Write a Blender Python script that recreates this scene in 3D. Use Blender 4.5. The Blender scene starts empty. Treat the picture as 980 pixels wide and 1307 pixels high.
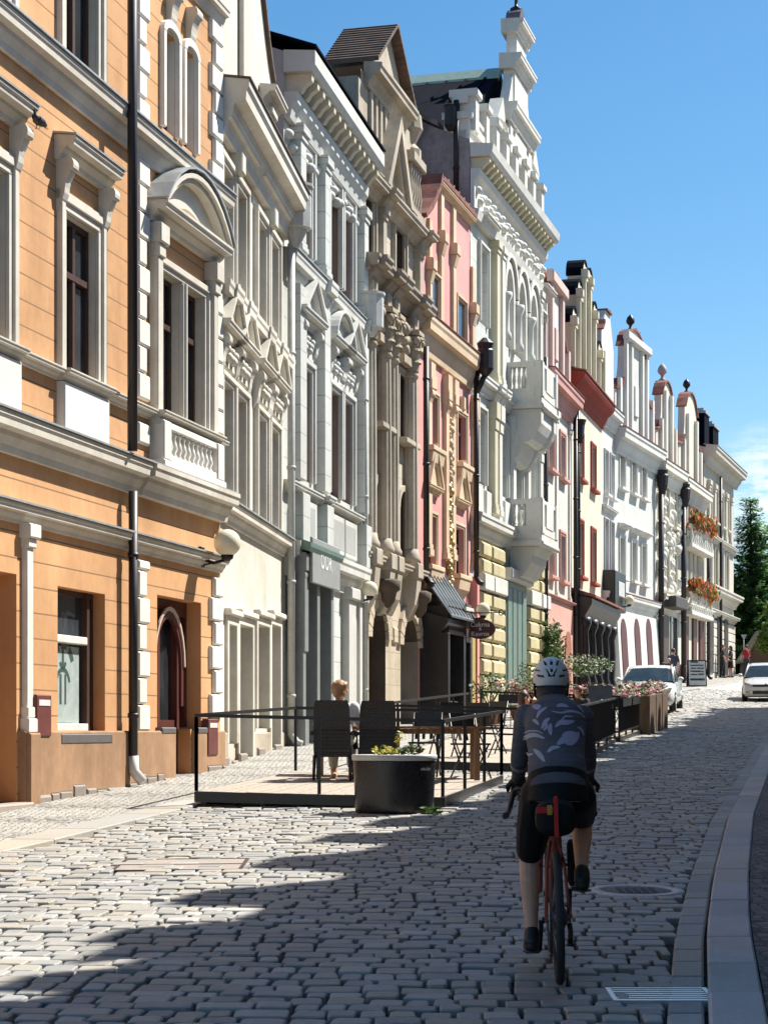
import bpy, bmesh, math, random
from mathutils import Vector, Matrix
random.seed(7)
R = math.radians
S = bpy.context.scene
COL = S.collection
FPX, CX, HY, EYE = 2450.0, 490.0, 932.0, 1.68      # lens in photo pixels, principal column, horizon row, eye height

# ------------------------------------------------------------------ materials
MATS = {}
def nd(nt, typ, **kw):
    n = nt.nodes.new(typ)
    for k, v in kw.items():
        if k.startswith('i_'): n.inputs[k[2:].replace('_', ' ')].default_value = v
        else: setattr(n, k, v)
    return n
def base_mat(name, rough=0.6, metallic=0.0, spec=0.5):
    m = bpy.data.materials.new(name); m.use_nodes = True
    nt = m.node_tree; b = nt.nodes['Principled BSDF']
    b.inputs['Roughness'].default_value = rough
    b.inputs['Metallic'].default_value = metallic
    b.inputs['Specular IOR Level'].default_value = spec
    return m, nt, b
def c4(c): return (c[0], c[1], c[2], 1.0)
def ramp(nt, fac, c0, c1, p0=0.0, p1=1.0):
    r = nt.nodes.new('ShaderNodeValToRGB')
    r.color_ramp.elements[0].position = p0; r.color_ramp.elements[1].position = p1
    r.color_ramp.elements[0].color = c4(c0); r.color_ramp.elements[1].color = c4(c1)
    nt.links.new(fac, r.inputs[0]); return r
def mixc(nt, fac, a, b, mode='MIX'):
    m = nt.nodes.new('ShaderNodeMix'); m.data_type = 'RGBA'; m.blend_type = mode
    for sock, v in ((m.inputs[0], fac), (m.inputs[6], a), (m.inputs[7], b)):
        if hasattr(v, 'node'): nt.links.new(v, sock)
        elif isinstance(v, (int, float)): sock.default_value = v
        else: sock.default_value = c4(v)
    return m.outputs[2]
def mth(nt, op, a, b=None):
    m = nt.nodes.new('ShaderNodeMath'); m.operation = op
    for i, v in enumerate((a, b)):
        if v is None: continue
        if hasattr(v, 'node'): nt.links.new(v, m.inputs[i])
        else: m.inputs[i].default_value = v
    return m.outputs[0]
def wpos(nt):
    return nt.nodes.new('ShaderNodeNewGeometry').outputs['Position']
def noise(nt, vec, scale, detail=4.0, rough=0.6):
    n = nt.nodes.new('ShaderNodeTexNoise'); n.inputs['Scale'].default_value = scale
    n.inputs['Detail'].default_value = detail; n.inputs['Roughness'].default_value = rough
    if vec is not None: nt.links.new(vec, n.inputs['Vector'])
    return n
def mapping(nt, vec, scale=(1, 1, 1), rot=(0, 0, 0)):
    m = nt.nodes.new('ShaderNodeMapping'); m.inputs['Scale'].default_value = scale; m.inputs['Rotation'].default_value = rot
    nt.links.new(vec, m.inputs['Vector']); return m.outputs[0]
def bump(nt, b, height, strength=0.3, dist=0.02):
    n = nt.nodes.new('ShaderNodeBump'); n.inputs['Strength'].default_value = strength; n.inputs['Distance'].default_value = dist
    nt.links.new(height, n.inputs['Height']); nt.links.new(n.outputs[0], b.inputs['Normal']); return n

def stucco(name, col, groove=0.0, gz=0.0, dirt=0.35, rough=0.85, gdark=0.42, vert=0.0):
    """painted render: blotches, rain streaks and (groove>0) horizontal rustication joints every `groove` metres"""
    if name in MATS: return MATS[name]
    m, nt, b = base_mat(name, rough, 0, 0.25); col = tuple(min(.78, c_ * 1.14) for c_ in col)
    P = wpos(nt)
    n1 = noise(nt, P, 0.55, 5, 0.62); n2 = noise(nt, P, 7.0, 5, 0.65)
    st = noise(nt, mapping(nt, P, (1.7, 1.7, 0.30)), 1.0, 6, 0.72)
    dk = tuple(c * (1 - dirt) * f for c, f in zip(col, (1.0, 0.97, 0.93)))
    lt = tuple(min(1, c * (1 + dirt * .22)) for c in col)
    f = mth(nt, 'ADD', mth(nt, 'MULTIPLY', n1.outputs[0], .5), mth(nt, 'ADD', mth(nt, 'MULTIPLY', st.outputs[0], .33), mth(nt, 'MULTIPLY', n2.outputs[0], .17)))
    c = ramp(nt, f, dk, lt, .37, .62).outputs[0]
    h = mth(nt, 'MULTIPLY', noise(nt, P, 60, 3).outputs[0], .25)
    h = mth(nt, 'ADD', h, mth(nt, 'MULTIPLY', n2.outputs[0], .5))
    if groove > 0:
        sp = nt.nodes.new('ShaderNodeSeparateXYZ'); nt.links.new(P, sp.inputs[0])
        fr = mth(nt, 'FRACT', mth(nt, 'DIVIDE', mth(nt, 'ADD', sp.outputs[2], 100.0 * groove - gz), groove))
        g = mth(nt, 'LESS_THAN', fr, .018 / groove)
        c = mixc(nt, g, c, tuple(x * gdark for x in col))
        h = mth(nt, 'SUBTRACT', h, mth(nt, 'MULTIPLY', g, 2.0))
    nt.links.new(c, b.inputs['Base Color'])
    bump(nt, b, h, .35, .012)
    MATS[name] = m; return m
def plain(name, col, rough=0.5, metallic=0.0, var=0.12, spec=0.5, scale=6.0, coat=0.0):
    if name in MATS: return MATS[name]
    m, nt, b = base_mat(name, rough, metallic, spec)
    tc = nt.nodes.new('ShaderNodeTexCoord').outputs['Object']
    n = noise(nt, tc, scale, 4)
    c = ramp(nt, n.outputs[0], tuple(x * (1 - var) for x in col), tuple(min(1, x * (1 + var)) for x in col), .3, .7)
    nt.links.new(c.outputs[0], b.inputs['Base Color'])
    rr = nt.nodes.new('ShaderNodeMapRange'); rr.inputs[3].default_value = max(0, rough - .08); rr.inputs[4].default_value = min(1, rough + .08)
    nt.links.new(n.outputs[0], rr.inputs[0]); nt.links.new(rr.outputs[0], b.inputs['Roughness'])
    if coat: b.inputs['Coat Weight'].default_value = coat; b.inputs['Coat Roughness'].default_value = .04
    MATS[name] = m; return m
def glass_mat(name, tint=(.018, .02, .022), rough=.05):
    if name in MATS: return MATS[name]
    m, nt, b = base_mat(name, rough, 0, .7)
    P = wpos(nt)
    n = noise(nt, P, .8, 3)
    c = ramp(nt, n.outputs[0], tuple(t * .6 for t in tint), tuple(t * 1.8 for t in tint), .35, .65)
    nt.links.new(c.outputs[0], b.inputs['Base Color'])
    bump(nt, b, noise(nt, P, 1.7, 2).outputs[0], .06, .05)
    MATS[name] = m; return m
def wood(name, col, rough=.5, scale=(14, 14, 1.2)):
    if name in MATS: return MATS[name]
    m, nt, b = base_mat(name, rough)
    tc = nt.nodes.new('ShaderNodeTexCoord').outputs['Object']
    n = noise(nt, mapping(nt, tc, scale), 1.5, 6)
    c = ramp(nt, n.outputs[0], tuple(x * .6 for x in col), tuple(x * 1.35 for x in col), .3, .7)
    nt.links.new(c.outputs[0], b.inputs['Base Color']); bump(nt, b, n.outputs[0], .2, .005)
    MATS[name] = m; return m
def leaf_mat(name, c0, c1, transl=.25):
    if name in MATS: return MATS[name]
    m, nt, b = base_mat(name, .5, 0, .3)
    g = nt.nodes.new('ShaderNodeNewGeometry')
    c = ramp(nt, g.outputs['Random Per Island'], c0, c1, 0, 1)
    nt.links.new(c.outputs[0], b.inputs['Base Color'])
    t = nt.nodes.new('ShaderNodeBsdfTranslucent'); nt.links.new(c.outputs[0], t.inputs[0])
    mx = nt.nodes.new('ShaderNodeMixShader'); mx.inputs[0].default_value = transl
    nt.links.new(b.outputs[0], mx.inputs[1]); nt.links.new(t.outputs[0], mx.inputs[2])
    nt.links.new(mx.outputs[0], nt.nodes['Material Output'].inputs[0])
    MATS[name] = m; return m
def stone_setts(name, c0, c1, rough=.62):
    m, nt, b = base_mat(name, rough, 0, .45)
    P = wpos(nt); g = nt.nodes.new('ShaderNodeNewGeometry')
    rp = ramp(nt, g.outputs['Random Per Island'], c0, c1, 0, 1); isl = rp.outputs[0]
    for p_, f_ in ((.22, (.86, .90, .98)), (.45, (1.12, 1.03, .88)), (.68, (.80, .80, .80)), (.85, (1.05, 1.08, 1.1))):
        e_ = rp.color_ramp.elements.new(p_); e_.color = c4(tuple((a_ + b_) / 2 * k_ for a_, b_, k_ in zip(c0, c1, f_)))
    n = noise(nt, P, 22, 5, .7); n2 = noise(nt, P, 1.1, 4, .6)
    c = mixc(nt, mth(nt, 'MULTIPLY', n.outputs[0], .55), isl, tuple(x * .55 for x in c0))
    c = mixc(nt, ramp(nt, n2.outputs[0], (0, 0, 0), (1, 1, 1), .42, .75).outputs[0], c, mixc(nt, .45, c, (.30, .27, .215)))
    nt.links.new(c, b.inputs['Base Color'])
    rr = nt.nodes.new('ShaderNodeMapRange'); rr.inputs[3].default_value = rough - .14; rr.inputs[4].default_value = rough + .16
    nt.links.new(n.outputs[0], rr.inputs[0]); nt.links.new(rr.outputs[0], b.inputs['Roughness'])
    bump(nt, b, n.outputs[0], .45, .01)
    return m
def mosaic(name, c0, c1, cell=.07, joint=(.10, .095, .085)):
    """small paving stones: voronoi cells with dark joints"""
    m, nt, b = base_mat(name, .8, 0, .3)
    P = wpos(nt)
    v = nt.nodes.new('ShaderNodeTexVoronoi'); v.inputs['Scale'].default_value = 1 / cell; v.inputs['Randomness'].default_value = .55
    e = nt.nodes.new('ShaderNodeTexVoronoi'); e.feature = 'DISTANCE_TO_EDGE'; e.inputs['Scale'].default_value = 1 / cell; e.inputs['Randomness'].default_value = .55
    nt.links.new(P, v.inputs['Vector']); nt.links.new(P, e.inputs['Vector'])
    sp = nt.nodes.new('ShaderNodeSeparateColor'); nt.links.new(v.outputs['Color'], sp.inputs[0])
    c = ramp(nt, sp.outputs[0], c0, c1).outputs[0]
    big = noise(nt, P, .8, 5)
    c = mixc(nt, ramp(nt, big.outputs[0], (0, 0, 0), (.5, .5, .5), .45, .75).outputs[0], c, tuple(x * .6 for x in c0))
    ed = ramp(nt, e.outputs['Distance'], (0, 0, 0), (1, 1, 1), .02, .12).outputs[0]
    c = mixc(nt, ed, joint, c)
    nt.links.new(c, b.inputs['Base Color']); bump(nt, b, ed, .5, .012)
    return m
def granite(name, c, rough=.7):
    if name in MATS: return MATS[name]
    m, nt, b = base_mat(name, rough, 0, .4)
    P = wpos(nt); n = noise(nt, P, 90, 4, .8); n2 = noise(nt, P, 3, 5)
    cc = ramp(nt, n.outputs[0], tuple(x * .6 for x in c), tuple(x * 1.25 for x in c), .35, .65).outputs[0]
    cc = mixc(nt, mth(nt, 'MULTIPLY', n2.outputs[0], .4), cc, tuple(x * .55 for x in c))
    nt.links.new(cc, b.inputs['Base Color']); bump(nt, b, n.outputs[0], .2, .004)
    MATS[name] = m; return m

M = {}
def mk():
    M['trim'] = stucco('trim_stone', (.55, .52, .45), dirt=.3)
    M['trim_w'] = stucco('trim_white', (.64, .625, .575), dirt=.22)
    M['glass'] = glass_mat('window_glass')
    M['glass_sky'] = glass_mat('window_glass_clean', (.03, .035, .04), .02)
    M['glass_net'] = glass_mat('window_glass_net_curtain', (.10, .095, .085), .06)
    M['glass_warm'] = glass_mat('window_glass_warm_room', (.045, .03, .02), .04)
    M['curtain'] = plain('curtain_behind_glass', (.42, .38, .33), .3, spec=.8, var=.2)
    M['brown'] = wood('window_wood_brown', (.06, .028, .018))
    M['wine'] = wood('window_wood_wine', (.095, .022, .016))
    M['white'] = plain('window_paint_white', (.62, .61, .57), .45)
    M['grey_wood'] = plain('window_paint_grey', (.26, .26, .25), .5)
    M['black'] = plain('black_painted_metal', (.012, .012, .013), .38, .0, .25)
    M['blackpipe'] = plain('downpipe_dark', (.014, .010, .012), .5, .0, .3)
    M['zinc'] = plain('zinc_sheet', (.36, .37, .37), .5, .35, .15)
    M['pipe_grey'] = plain('downpipe_grey_paint', (.40, .40, .375), .6, 0, .12)
    M['darkroof'] = plain('dark_sheet_roof', (.004, .006, .012), .85, .0, .3, spec=.04, scale=1.5)
    M['green_copper'] = plain('copper_green_sheet', (.12, .19, .16), .5, .2, .25)
    M['tile'] = plain('roof_tile_red', (.19, .062, .04), .8, 0, .5, scale=3.0)
    M['tile_brown'] = plain('roof_tile_brown', (.10, .066, .05), .8, 0, .4, scale=3.0)
    M['iron'] = plain('wrought_iron', (.02, .019, .02), .45, .4)
    M['globe'] = plain('lamp_globe_milk_glass', (.78, .72, .52), .12, 0, .05, spec=.6)
    M['stoneplinth'] = granite('rough_plinth_stone', (.27, .23, .19))
    M['gold'] = plain('stucco_gilded', (.55, .40, .16), .45, .3)
    M['leaf'] = leaf_mat('leaves_green', (.03, .075, .015), (.10, .19, .04))
    M['leaf_d'] = leaf_mat('leaves_dark', (.012, .035, .012), (.045, .10, .03))
    M['fl_pink'] = leaf_mat('petals_pink', (.45, .12, .16), (.65, .35, .36))
    M['fl_org'] = leaf_mat('petals_orange_red', (.42, .05, .02), (.62, .22, .03))
    M['fl_white'] = leaf_mat('petals_white', (.6, .58, .5), (.75, .73, .68))
    M['fl_yel'] = leaf_mat('petals_yellow', (.55, .48, .03), (.68, .62, .25))
    M['skin'] = plain('skin', (.58, .32, .22), .5, 0, .08, scale=12)
    M['teakgrey'] = wood('deck_boards_weathered', (.36, .31, .25), .75)
    M['table_wood'] = wood('table_wood', (.22, .12, .06), .55)
    m, nt, b = base_mat('dark_woven_rattan', .5); tc = nt.nodes.new('ShaderNodeTexCoord').outputs['Object']; hs_ = []
    for d in ('X', 'Z'):
        w = nt.nodes.new('ShaderNodeTexWave'); w.bands_direction = d; w.inputs['Scale'].default_value = 12; w.inputs['Distortion'].default_value = .6; nt.links.new(tc, w.inputs['Vector']); hs_.append(w.outputs['Fac'])
    hh = mth(nt, 'MULTIPLY', hs_[0], hs_[1]); nt.links.new(ramp(nt, hh, (.006, .006, .008), (.05, .05, .056), .1, .8).outputs[0], b.inputs['Base Color']); bump(nt, b, hh, .8, .01); M['wicker'] = m
mk()

# ------------------------------------------------------------------ mesh builder
class MB:
    def __init__(s, tf=None):
        s.v = []; s.f = []; s.mi = []; s.tf = tf or (lambda u, v, w: Vector((u, v, w))); s.m = 0; s.sm = []; s.smooth = False
    def p(s, u, v, w): s.v.append(s.tf(u, v, w)); return len(s.v) - 1
    def face(s, idx): s.f.append(idx); s.mi.append(s.m); s.sm.append(s.smooth)
    def quad(s, *pts): s.face([s.p(*q) for q in pts])
    def box(s, u0, u1, v0, v1, w0, w1):
        a = [s.p(u, v, w) for w in (w0, w1) for v in (v0, v1) for u in (u0, u1)]
        for q in ((0, 2, 3, 1), (4, 5, 7, 6), (0, 1, 5, 4), (2, 6, 7, 3), (0, 4, 6, 2), (1, 3, 7, 5)): s.face([a[i] for i in q])
        return s
    def bbox(s, u0, u1, v0, v1, w0, w1, b=.012):
        """box with a chamfered front (v1) face"""
        a = [s.p(u, v0, w) for u, w in ((u0, w0), (u1, w0), (u1, w1), (u0, w1))]
        c = [s.p(u, v1 - b, w) for u, w in ((u0, w0), (u1, w0), (u1, w1), (u0, w1))]
        d = [s.p(u, v1, w) for u, w in ((u0 + b, w0 + b), (u1 - b, w0 + b), (u1 - b, w1 - b), (u0 + b, w1 - b))]
        for i in range(4):
            j = (i + 1) % 4
            s.face([a[i], a[j], c[j], c[i]]); s.face([c[i], c[j], d[j], d[i]])
        s.face(d); s.face(a[::-1]); return s
    def prof(s, pl, u0, u1):
        """polygon pl of (v,w) swept along u"""
        a = [s.p(u0, v, w) for v, w in pl]; b = [s.p(u1, v, w) for v, w in pl]; n = len(pl)
        for i in range(n): j = (i + 1) % n; s.face([a[i], a[j], b[j], b[i]])
        s.face(a[::-1]); s.face(b); return s
    def prism(s, pl, v0, v1):
        """polygon pl of (u,w) swept along v"""
        a = [s.p(u, v0, w) for u, w in pl]; b = [s.p(u, v1, w) for u, w in pl]; n = len(pl)
        for i in range(n): j = (i + 1) % n; s.face([a[i], a[j], b[j], b[i]])
        s.face(a[::-1]); s.face(b); return s
    def lathe(s, u, v, prof, n=12, smooth=True, arc=None, su=1.0, sv=1.0):
        k0 = s.smooth; s.smooth = smooth; rings = []
        for r, w in prof:
            rings.append([s.p(u + su * r * math.cos(2 * math.pi * i / n), v + sv * r * math.sin(2 * math.pi * i / n), w) for i in range(n)])
        for a, b in zip(rings, rings[1:]):
            for i in range(n): j = (i + 1) % n; s.face([a[i], a[j], b[j], b[i]])
        s.smooth = False; s.face(rings[0][::-1]); s.face(rings[-1]); s.smooth = k0; return s
    def ball(s, u, v, w, r, n=12, m=8, sw=1.0):
        return s.lathe(u, v, [(max(.001, r * math.sin(math.pi * i / m)), w - r * sw * math.cos(math.pi * i / m)) for i in range(m + 1)], n)
    def tube(s, pts, r, n=8, caps=True):
        pts = [Vector(q) for q in pts]; k0 = s.smooth; s.smooth = True; rings = []
        rr = r if isinstance(r, (list, tuple)) else [r] * len(pts)
        up = Vector((0, 0, 1)); prev = None
        for i, q in enumerate(pts):
            d = (pts[min(i + 1, len(pts) - 1)] - pts[max(i - 1, 0)]).normalized()
            if prev is None:
                x = d.cross(up) if abs(d.dot(up)) < .95 else d.cross(Vector((1, 0, 0)))
            else: x = prev - d * prev.dot(d)
            x.normalize(); y = d.cross(x); prev = x
            rings.append([s.p(*(q + (x * math.cos(2 * math.pi * k / n) + y * math.sin(2 * math.pi * k / n)) * rr[i])) for k in range(n)])
        for a, b in zip(rings, rings[1:]):
            for i in range(n): j = (i + 1) % n; s.face([a[i], a[j], b[j], b[i]])
        s.smooth = False
        if caps: s.face(rings[0][::-1]); s.face(rings[-1])
        s.smooth = k0; return s
    def build(s, name, mat, parent=None, loc=None, recalc=True):
        o_loc = Vector(loc) if loc is not None else (Vector(parent['_base']) if parent is not None and '_base' in parent else Vector((0, 0, 0)))
        me = bpy.data.meshes.new(name)
        me.from_pydata([tuple(q - o_loc) for q in s.v], [], s.f)
        mats = mat if isinstance(mat, (list, tuple)) else [mat]
        for m in mats: me.materials.append(m)
        me.polygons.foreach_set('material_index', s.mi)
        me.polygons.foreach_set('use_smooth', s.sm)
        if recalc:
            bm = bmesh.new(); bm.from_mesh(me); bmesh.ops.recalc_face_normals(bm, faces=bm.faces); bm.to_mesh(me); bm.free()
        me.update()
        o = bpy.data.objects.new(name, me); COL.objects.link(o)
        if parent is not None:
            o.parent = parent; o['_base'] = tuple(o_loc)
        else: o.location = o_loc
        return o
def thing(name, label, cat, loc, group=None, rotz=0.0, local=False):
    o = bpy.data.objects.new(name, None); COL.objects.link(o); o.location = loc; o.rotation_euler = (0, 0, rotz)
    o.empty_display_size = .2
    o['label'] = label; o['category'] = cat; o['_base'] = (0.0, 0.0, 0.0) if (local or rotz) else tuple(float(q) for q in loc)
    if group: o['group'] = group
    return o
def tag(o, label=None, cat=None, group=None, kind=None):
    for k, v in (('label', label), ('category', cat), ('group', group), ('kind', kind)):
        if v: o[k] = v
    return o
def sub(o, parent):
    """parent a mesh built relative to the same base below another part"""
    o.parent = parent; return o
def lerpk(k, x):
    if x <= k[0][0]: (a, p), (b, q) = k[0], k[1]
    elif x >= k[-1][0]: (a, p), (b, q) = k[-2], k[-1]
    else:
        for (a, p), (b, q) in zip(k, k[1:]):
            if a <= x <= b: break
    return p + (q - p) * (x - a) / (b - a)

# ------------------------------------------------------------------ levels of the street
KS = [(-40, -1.4), (0, -.02), (18, .62), (22, .80), (25.5, .94), (32, 1.23), (36, 1.40), (48, 1.85), (63, 2.45), (77, 3.12), (92, 3.95), (108, 4.75), (140, 6.0), (200, 7.5), (420, 9.0)]
KR = [(-40, -1.4), (0, 0), (10, .35), (20, .72), (40, 1.45), (62.8, 2.2), (76.6, 2.88), (92, 3.75), (108, 4.6), (140, 5.9), (200, 7.4), (420, 8.9)]
def zs(Y): return lerpk(KS, Y)
def zr(Y): return lerpk(KR, Y)

class Fac:
    """a facade plane: starts at P, runs in plan direction (m,1); u along it, v out to the street, w = world height"""
    def __init__(s, P, m, x1=None, L=None):
        s.P = Vector((P[0], P[1])); k = math.hypot(m, 1); s.t = Vector((m / k, 1 / k)); s.n = Vector((1 / k, -m / k)); s.m = m
        s.L = L if L else s.u(x1)
        s.ops = []
        e = s.P + s.t * s.L; s.E = (e.x, e.y)
    def u(s, x, d=0.0):
        p = (x - CX) / FPX
        return (p * (s.P.y + s.n.y * d) - (s.P.x + s.n.x * d)) / (s.t.x - p * s.t.y)
    def Y(s, x, d=0.0): return s.P.y + s.t.y * s.u(x, d) + s.n.y * d
    def z(s, x, y, d=0.0): return EYE + (HY - y) / FPX * s.Y(x, d)
    def tf(s, u, v, w): return Vector((s.P.x + s.t.x * u + s.n.x * v, s.P.y + s.t.y * u + s.n.y * v, w))
    def mb(s): return MB(s.tf)
    def base(s): c = s.tf(s.L / 2, 0, 0); return (c.x, c.y, zs(c.y))
# ------------------------------------------------------------------ camera, sun, sky
cam_d = bpy.data.cameras.new('camera'); cam = bpy.data.objects.new('camera', cam_d); COL.objects.link(cam)
cam.location = (0, 0, EYE); cam.rotation_euler = (R(90), 0, 0)
cam_d.sensor_fit = 'HORIZONTAL'; cam_d.sensor_width = 36.0; cam_d.lens = 36.0 * FPX / 980.0
cam_d.shift_y = (HY - 653.5) / 1307.0 if False else (HY - 653.5) / 980.0
cam_d.clip_start = .1; cam_d.clip_end = 2000
S.camera = cam
SUN = Vector((.539, .323, .778)).normalized()
sl = bpy.data.lights.new('sun', 'SUN'); sl.energy = 5.0; sl.angle = R(.53); sl.color = (1.0, .955, .88)
so = bpy.data.objects.new('sun', sl); COL.objects.link(so); so.location = (30, 0, 60)
so.rotation_euler = (-SUN).to_track_quat('-Z', 'Y').to_euler()
W = bpy.data.worlds.new('World'); S.world = W; W.use_nodes = True
nt = W.node_tree; bg = nt.nodes['Background']
sky = nt.nodes.new('ShaderNodeTexSky'); sky.sky_type = 'NISHITA'; sky.sun_disc = False
sky.sun_elevation = math.asin(SUN.z); sky.sun_rotation = math.atan2(SUN.x, SUN.y)
sky.air_density = 1.0; sky.dust_density = .6; sky.ozone_density = 2.2; sky.altitude = 200
hs = nt.nodes.new('ShaderNodeHueSaturation'); hs.inputs['Saturation'].default_value = 1.32; hs.inputs['Hue'].default_value = .493
nt.links.new(sky.outputs[0], hs.inputs['Color'])
# thin fair-weather cloud low over the far end of the street, far from anything near
tcw = nt.nodes.new('ShaderNodeTexCoord').outputs['Generated']
mpw = nt.nodes.new('ShaderNodeMapping'); mpw.inputs['Scale'].default_value = (7, 7, 26); mpw.inputs['Location'].default_value = (.35, 0, .1); nt.links.new(tcw, mpw.inputs['Vector']); cn = noise(nt, mpw.outputs[0], 1.35, 7, .6)
cl = ramp(nt, cn.outputs[0], (0, 0, 0), (1, 1, 1), .47, .68)
spw = nt.nodes.new('ShaderNodeSeparateXYZ'); nt.links.new(tcw, spw.inputs[0])
lo = nt.nodes.new('ShaderNodeMapRange'); lo.inputs[1].default_value = .155; lo.inputs[2].default_value = .10; nt.links.new(spw.outputs[2], lo.inputs[0])
vd = nt.nodes.new('ShaderNodeVectorMath'); vd.operation = 'DISTANCE'; vd.inputs[1].default_value = (.1965, .972, .124); nt.links.new(tcw, vd.inputs[0])
near = nt.nodes.new('ShaderNodeMapRange'); near.inputs[1].default_value = .035; near.inputs[2].default_value = .008; nt.links.new(vd.outputs['Value'], near.inputs[0])
wisp = ramp(nt, noise(nt, mapping(nt, tcw, (20, 20, 75)), 2.0, 6, .6).outputs[0], (0, 0, 0), (1, 1, 1), .38, .62)
cm = mth(nt, 'MAXIMUM', mth(nt, 'MULTIPLY', cl.outputs[0], lo.outputs[0]), mth(nt, 'MULTIPLY', near.outputs[0], wisp.outputs[0]))
mx = mixc(nt, mth(nt, 'MULTIPLY', cm, .75), hs.outputs[0], (9.0, 9.0, 9.2))
nt.links.new(mx, bg.inputs['Color']); bg.inputs['Strength'].default_value = .072
S.view_settings.view_transform = 'Standard'; S.view_settings.look = 'None'; S.view_settings.exposure = 1.04; S.view_settings.gamma = 1
S.view_settings.use_curve_mapping = False
S.cycles.max_bounces = 8; S.cycles.diffuse_bounces = 4; S.cycles.glossy_bounces = 3; S.cycles.use_denoising = True
S.cycles.sample_clamp_indirect = 6

# ------------------------------------------------------------------ plan of the house row (left side of the street)
def pt(x, Y): return ((x - CX) / FPX * Y, Y)
A1 = pt(170, 25.5)
mB1 = .25
P1 = (A1[0] - mB1 * 14.0, A1[1] - 14.0)
F1 = Fac(P1, mB1, x1=281)
F2 = Fac((F1.E[0] - .06, F1.E[1] + .0), .105, x1=362)
F3 = Fac(F2.E, .198, x1=456)
F4 = Fac(F3.E, .253, x1=533)
F5 = Fac(F4.E, .28, x1=600)
F6 = Fac(F5.E, .28, x1=689)
F7 = Fac(F6.E, .26, x1=728)
F8 = Fac(F7.E, .26, x1=768)
F9 = Fac(F8.E, .30, x1=784)
F10 = Fac(F9.E, .38, x1=837)
F11 = Fac(F10.E, .36, x1=866)
F12 = Fac(F11.E, .34, x1=898)
F13 = Fac(F12.E, .33, x1=936)
FACS = [F1, F2, F3, F4, F5, F6, F7, F8, F9, F10, F11, F12, F13]
XF = [(-40, F1.P.x - mB1 * 51.5)] + [(f.P.y, f.P.x) for f in FACS] + [(F13.E[1], F13.E[0]), (F13.E[1] + 60, F13.E[0] + 22)]
XF.sort()
for i, f in enumerate(FACS): print('FAC', i + 1, 'P', tuple(round(q, 2) for q in f.P), 'L', round(f.L, 2))
def xf(Y): return lerpk(XF, Y)
def xk(Y):                       # left kerb line
    w = lerpk([(0, 2.05), (30, 2.1), (45, 2.3), (60, 2.4), (110, 2.6)], Y)
    return xf(Y) + w
KRT = [(-20, -3.2), (0, .1), (8.93, 1.51), (11.66, 1.96), (14.5, 2.49), (20.2, 3.63), (26.8, 5.09), (38, 7.6), (55, 11.4), (77, 17.4), (110, 26.5), (170, 44)]
def xr(Y): return lerpk(KRT, Y)  # right kerb line
def gz(X, Y):
    a = zs(Y); b = zr(Y); t = min(1, max(0, (X - xk(Y)) / 3.5)); t = t * t * (3 - 2 * t)
    return a + (b - a) * t

M['joint'] = stucco('sett_joint_earth', (.055, .052, .044), dirt=.5, rough=.95)
M['setts'] = stone_setts('granite_setts', (.26, .257, .24), (.50, .487, .45))
M['mosaic_l'] = mosaic('pavement_small_stones', (.32, .305, .27), (.46, .44, .395), .075)
M['mosaic_r'] = mosaic('pavement_dark_stones', (.10, .105, .11), (.19, .19, .195), .10, (.05, .05, .05))
M['kerb'] = stone_setts('kerb_granite', (.45, .455, .46), (.58, .58, .575), .7)
M['slab'] = stone_setts('pavement_slabs', (.34, .325, .29), (.44, .425, .39), .75)
def strip(name, xa, xb, ys, dz, mat, nx=6):
    mb = MB(); rows = []
    for Y in ys:
        a, b = xa(Y), xb(Y); rows.append([mb.p(a + (b - a) * i / nx, Y, gz(a + (b - a) * i / nx, Y) + dz) for i in range(nx + 1)])
    for p, q in zip(rows, rows[1:]):
        for i in range(nx): mb.face([p[i], p[i + 1], q[i + 1], q[i]])
    o = mb.build(name, mat, recalc=False); tag(o, kind='structure'); return o
YS = [y * 1.0 for y in range(-30, 130)] + [130 + 10 * i for i in range(29)]
XS = [-150, -80, -40, -20] + [-12 + i for i in range(52)] + [45, 55, 80, 120, 220]
mb = MB(); rows = [[mb.p(X, Y, gz(X, Y) - .11) for X in XS] for Y in YS]
for p, q in zip(rows, rows[1:]):
    for i in range(len(XS) - 1): mb.face([p[i], p[i + 1], q[i + 1], q[i]])
tag(mb.build('ground', M['joint'], recalc=False), kind='structure')
strip('pavement_left', lambda Y: xf(Y) - .6, lambda Y: xk(Y) - .42, [y * .5 for y in range(-40, 260)], .012, M['mosaic_l'])
strip('pavement_right', lambda Y: xr(Y) + .27, lambda Y: xr(Y) + 9, YS[:190], .07, M['mosaic_r'])
# far road surface, past the individually laid setts
M['setts_far'] = mosaic('setts_far', (.42, .41, .375), (.56, .545, .505), .2, (.2, .19, .17))
strip('road_far', lambda Y: xk(Y) - .1, lambda Y: xr(Y) + .1, [83.5 + i for i in range(90)], -.006, M['setts_far'], 40)
strip('road_bed', lambda Y: xk(Y) - .2, lambda Y: xr(Y) + .2, [y * 1.0 for y in range(-10, 86)], -.05, M['joint'], 40)
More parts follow.
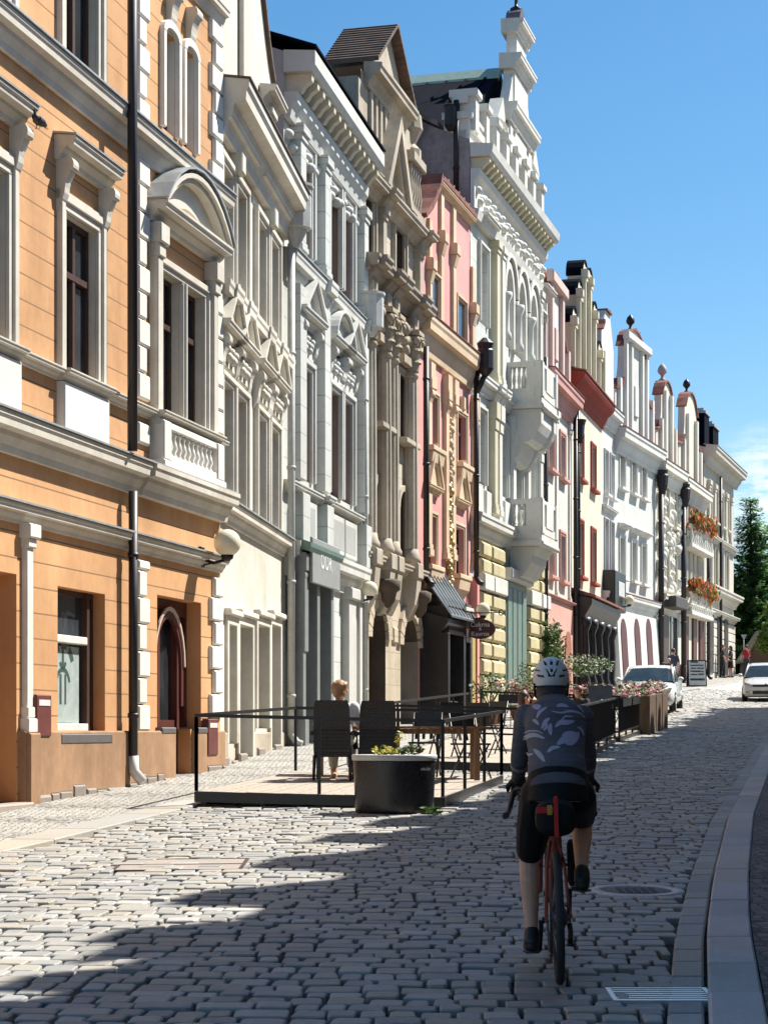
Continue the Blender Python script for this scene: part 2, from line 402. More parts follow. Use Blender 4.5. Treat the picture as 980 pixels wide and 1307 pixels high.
# granite setts, laid stone by stone
def sett_stone(mb, cx, cy, du, dv, ang, dz, fine=True):
    ca, sa = math.cos(ang), math.sin(ang)
    def q(a, b, h):
        X = cx + a * ca - b * sa; Y = cy + a * sa + b * ca
        return mb.p(X, Y, gz(X, Y) + h)
    hu, hv = du / 2, dv / 2
    tx = random.gauss(0, .011); ty = random.gauss(0, .013)
    jit = [(random.gauss(0, .004), random.gauss(0, .004)) for _ in range(8)]
    def ring(inset, h, c):
        a, b = hu - inset, hv - inset; out = []
        for x, y in ((a - c, -b), (a, -b + c), (a, b - c), (a - c, b), (-a + c, b), (-a, b - c), (-a, -b + c), (-a + c, -b)):
            jx, jy = jit[len(out)]; out.append(q(x + jx, y + jy, h + dz + x * tx + y * ty))
        return out
    def ring4(inset, h):
        a, b = hu - inset, hv - inset
        return [q(x, y, h + dz + x * tx + y * ty) for x, y in ((a, -b), (a, b), (-a, b), (-a, -b))]
    if fine:
        r = [ring(0, -.055, .012), ring(.002, -.006, .016), ring(.009, .0, .019)]
    else:
        r = [ring4(0, -.05), ring4(.01, -.006), ring4(.04, .001)]
    n = len(r[0]); mb.smooth = False
    for a, b in zip(r, r[1:]):
        for i in range(n): j = (i + 1) % n; mb.face([a[i], a[j], b[j], b[i]])
    mb.smooth = False; mb.face(r[-1])
mb = MB(); Y = 7.0; rowk = 0
def shear(X): return -.055 * X
while Y < 84:
    dv = random.uniform(.155, .20) if Y < 40 else random.uniform(.26, .34)
    X0 = xk(Y) + .02; X1 = xr(Y) - .222
    X = X0
    X -= random.uniform(0, .12)
    gap = random.uniform(.012, .021)
    while X < X1:
        du = random.choice((random.uniform(.12, .2), random.uniform(.17, .30))) if Y < 40 else random.uniform(.24, .42)
        if X + du > X1 + .04: du = X1 - X
        cx = X + du / 2; cy = Y + shear(cx) + random.gauss(0, .008)
        if du > .07 and xk(cy) < cx - .02: sett_stone(mb, cx, cy, du - gap * random.uniform(.8, 1.4), dv - gap, -.055 + random.gauss(0, .014), random.gauss(0, .005), Y < 34)
        X += du
    Y += dv
road = mb.build('road', M['setts'], recalc=False); tag(road, kind='structure')
# gutter row of long stones and the granite kerb, one slab after the other
def along(line, y0, y1, step_fn, off0, off1, name, mat, h0, h1, gap=.012, bev=.01):
    mb = MB(); Y = y0
    while Y < y1:
        L = step_fn(); a, b = Y + gap / 2, Y + L - gap / 2; hz = random.gauss(0, .002)
        pts = [(line(a) + off0, a), (line(a) + off1, a), (line(b) + off1, b), (line(b) + off0, b)]
        lo = [mb.p(X, y, gz(X, y) + h0) for X, y in pts]
        cxm = sum(p[0] for p in pts) / 4; cym = sum(p[1] for p in pts) / 4
        def ins(k, h): return [mb.p(X + (cxm - X) / max(abs(cxm - X), .01) * k, y + (cym - y) / max(abs(cym - y), .01) * k, gz(X, y) + h + hz) for X, y in pts]
        mid = ins(0, h1 - bev); top = ins(bev, h1)
        for i in range(4):
            j = (i + 1) % 4
            mb.face([lo[i], lo[j], mid[j], mid[i]]); mb.face([mid[i], mid[j], top[j], top[i]])
        mb.face(top); Y += L
    o = mb.build(name, mat); tag(o, kind='structure'); return o
along(xr, 6.5, 84, lambda: random.uniform(.38, .6), -.196, -.020, 'gutter', M['setts'], -.06, .004, .02, .014)
along(xr, 6.5, 110, lambda: random.uniform(.75, 1.05), 0.0, .265, 'kerb_right', M['kerb'], -.08, .075, .018, .014)
along(xk, 10, 130, lambda: random.uniform(.6, 1.1), -.42, 0.0, 'kerb_left', M['slab'], -.08, .022)

# ------------------------------------------------------------------ covers in the road
def ground_pt(x, y):
    """where a pixel ray meets the street"""
    lo_, hi_ = 6.0, 160.0
    for _ in range(60):
        Y = (lo_ + hi_) / 2; X = (x - CX) / FPX * Y
        if EYE + (HY - y) / FPX * Y > gz(X, Y): lo_ = Y
        else: hi_ = Y
    return (X, Y, gz(X, Y))
M['castiron'] = plain('cast_iron_rust', (.075, .05, .042), .6, .4, .4, scale=18)
M['concrete_ring'] = granite('concrete_ring', (.60, .61, .60))
gx, gy, gzz = ground_pt(812, 1137.5)
mc = thing('manhole_cover', 'round rusty iron manhole cover in a pale concrete ring beside the cyclist', 'manhole cover', (gx, gy, gzz))
def gtf(gx, gy):
    return lambda u, v, w: Vector((gx + u, gy + v, gz(gx + u, gy + v) + w))
mb = MB(gtf(gx, gy)); mb.lathe(0, 0, [(.35, -.05), (.35, .004), (.345, .008), (.27, .008), (.265, .0), (.26, -.05)], 36); mb.build('ring', M['concrete_ring'], mc)
mb = MB(gtf(gx, gy)); mb.lathe(0, 0, [(.255, -.05), (.255, .002), (.24, .005), (.02, .004)], 36)
for k in range(-3, 4):
    for j in range(-3, 4):
        if k * k + j * j < 9: mb.box(k * .06 - .018, k * .06 + .018, j * .06 - .018, j * .06 + .018, .003, .010)
mb.build('lid', M['castiron'], mc)
gx, gy, gzz = ground_pt(843, 1271)
gr = thing('drain_grate', 'slotted metal drain grate in the setts at the kerb', 'drain grate', (gx, gy, gzz))
mb = MB(gtf(gx, gy))
mb.box(-.26, .26, -.19, -.165, -.05, .008); mb.box(-.26, .26, .165, .19, -.05, .008); mb.box(-.26, -.235, -.165, .165, -.05, .008); mb.box(.235, .26, -.165, .165, -.05, .008)
mb.build('grate_frame', plain('grate_steel', (.55, .57, .6), .3, .8), gr)
mb = MB(gtf(gx, gy))
for k in range(6): mb.box(-.233, .233, -.158 + k * .056, -.130 + k * .056, -.04, .005)
mb.box(-.01, .01, -.163, .163, -.05, .001); mb.build('bars', plain('grate_steel', (.55, .57, .6), .3, .8), gr)
mb = MB(gtf(gx, gy)); mb.quad((-.23, -.16, -.045), (.23, -.16, -.045), (.23, .16, -.045), (-.23, .16, -.045)); mb.build('sump', M['black'], gr)
gx, gy, gzz = ground_pt(232, 1104)
ic = thing('access_cover', 'rectangular brownish access cover let into the sunlit setts on the left', 'access cover', (gx, gy, gzz))
mb = MB(gtf(gx, gy)); mb.bbox(-.62, .62, -.02, .01, -.03, .0); 
mb = MB(gtf(gx, gy))
mb.box(-.5, .5, -.42, .42, -.05, .002); mb.build('plate', granite('cover_infill', (.36, .31, .27)), ic)
mb = MB(gtf(gx, gy))
for a, b, c, d in ((-.53, .53, -.45, -.42), (-.53, .53, .42, .45), (-.53, -.5, -.42, .42), (.5, .53, -.42, .42), (-.5, .5, -.015, .015)): mb.box(a, b, c, d, -.05, .006)
mb.build('rim', M['castiron'], ic)

# ------------------------------------------------------------------ the houses across the street, whose shadow lies on the setts
def right_row():
    wall_m = [stucco('render_ochre', (.24, .18, .11)), stucco('render_grey', (.22, .22, .21)), stucco('render_cream_dull', (.25, .23, .18)), stucco('render_rose_dull', (.23, .16, .14))]
    Y = -16.0; k = 0
    while Y < 71.5:
        L = (9.5, 8.0, 10.5, 7.5)[k % 4]
        if Y + L > 71.0: L = 71.9 - Y
        X = 4.3 + .234 * (Y - 9.27) 
        f = Fac((X, Y), .234, L=math.hypot(1, .234) * L)
        f.n = Vector((-f.n.x, -f.n.y))
        zg = zr(Y + L / 2); h = 9.65 + (.25, -.2, .1, .0)[k % 4]
        b = f.base()
        H = thing('town_house', 'town house across the street, outside the frame, shading the setts', 'house', b, 'town houses across the street')
        mb = f.mb(); mb.box(.01, f.L - .01, -9, 0, zg - 2, zg + h - .3)
        mb.build('wall', wall_m[k % 4], H)
        mb = f.mb(); mb.prof([(-9.2, zg + h - .3), (.28, zg + h - .3), (.28, zg + h - .12), (-4.5, zg + h + 2.6)], 0, f.L); rf = mb.build('roof', M['tile'], H)
        mb = f.mb(); mb.prof(cprof(zg + h - .75, zg + h - .3, .26), 0.0, f.L); mb.build('cornice', M['trim'], H)
        # dormers and chimneys at the eaves make the teeth of the shadow line
        mb = f.mb(); u = .7
        while u < f.L - 1.2:
            w = random.uniform(.45, 1.0); hh = random.uniform(.35, 1.25)
            mb.box(u, u + w, -.9, .27, zg + h - .115, zg + h + hh)
            u += w + random.uniform(.5, 1.6)
        mb.build('dormer', M['trim'], H)
        for row in range(3):
            n = int(f.L / 2.4)
            for i in range(n):
                uu = (i + .5) * f.L / n; z0 = zg + 1.2 + row * 3.6
                mb = f.mb(); mb.bbox(uu - .62, uu + .62, .002, .05, z0 - .1, z0 + 2.1); wn = mb.build('window_surround', M['trim_w'], H)
                mb = f.mb(); mb.quad((uu - .48, .056, z0), (uu + .48, .056, z0), (uu + .48, .056, z0 + 1.95), (uu - .48, .056, z0 + 1.95)); mb.build('pane', M['glass'], wn)
        Y += L; k += 1
def cprof(z0, z1, d):
    h = z1 - z0
    return [(0.0, z0), (.22 * d, z0), (.28 * d, z0 + .2 * h), (.5 * d, z0 + .42 * h), (.55 * d, z0 + .55 * h), (.9 * d, z0 + .6 * h), (.92 * d, z0 + .78 * h), (d, z0 + .86 * h), (d, z1), (0.0, z1 + .12 * d)]
right_row()
# ------------------------------------------------------------------ house kit
WRND = random.Random(12)
HG = 'town houses along the left side of the street'
def house(F, label):
    return thing('town_house', label, 'house', F.base(), HG)
def wall(F, H, z0, z1, mat, reveal_mat=None, rec=.3, u0=0.0, u1=None, ops=None, name='wall', extra_z=()):
    """front sheet with real openings (u0,u1,z0,z1,arch) and reveals"""
    u1 = F.L if u1 is None else u1
    ops = [o for o in (F.ops if ops is None else ops) if o[0] < u1 and o[1] > u0]
    mb = F.mb()
    us = sorted(set([u0, u1] + [round(x, 4) for o in ops for x in (o[0], o[1]) if u0 < x < u1]))
    ws = sorted(set([z0, z1] + [round(x, 4) for o in ops for x in (o[2], o[3]) if z0 < x < z1]))
    for a, b in zip(us, us[1:]):
        run = None
        for c, d in zip(ws, ws[1:]):
            mu, mw = (a + b) / 2, (c + d) / 2
            inside = any(o[0] < mu < o[1] and o[2] < mw < o[3] for o in ops)
            if not inside: run = (run[0], d) if run else (c, d)
            if inside and run: mb.quad((a, 0, run[0]), (b, 0, run[0]), (b, 0, run[1]), (a, 0, run[1])); run = None
        if run: mb.quad((a, 0, run[0]), (b, 0, run[0]), (b, 0, run[1]), (a, 0, run[1]))
    mb.m = 1
    for o in ops:
        a, b, c, d = o[:4]; arch = o[4] if len(o) > 4 else 0; r = o[5] if len(o) > 5 else rec
        mb.quad((a, 0, c), (a, -r, c), (a, -r, d), (a, 0, d)); mb.quad((b, 0, c), (b, -r, c), (b, -r, d), (b, 0, d))
        mb.quad((a, 0, c), (b, 0, c), (b, -r, c), (a, -r, c)); mb.quad((a, 0, d), (b, 0, d), (b, -r, d), (a, -r, d))
        if arch:
            n = 10; cu = (a + b) / 2; hw = (b - a) / 2; hh = arch; pts = []
            for i in range(n + 1):
                t = math.pi * (1 - i / n); pts.append((cu + hw * math.cos(t), d - hh + hh * math.sin(t)))
            mb.m = 0
            for p, q in zip(pts, pts[1:]): mb.quad((p[0], 0.001, p[1]), (q[0], 0.001, q[1]), (q[0], 0.001, d), (p[0], 0.001, d))
            mb.m = 1
            for p, q in zip(pts, pts[1:]): mb.quad((p[0], 0.001, p[1]), (q[0], 0.001, q[1]), (q[0], -r, q[1]), (p[0], -r, p[1]))
    return mb.build(name, [mat, reveal_mat or mat], H, recalc=False)
def body(F, H, zg, ze, wallm, roofm, depth=9.5, pitch=.75, back_in=.06, ridge=None, front=-.32):
    """party walls, back wall and a saddle roof parallel to the street"""
    mb = F.mb(); a, b = .03, F.L - .03; zr_ = ridge if ridge is not None else ze + depth / 2 * pitch
    for u in (a, b):
        mb.face([mb.p(u, 0 if True else front, zg - 1), mb.p(u, -depth, zg - 1), mb.p(u, -depth, ze), mb.p(u, -depth / 2, zr_ - .1), mb.p(u, 0, ze)])
    mb.quad((a, -depth, zg - 1), (b, -depth, zg - 1), (b, -depth, ze), (a, -depth, ze))
    mb.build('party_wall', wallm, H)
    mb = F.mb(); mb.prof([(.1, ze - .05), (.1, ze + .06), (-depth / 2, zr_ + .1), (-depth - .25, ze + .06), (-depth - .25, ze - .05), (-depth / 2, zr_ - .06)], -.02, F.L + .02)
    return mb.build('roof', roofm, H)
def window(F, H, u0, u1, z0, z1, fm, rec=.2, fw=.07, gl=None, nv=1, bars=(.3,), arch=0.0, name='window', open_=True, lab=None, fd=.06, lin=None):
    """opening + wooden frame with mullions (fw wide) + one glass pane set behind it"""
    if open_: F.ops.append((u0, u1, z0, z1, arch, rec + .02))
    mb = F.mb(); v0, v1 = -rec - .02, -rec - .02 + fd; e = .004
    zt = z1 - e
    mb.box(u0 + e, u0 + fw, v0, v1, z0 + e, zt); mb.box(u1 - fw, u1 - e, v0, v1, z0 + e, zt)
    mb.box(u0 + fw, u1 - fw, v0, v1, z0 + e, z0 + fw * 1.2); mb.box(u0 + fw, u1 - fw, v0, v1, zt - fw - arch * .6, zt)
    for i in range(nv):
        c = u0 + (u1 - u0) * (i + 1) / (nv + 1); mb.box(c - fw * .55, c + fw * .55, v0, v1 + .012, z0 + fw * 1.2 + .002, zt - fw - arch * .6 - .002)
    for k in bars:
        zz_ = z1 - (z1 - z0) * k; mb.box(u0 + fw + .002, u1 - fw - .002, v0 + .004, v1 + .02, zz_ - fw * .55, zz_ + fw * .55)
    w = mb.build(name, fm, H)
    if lin:
        m2 = F.mb(); m2.box(u0 + .001, u0 + .012, v1 + .002, -.002, z0 + .001, z1 - .001); m2.box(u1 - .012, u1 - .001, v1 + .002, -.002, z0 + .001, z1 - .001); m2.box(u0 + .013, u1 - .013, v1 + .002, -.002, z1 - .012, z1 - .001); m2.build('window_reveal', lin, w)
    if lab: w['label'] = lab
    mb = F.mb(); mb.quad((u0 + .01, v0 + .018, z0 + .01), (u1 - .01, v0 + .018, z0 + .01), (u1 - .01, v0 + .018, z1 - .01), (u0 + .01, v0 + .018, z1 - .01))
    mb.build('pane', gl or M[WRND.choice(('glass', 'glass', 'glass', 'glass_sky', 'glass_net', 'glass_net', 'glass_warm'))], w, recalc=False)
    return w
def surround(F, H, u0, u1, z0, z1, w, d, mat, sill=None, ears=0.0, v=0.002, name='window_surround', arch=0.0):
    mb = F.mb(); i = w * .45
    if not arch:
        for (a, b, k) in ((w, i, d), (i, 0.0, d * .55)):
            mb.bbox(u0 - a, u0 - b, v, v + k, z0, z1 + b, .008); mb.bbox(u1 + b, u1 + a, v, v + k, z0, z1 + b, .008)
            mb.bbox(u0 - a - (ears if k == d else 0), u1 + a + (ears if k == d else 0), v, v + k + .004, z1 + b, z1 + a, .008)
    else:
        mb.bbox(u0 - w, u0, v, v + d, z0, z1 - arch, .01); mb.bbox(u1, u1 + w, v, v + d, z0, z1 - arch, .01)
        cu = (u0 + u1) / 2; hw = (u1 - u0) / 2; n = 12
        A = []; B = []
        for k in range(n + 1):
            t = math.pi * (1 - k / n)
            A.append((cu + hw * math.cos(t), z1 - arch + arch * math.sin(t))); B.append((cu + (hw + w) * math.cos(t), z1 - arch + (arch + w) * math.sin(t)))
        for k in range(n): mb.prism([A[k], B[k], B[k + 1], A[k + 1]], v, v + d + .003)
    if sill: mb.bbox(u0 - w - .06, u1 + w + .06, v, v + d + sill, z0 - .13, z0 - .002, .02)
    return mb.build(name, mat, H)
def console_s(mb, u, w, z1, h, d, v=.002):
    """scroll bracket"""
    n = 9; pl = [(v, z1)]
    for k in range(n + 1):
        t = k / n; pl.append((v + d * (.92 * (1 - t) ** .8 + .14 * math.sin(t * math.pi * 2.1) ** 2 * (1 - t * .4) + .06), z1 - h * t))
    pl.append((v, z1 - h)); mb.prof(pl, u - w / 2, u + w / 2)
    k0 = mb.smooth
    mb.prof([(v + d * .98 + .03 * math.cos(a), z1 - h * .13 + h * .11 * math.sin(a)) for a in [2 * math.pi * i / 10 for i in range(10)]], u - w / 2 - .012, u + w / 2 + .012)
def hood(F, H, kind, u0, u1, z0, d, mat, h=.3, rise=.5, cons=None, v=.002, metal=None):
    """flat, tri(angular) or seg(mental) window hood; z0 underside of its cornice"""
    mb = F.mb(); mb.prof([(q[0] + v, q[1]) for q in cprof(z0, z0 + h, d)], u0, u1)
    if cons:
        for c in cons[0]: console_s(mb, c, cons[1], z0 + .01, cons[2], d * .75)
    if kind == 'tri':
        zb = z0 + h + .01; cu = (u0 + u1) / 2; zt = zb + rise; b = h * .55
        mb.prism([(u0 + b * .6, zb), (u1 - b * .6, zb), (cu, zt - b * .9)], v, v + d * .45)
        for (k0, k1, dd) in ((0.0, .5, d), (.5, 1.0, d * .8)):
            for sgn in (-1, 1):
                e = u0 if sgn < 0 else u1
                mb.prism([(e - sgn * b * 2.2 * k1, zb), (e - sgn * b * 2.2 * k0, zb), (cu, zt + b * .6 - b * 1.15 * k0), (cu, zt + b * .6 - b * 1.15 * k1)], v, v + dd + .002 * sgn)
    if kind == 'seg':
        zb = z0 + h + .01; cu = (u0 + u1) / 2; hw = (u1 - u0) / 2; n = 14; rad = (hw * hw + rise * rise) / (2 * rise); a0 = math.asin(hw / rad)
        for (k0, k1, dd) in ((0.0, .4, d), (.4, .85, d * .82), (.85, 3.0, d * .4)):
            b = h * .6; A = []; B = []
            for i in range(n + 1):
                t = -a0 + 2 * a0 * i / n
                for arr, kk in ((A, k0), (B, k1)):
                    rr = rad - b * kk; arr.append((cu + rr * math.sin(t) , max(zb, zb + rise - rad + rr * math.cos(t))))
            for i in range(n): mb.prism([B[i], A[i], A[i + 1], B[i + 1]], v, v + dd)
    o = mb.build('hood', mat, H)
    return o
def cornice(F, H, z0, z1, d, mat, u0=None, u1=None, name='cornice', v=.003, dent=None, cap=None, ressaut=None):
    u0 = 0 if u0 is None else u0; u1 = F.L if u1 is None else u1
    mb = F.mb(); mb.prof([(q[0] + v, q[1]) for q in cprof(z0, z1, d)], u0, u1)
    if ressaut:
        for a, b, dd in ressaut: mb.prof([(q[0] + v + dd, q[1] + .003) if q[0] > 0 else (v, q[1] + .003) for q in cprof(z0, z1 + .002, d)], a, b)
    if dent:
        w, g, hh = dent; u = u0 + .05
        while u + w < u1: mb.box(u, u + w, v + d * .2, v + d * .86, z0 + (z1 - z0) * .6 - hh, z0 + (z1 - z0) * .6 - .004); u += w + g
    o = mb.build(name, mat, H)
    if cap:
        mb = F.mb(); mb.prof([(v - .02, z1 + .13 * d), (v + d + .03, z1 + .006), (v + d + .03, z1 + .03), (v - .02, z1 + .12 * d + .04)], u0 - .02, u1 + .02); mb.build('cornice_flashing', cap, H)
    return o
def plinth(F, H, zt, d, mat, u0=0, u1=None, gaps=()):
    u1 = F.L if u1 is None else u1; mb = F.mb(); x = u0
    for a, b in sorted(gaps) + [(u1, u1)]:
        if a > x: mb.bbox(x, a, .002, d, zs(F.tf(x, 0, 0).y) - .6, zt, .02)
        x = max(x, b)
    return mb.build('plinth', mat, H)
def quoins(F, H, u0, u1, z0, z1, pitch, d, mat, long_dir=1, short=.72):
    mb = F.mb(); z = z0; k = 0
    while z + .1 < z1:
        zt = min(z + pitch, z1) - .02
        a, b = (u0, u1) if k % 2 == 0 else ((u0, u0 + (u1 - u0) * short) if long_dir > 0 else (u1 - (u1 - u0) * short, u1))
        mb.bbox(a, b, .002, d, z, zt, .025); z += pitch; k += 1
    return mb.build('quoin_strip', mat, H)
def pilaster(F, H, u0, u1, z0, z1, d, mat, cap=.35, base_=.3, name='pilaster', flutes=0):
    mb = F.mb(); mb.bbox(u0, u1, .002, d, z0 + base_, z1 - cap, .012)
    for k in range(flutes):
        w = (u1 - u0) / (flutes * 2 + 1); mb.bbox(u0 + w * (2 * k + 1), u0 + w * (2 * k + 2), d, d + .025, z0 + base_ + .05, z1 - cap - .05, .01)
    mb.bbox(u0 - .04, u1 + .04, .002, d + .04, z0, z0 + base_ * .55, .01); mb.bbox(u0 - .02, u1 + .02, .002, d + .02, z0 + base_ * .55, z0 + base_, .015)
    mb.bbox(u0 - .03, u1 + .03, .002, d + .03, z1 - cap, z1 - cap * .6, .015); mb.bbox(u0 - .07, u1 + .07, .002, d + .07, z1 - cap * .6, z1 - .004, .015)
    return mb.build(name, mat, H)
def acanthus(mb, u, v, z0, h, r, n=9, wd=.5):
    """leafy capital: rings of curling leaves and corner scrolls"""
    for ring in range(3):
        zz_ = z0 + h * (.05 + .3 * ring)
        for k in range(n):
            a = math.pi * (k + .5 * (ring % 2)) / (n - 1); cu, cv = math.cos(a), math.sin(a)
            rr = r * (1 + .16 * ring); w = r * .28
            pts = [(rr, 0), (rr * 1.06, h * .16), (rr * 1.28, h * .29), (rr * 1.42, h * .22)]
            for (r0, h0), (r1, h1) in zip(pts, pts[1:]):
                mb.quad((u + cu * r0 - cv * w, v + cv * r0 + cu * w, zz_ + h0), (u + cu * r0 + cv * w, v + cv * r0 - cu * w, zz_ + h0), (u + cu * r1 + cv * w * .8, v + cv * r1 - cu * w * .8, zz_ + h1), (u + cu * r1 - cv * w * .8, v + cv * r1 + cu * w * .8, zz_ + h1))
def pipe(F, H, u, v, z0, z1, mat, r=.055, shoe=None, hopper=None, label=None, elbow=True):
    mb = F.mb(); z = z0; mb.tube([(u, v, z0 + .2), (u, v, z1)], r, 10)
    if elbow: mb.tube([(u, v, z0 + .22), (u, v + .1, z0 + .08), (u, v + .2, z0 + .04)], r, 10)
    k = z0 + .9
    while k < z1: mb.tube([(u, v, k), (u, v, k + .06)], r * 1.22, 10); k += 2.1
    o = mb.build('downpipe', mat, H)
    if label: o['label'] = label
    if hopper:
        hz, hw, hh = hopper; mb = F.mb()
        mb.lathe(u, v + .02, [(r * 1.2, hz - hh * .45), (hw * .45, hz), (hw * .5, hz + hh * .1), (hw * .5, hz + hh), (hw * .58, hz + hh * 1.02), (hw * .58, hz + hh * 1.1)], 8, False)
        mb.build('rain_hopper', mat if hopper is None else mat, H)
    return o
def baluster_row(mb, u0, u1, v, z0, z1, pitch, r=.06):
    n = max(2, int((u1 - u0) / pitch)); h = z1 - z0
    for i in range(n):
        u = u0 + (i + .5) * (u1 - u0) / n
        mb.lathe(u, v, [(r * .9, z0), (r * .9, z0 + h * .06), (r * .55, z0 + h * .14), (r * 1.05, z0 + h * .36), (r * .75, z0 + h * .58), (r * .45, z0 + h * .76), (r * .8, z0 + h * .9), (r * .9, z1)], 8)
def finial_pine(mb, u, v, z0, h):
    r = h * .26
    mb.lathe(u, v, [(r * .8, z0), (r * .8, z0 + h * .1), (r * .35, z0 + h * .2), (r * .3, z0 + h * .32), (r * .95, z0 + h * .5), (r, z0 + h * .62), (r * .75, z0 + h * .82), (r * .2, z0 + h * .97), (.01, z0 + h)], 10)
def gable(F, H, pts, mat, th=.45, tile=None, name='gable', v=0.0, tth=.07, tover=.08, steep=8.0):
    """decorative gable wall from an outline pts [(u,w)] (first and last at its foot) with a tiled coping"""
    mb = F.mb(); pl = pts; a = [mb.p(u, v + .004, w) for u, w in pl]; b = [mb.p(u, v - th, w) for u, w in pl]; n = len(pl)
    mb.face(a); mb.face(b[::-1])
    for i in range(n): j = (i + 1) % n; mb.face([a[i], a[j], b[j], b[i]])
    g = mb.build(name, mat, H)
    if tile:
        mb = F.mb()
        for (p, q) in zip(pl, pl[1:]):
            du, dw = q[0] - p[0], q[1] - p[1]; L = math.hypot(du, dw)
            if L < .05 or abs(dw) > steep * abs(du): continue
            nx, nz = -dw / L, du / L
            if nz < 0: nx, nz = -nx, -nz
            k = max(1, int(L / .28))
            for i in range(k):
                s0, s1 = i / k, (i + 1.08) / k
                A = (p[0] + du * s0, p[1] + dw * s0); B = (p[0] + du * s1, p[1] + dw * s1)
                lift = .09 if (i % 2) else .02
                mb.prism([(A[0] + nx * .006, A[1] + nz * .006), (B[0] + nx * .006, B[1] + nz * .006), (B[0] + nx * (tth + lift), B[1] + nz * (tth + lift)), (A[0] + nx * tth, A[1] + nz * tth)], v - th - tover, v + tover)
        mb.build('tiled_coping', tile, H)
    return g
def chimney(F, H, u, v, z0, z1, w, d, mat, cap):
    mb = F.mb(); mb.box(u, u + w, v - d, v, z0, z1); mb.m = 1; mb.box(u - .07, u + w + .07, v - d - .07, v + .07, z1 + .002, z1 + .14); mb.box(u + .06, u + w - .06, v - d + .06, v - .06, z1 + .142, z1 + .3)
    return mb.build('chimney', [mat, cap], H)
def lamp(F, x, y, r, d, label, flip=False):
    """milk-glass globe on a short iron wall bracket"""
    u = F.u(x, d); z = F.z(x, y, d); c = F.tf(u, 0, z)
    t = thing('wall_lamp', label, 'lamp', (c.x, c.y, c.z - r - .1), 'globe lamps on the house fronts')
    mb = F.mb(); mb.bbox(u - .08, u + .08, .002, .05, z - r - .15, z - r + .15, .01)
    mb.tube([(u, .03, z - r - .02), (u, d * .5, z - r - .09), (u, d, z - r - .04)], .024, 8)
    mb.tube([(u, .03, z - r - .12), (u, d * .45, z - r - .09)], .014, 6)
    mb.lathe(u, d, [(.03, z - r - .07), (r * .42, z - r - .03), (r * .5, z - r + .05), (r * .36, z - r + .07)], 14)
    mb.build('bracket', M['iron'], t)
    mb = F.mb(); mb.ball(u, d, z, r, 20, 14); mb.build('globe', M['globe'], t)
    return t
def text_mesh(body_, size, ext=.004, font=None):
    c = bpy.data.curves.new('lettering', 'FONT'); c.body = body_; c.size = size; c.extrude = ext; c.align_x = 'CENTER'; c.align_y = 'CENTER'
    o = bpy.data.objects.new('lettering', c); COL.objects.link(o); dg = bpy.context.evaluated_depsgraph_get(); dg.update()
    me = bpy.data.meshes.new_from_object(o.evaluated_get(dg)); COL.objects.unlink(o); bpy.data.objects.remove(o); bpy.data.curves.remove(c)
    return me
def lettering(F, H, text, size, u, v, z, mat, along_v=False, name='lettering', ext=.006):
    me = text_mesh(text, size, ext); b = Vector(H['_base']); 
    for q in me.vertices:
        x, y, h = q.co
        w = F.tf(u + (0 if along_v else x), v + (x if along_v else h), z + y)
        if along_v: w = F.tf(u - h, v + x, z + y)
        q.co = w - b
    me.materials.clear(); me.materials.append(mat)
    o = bpy.data.objects.new(name, me); COL.objects.link(o); o.parent = H; o['_base'] = tuple(b); return o
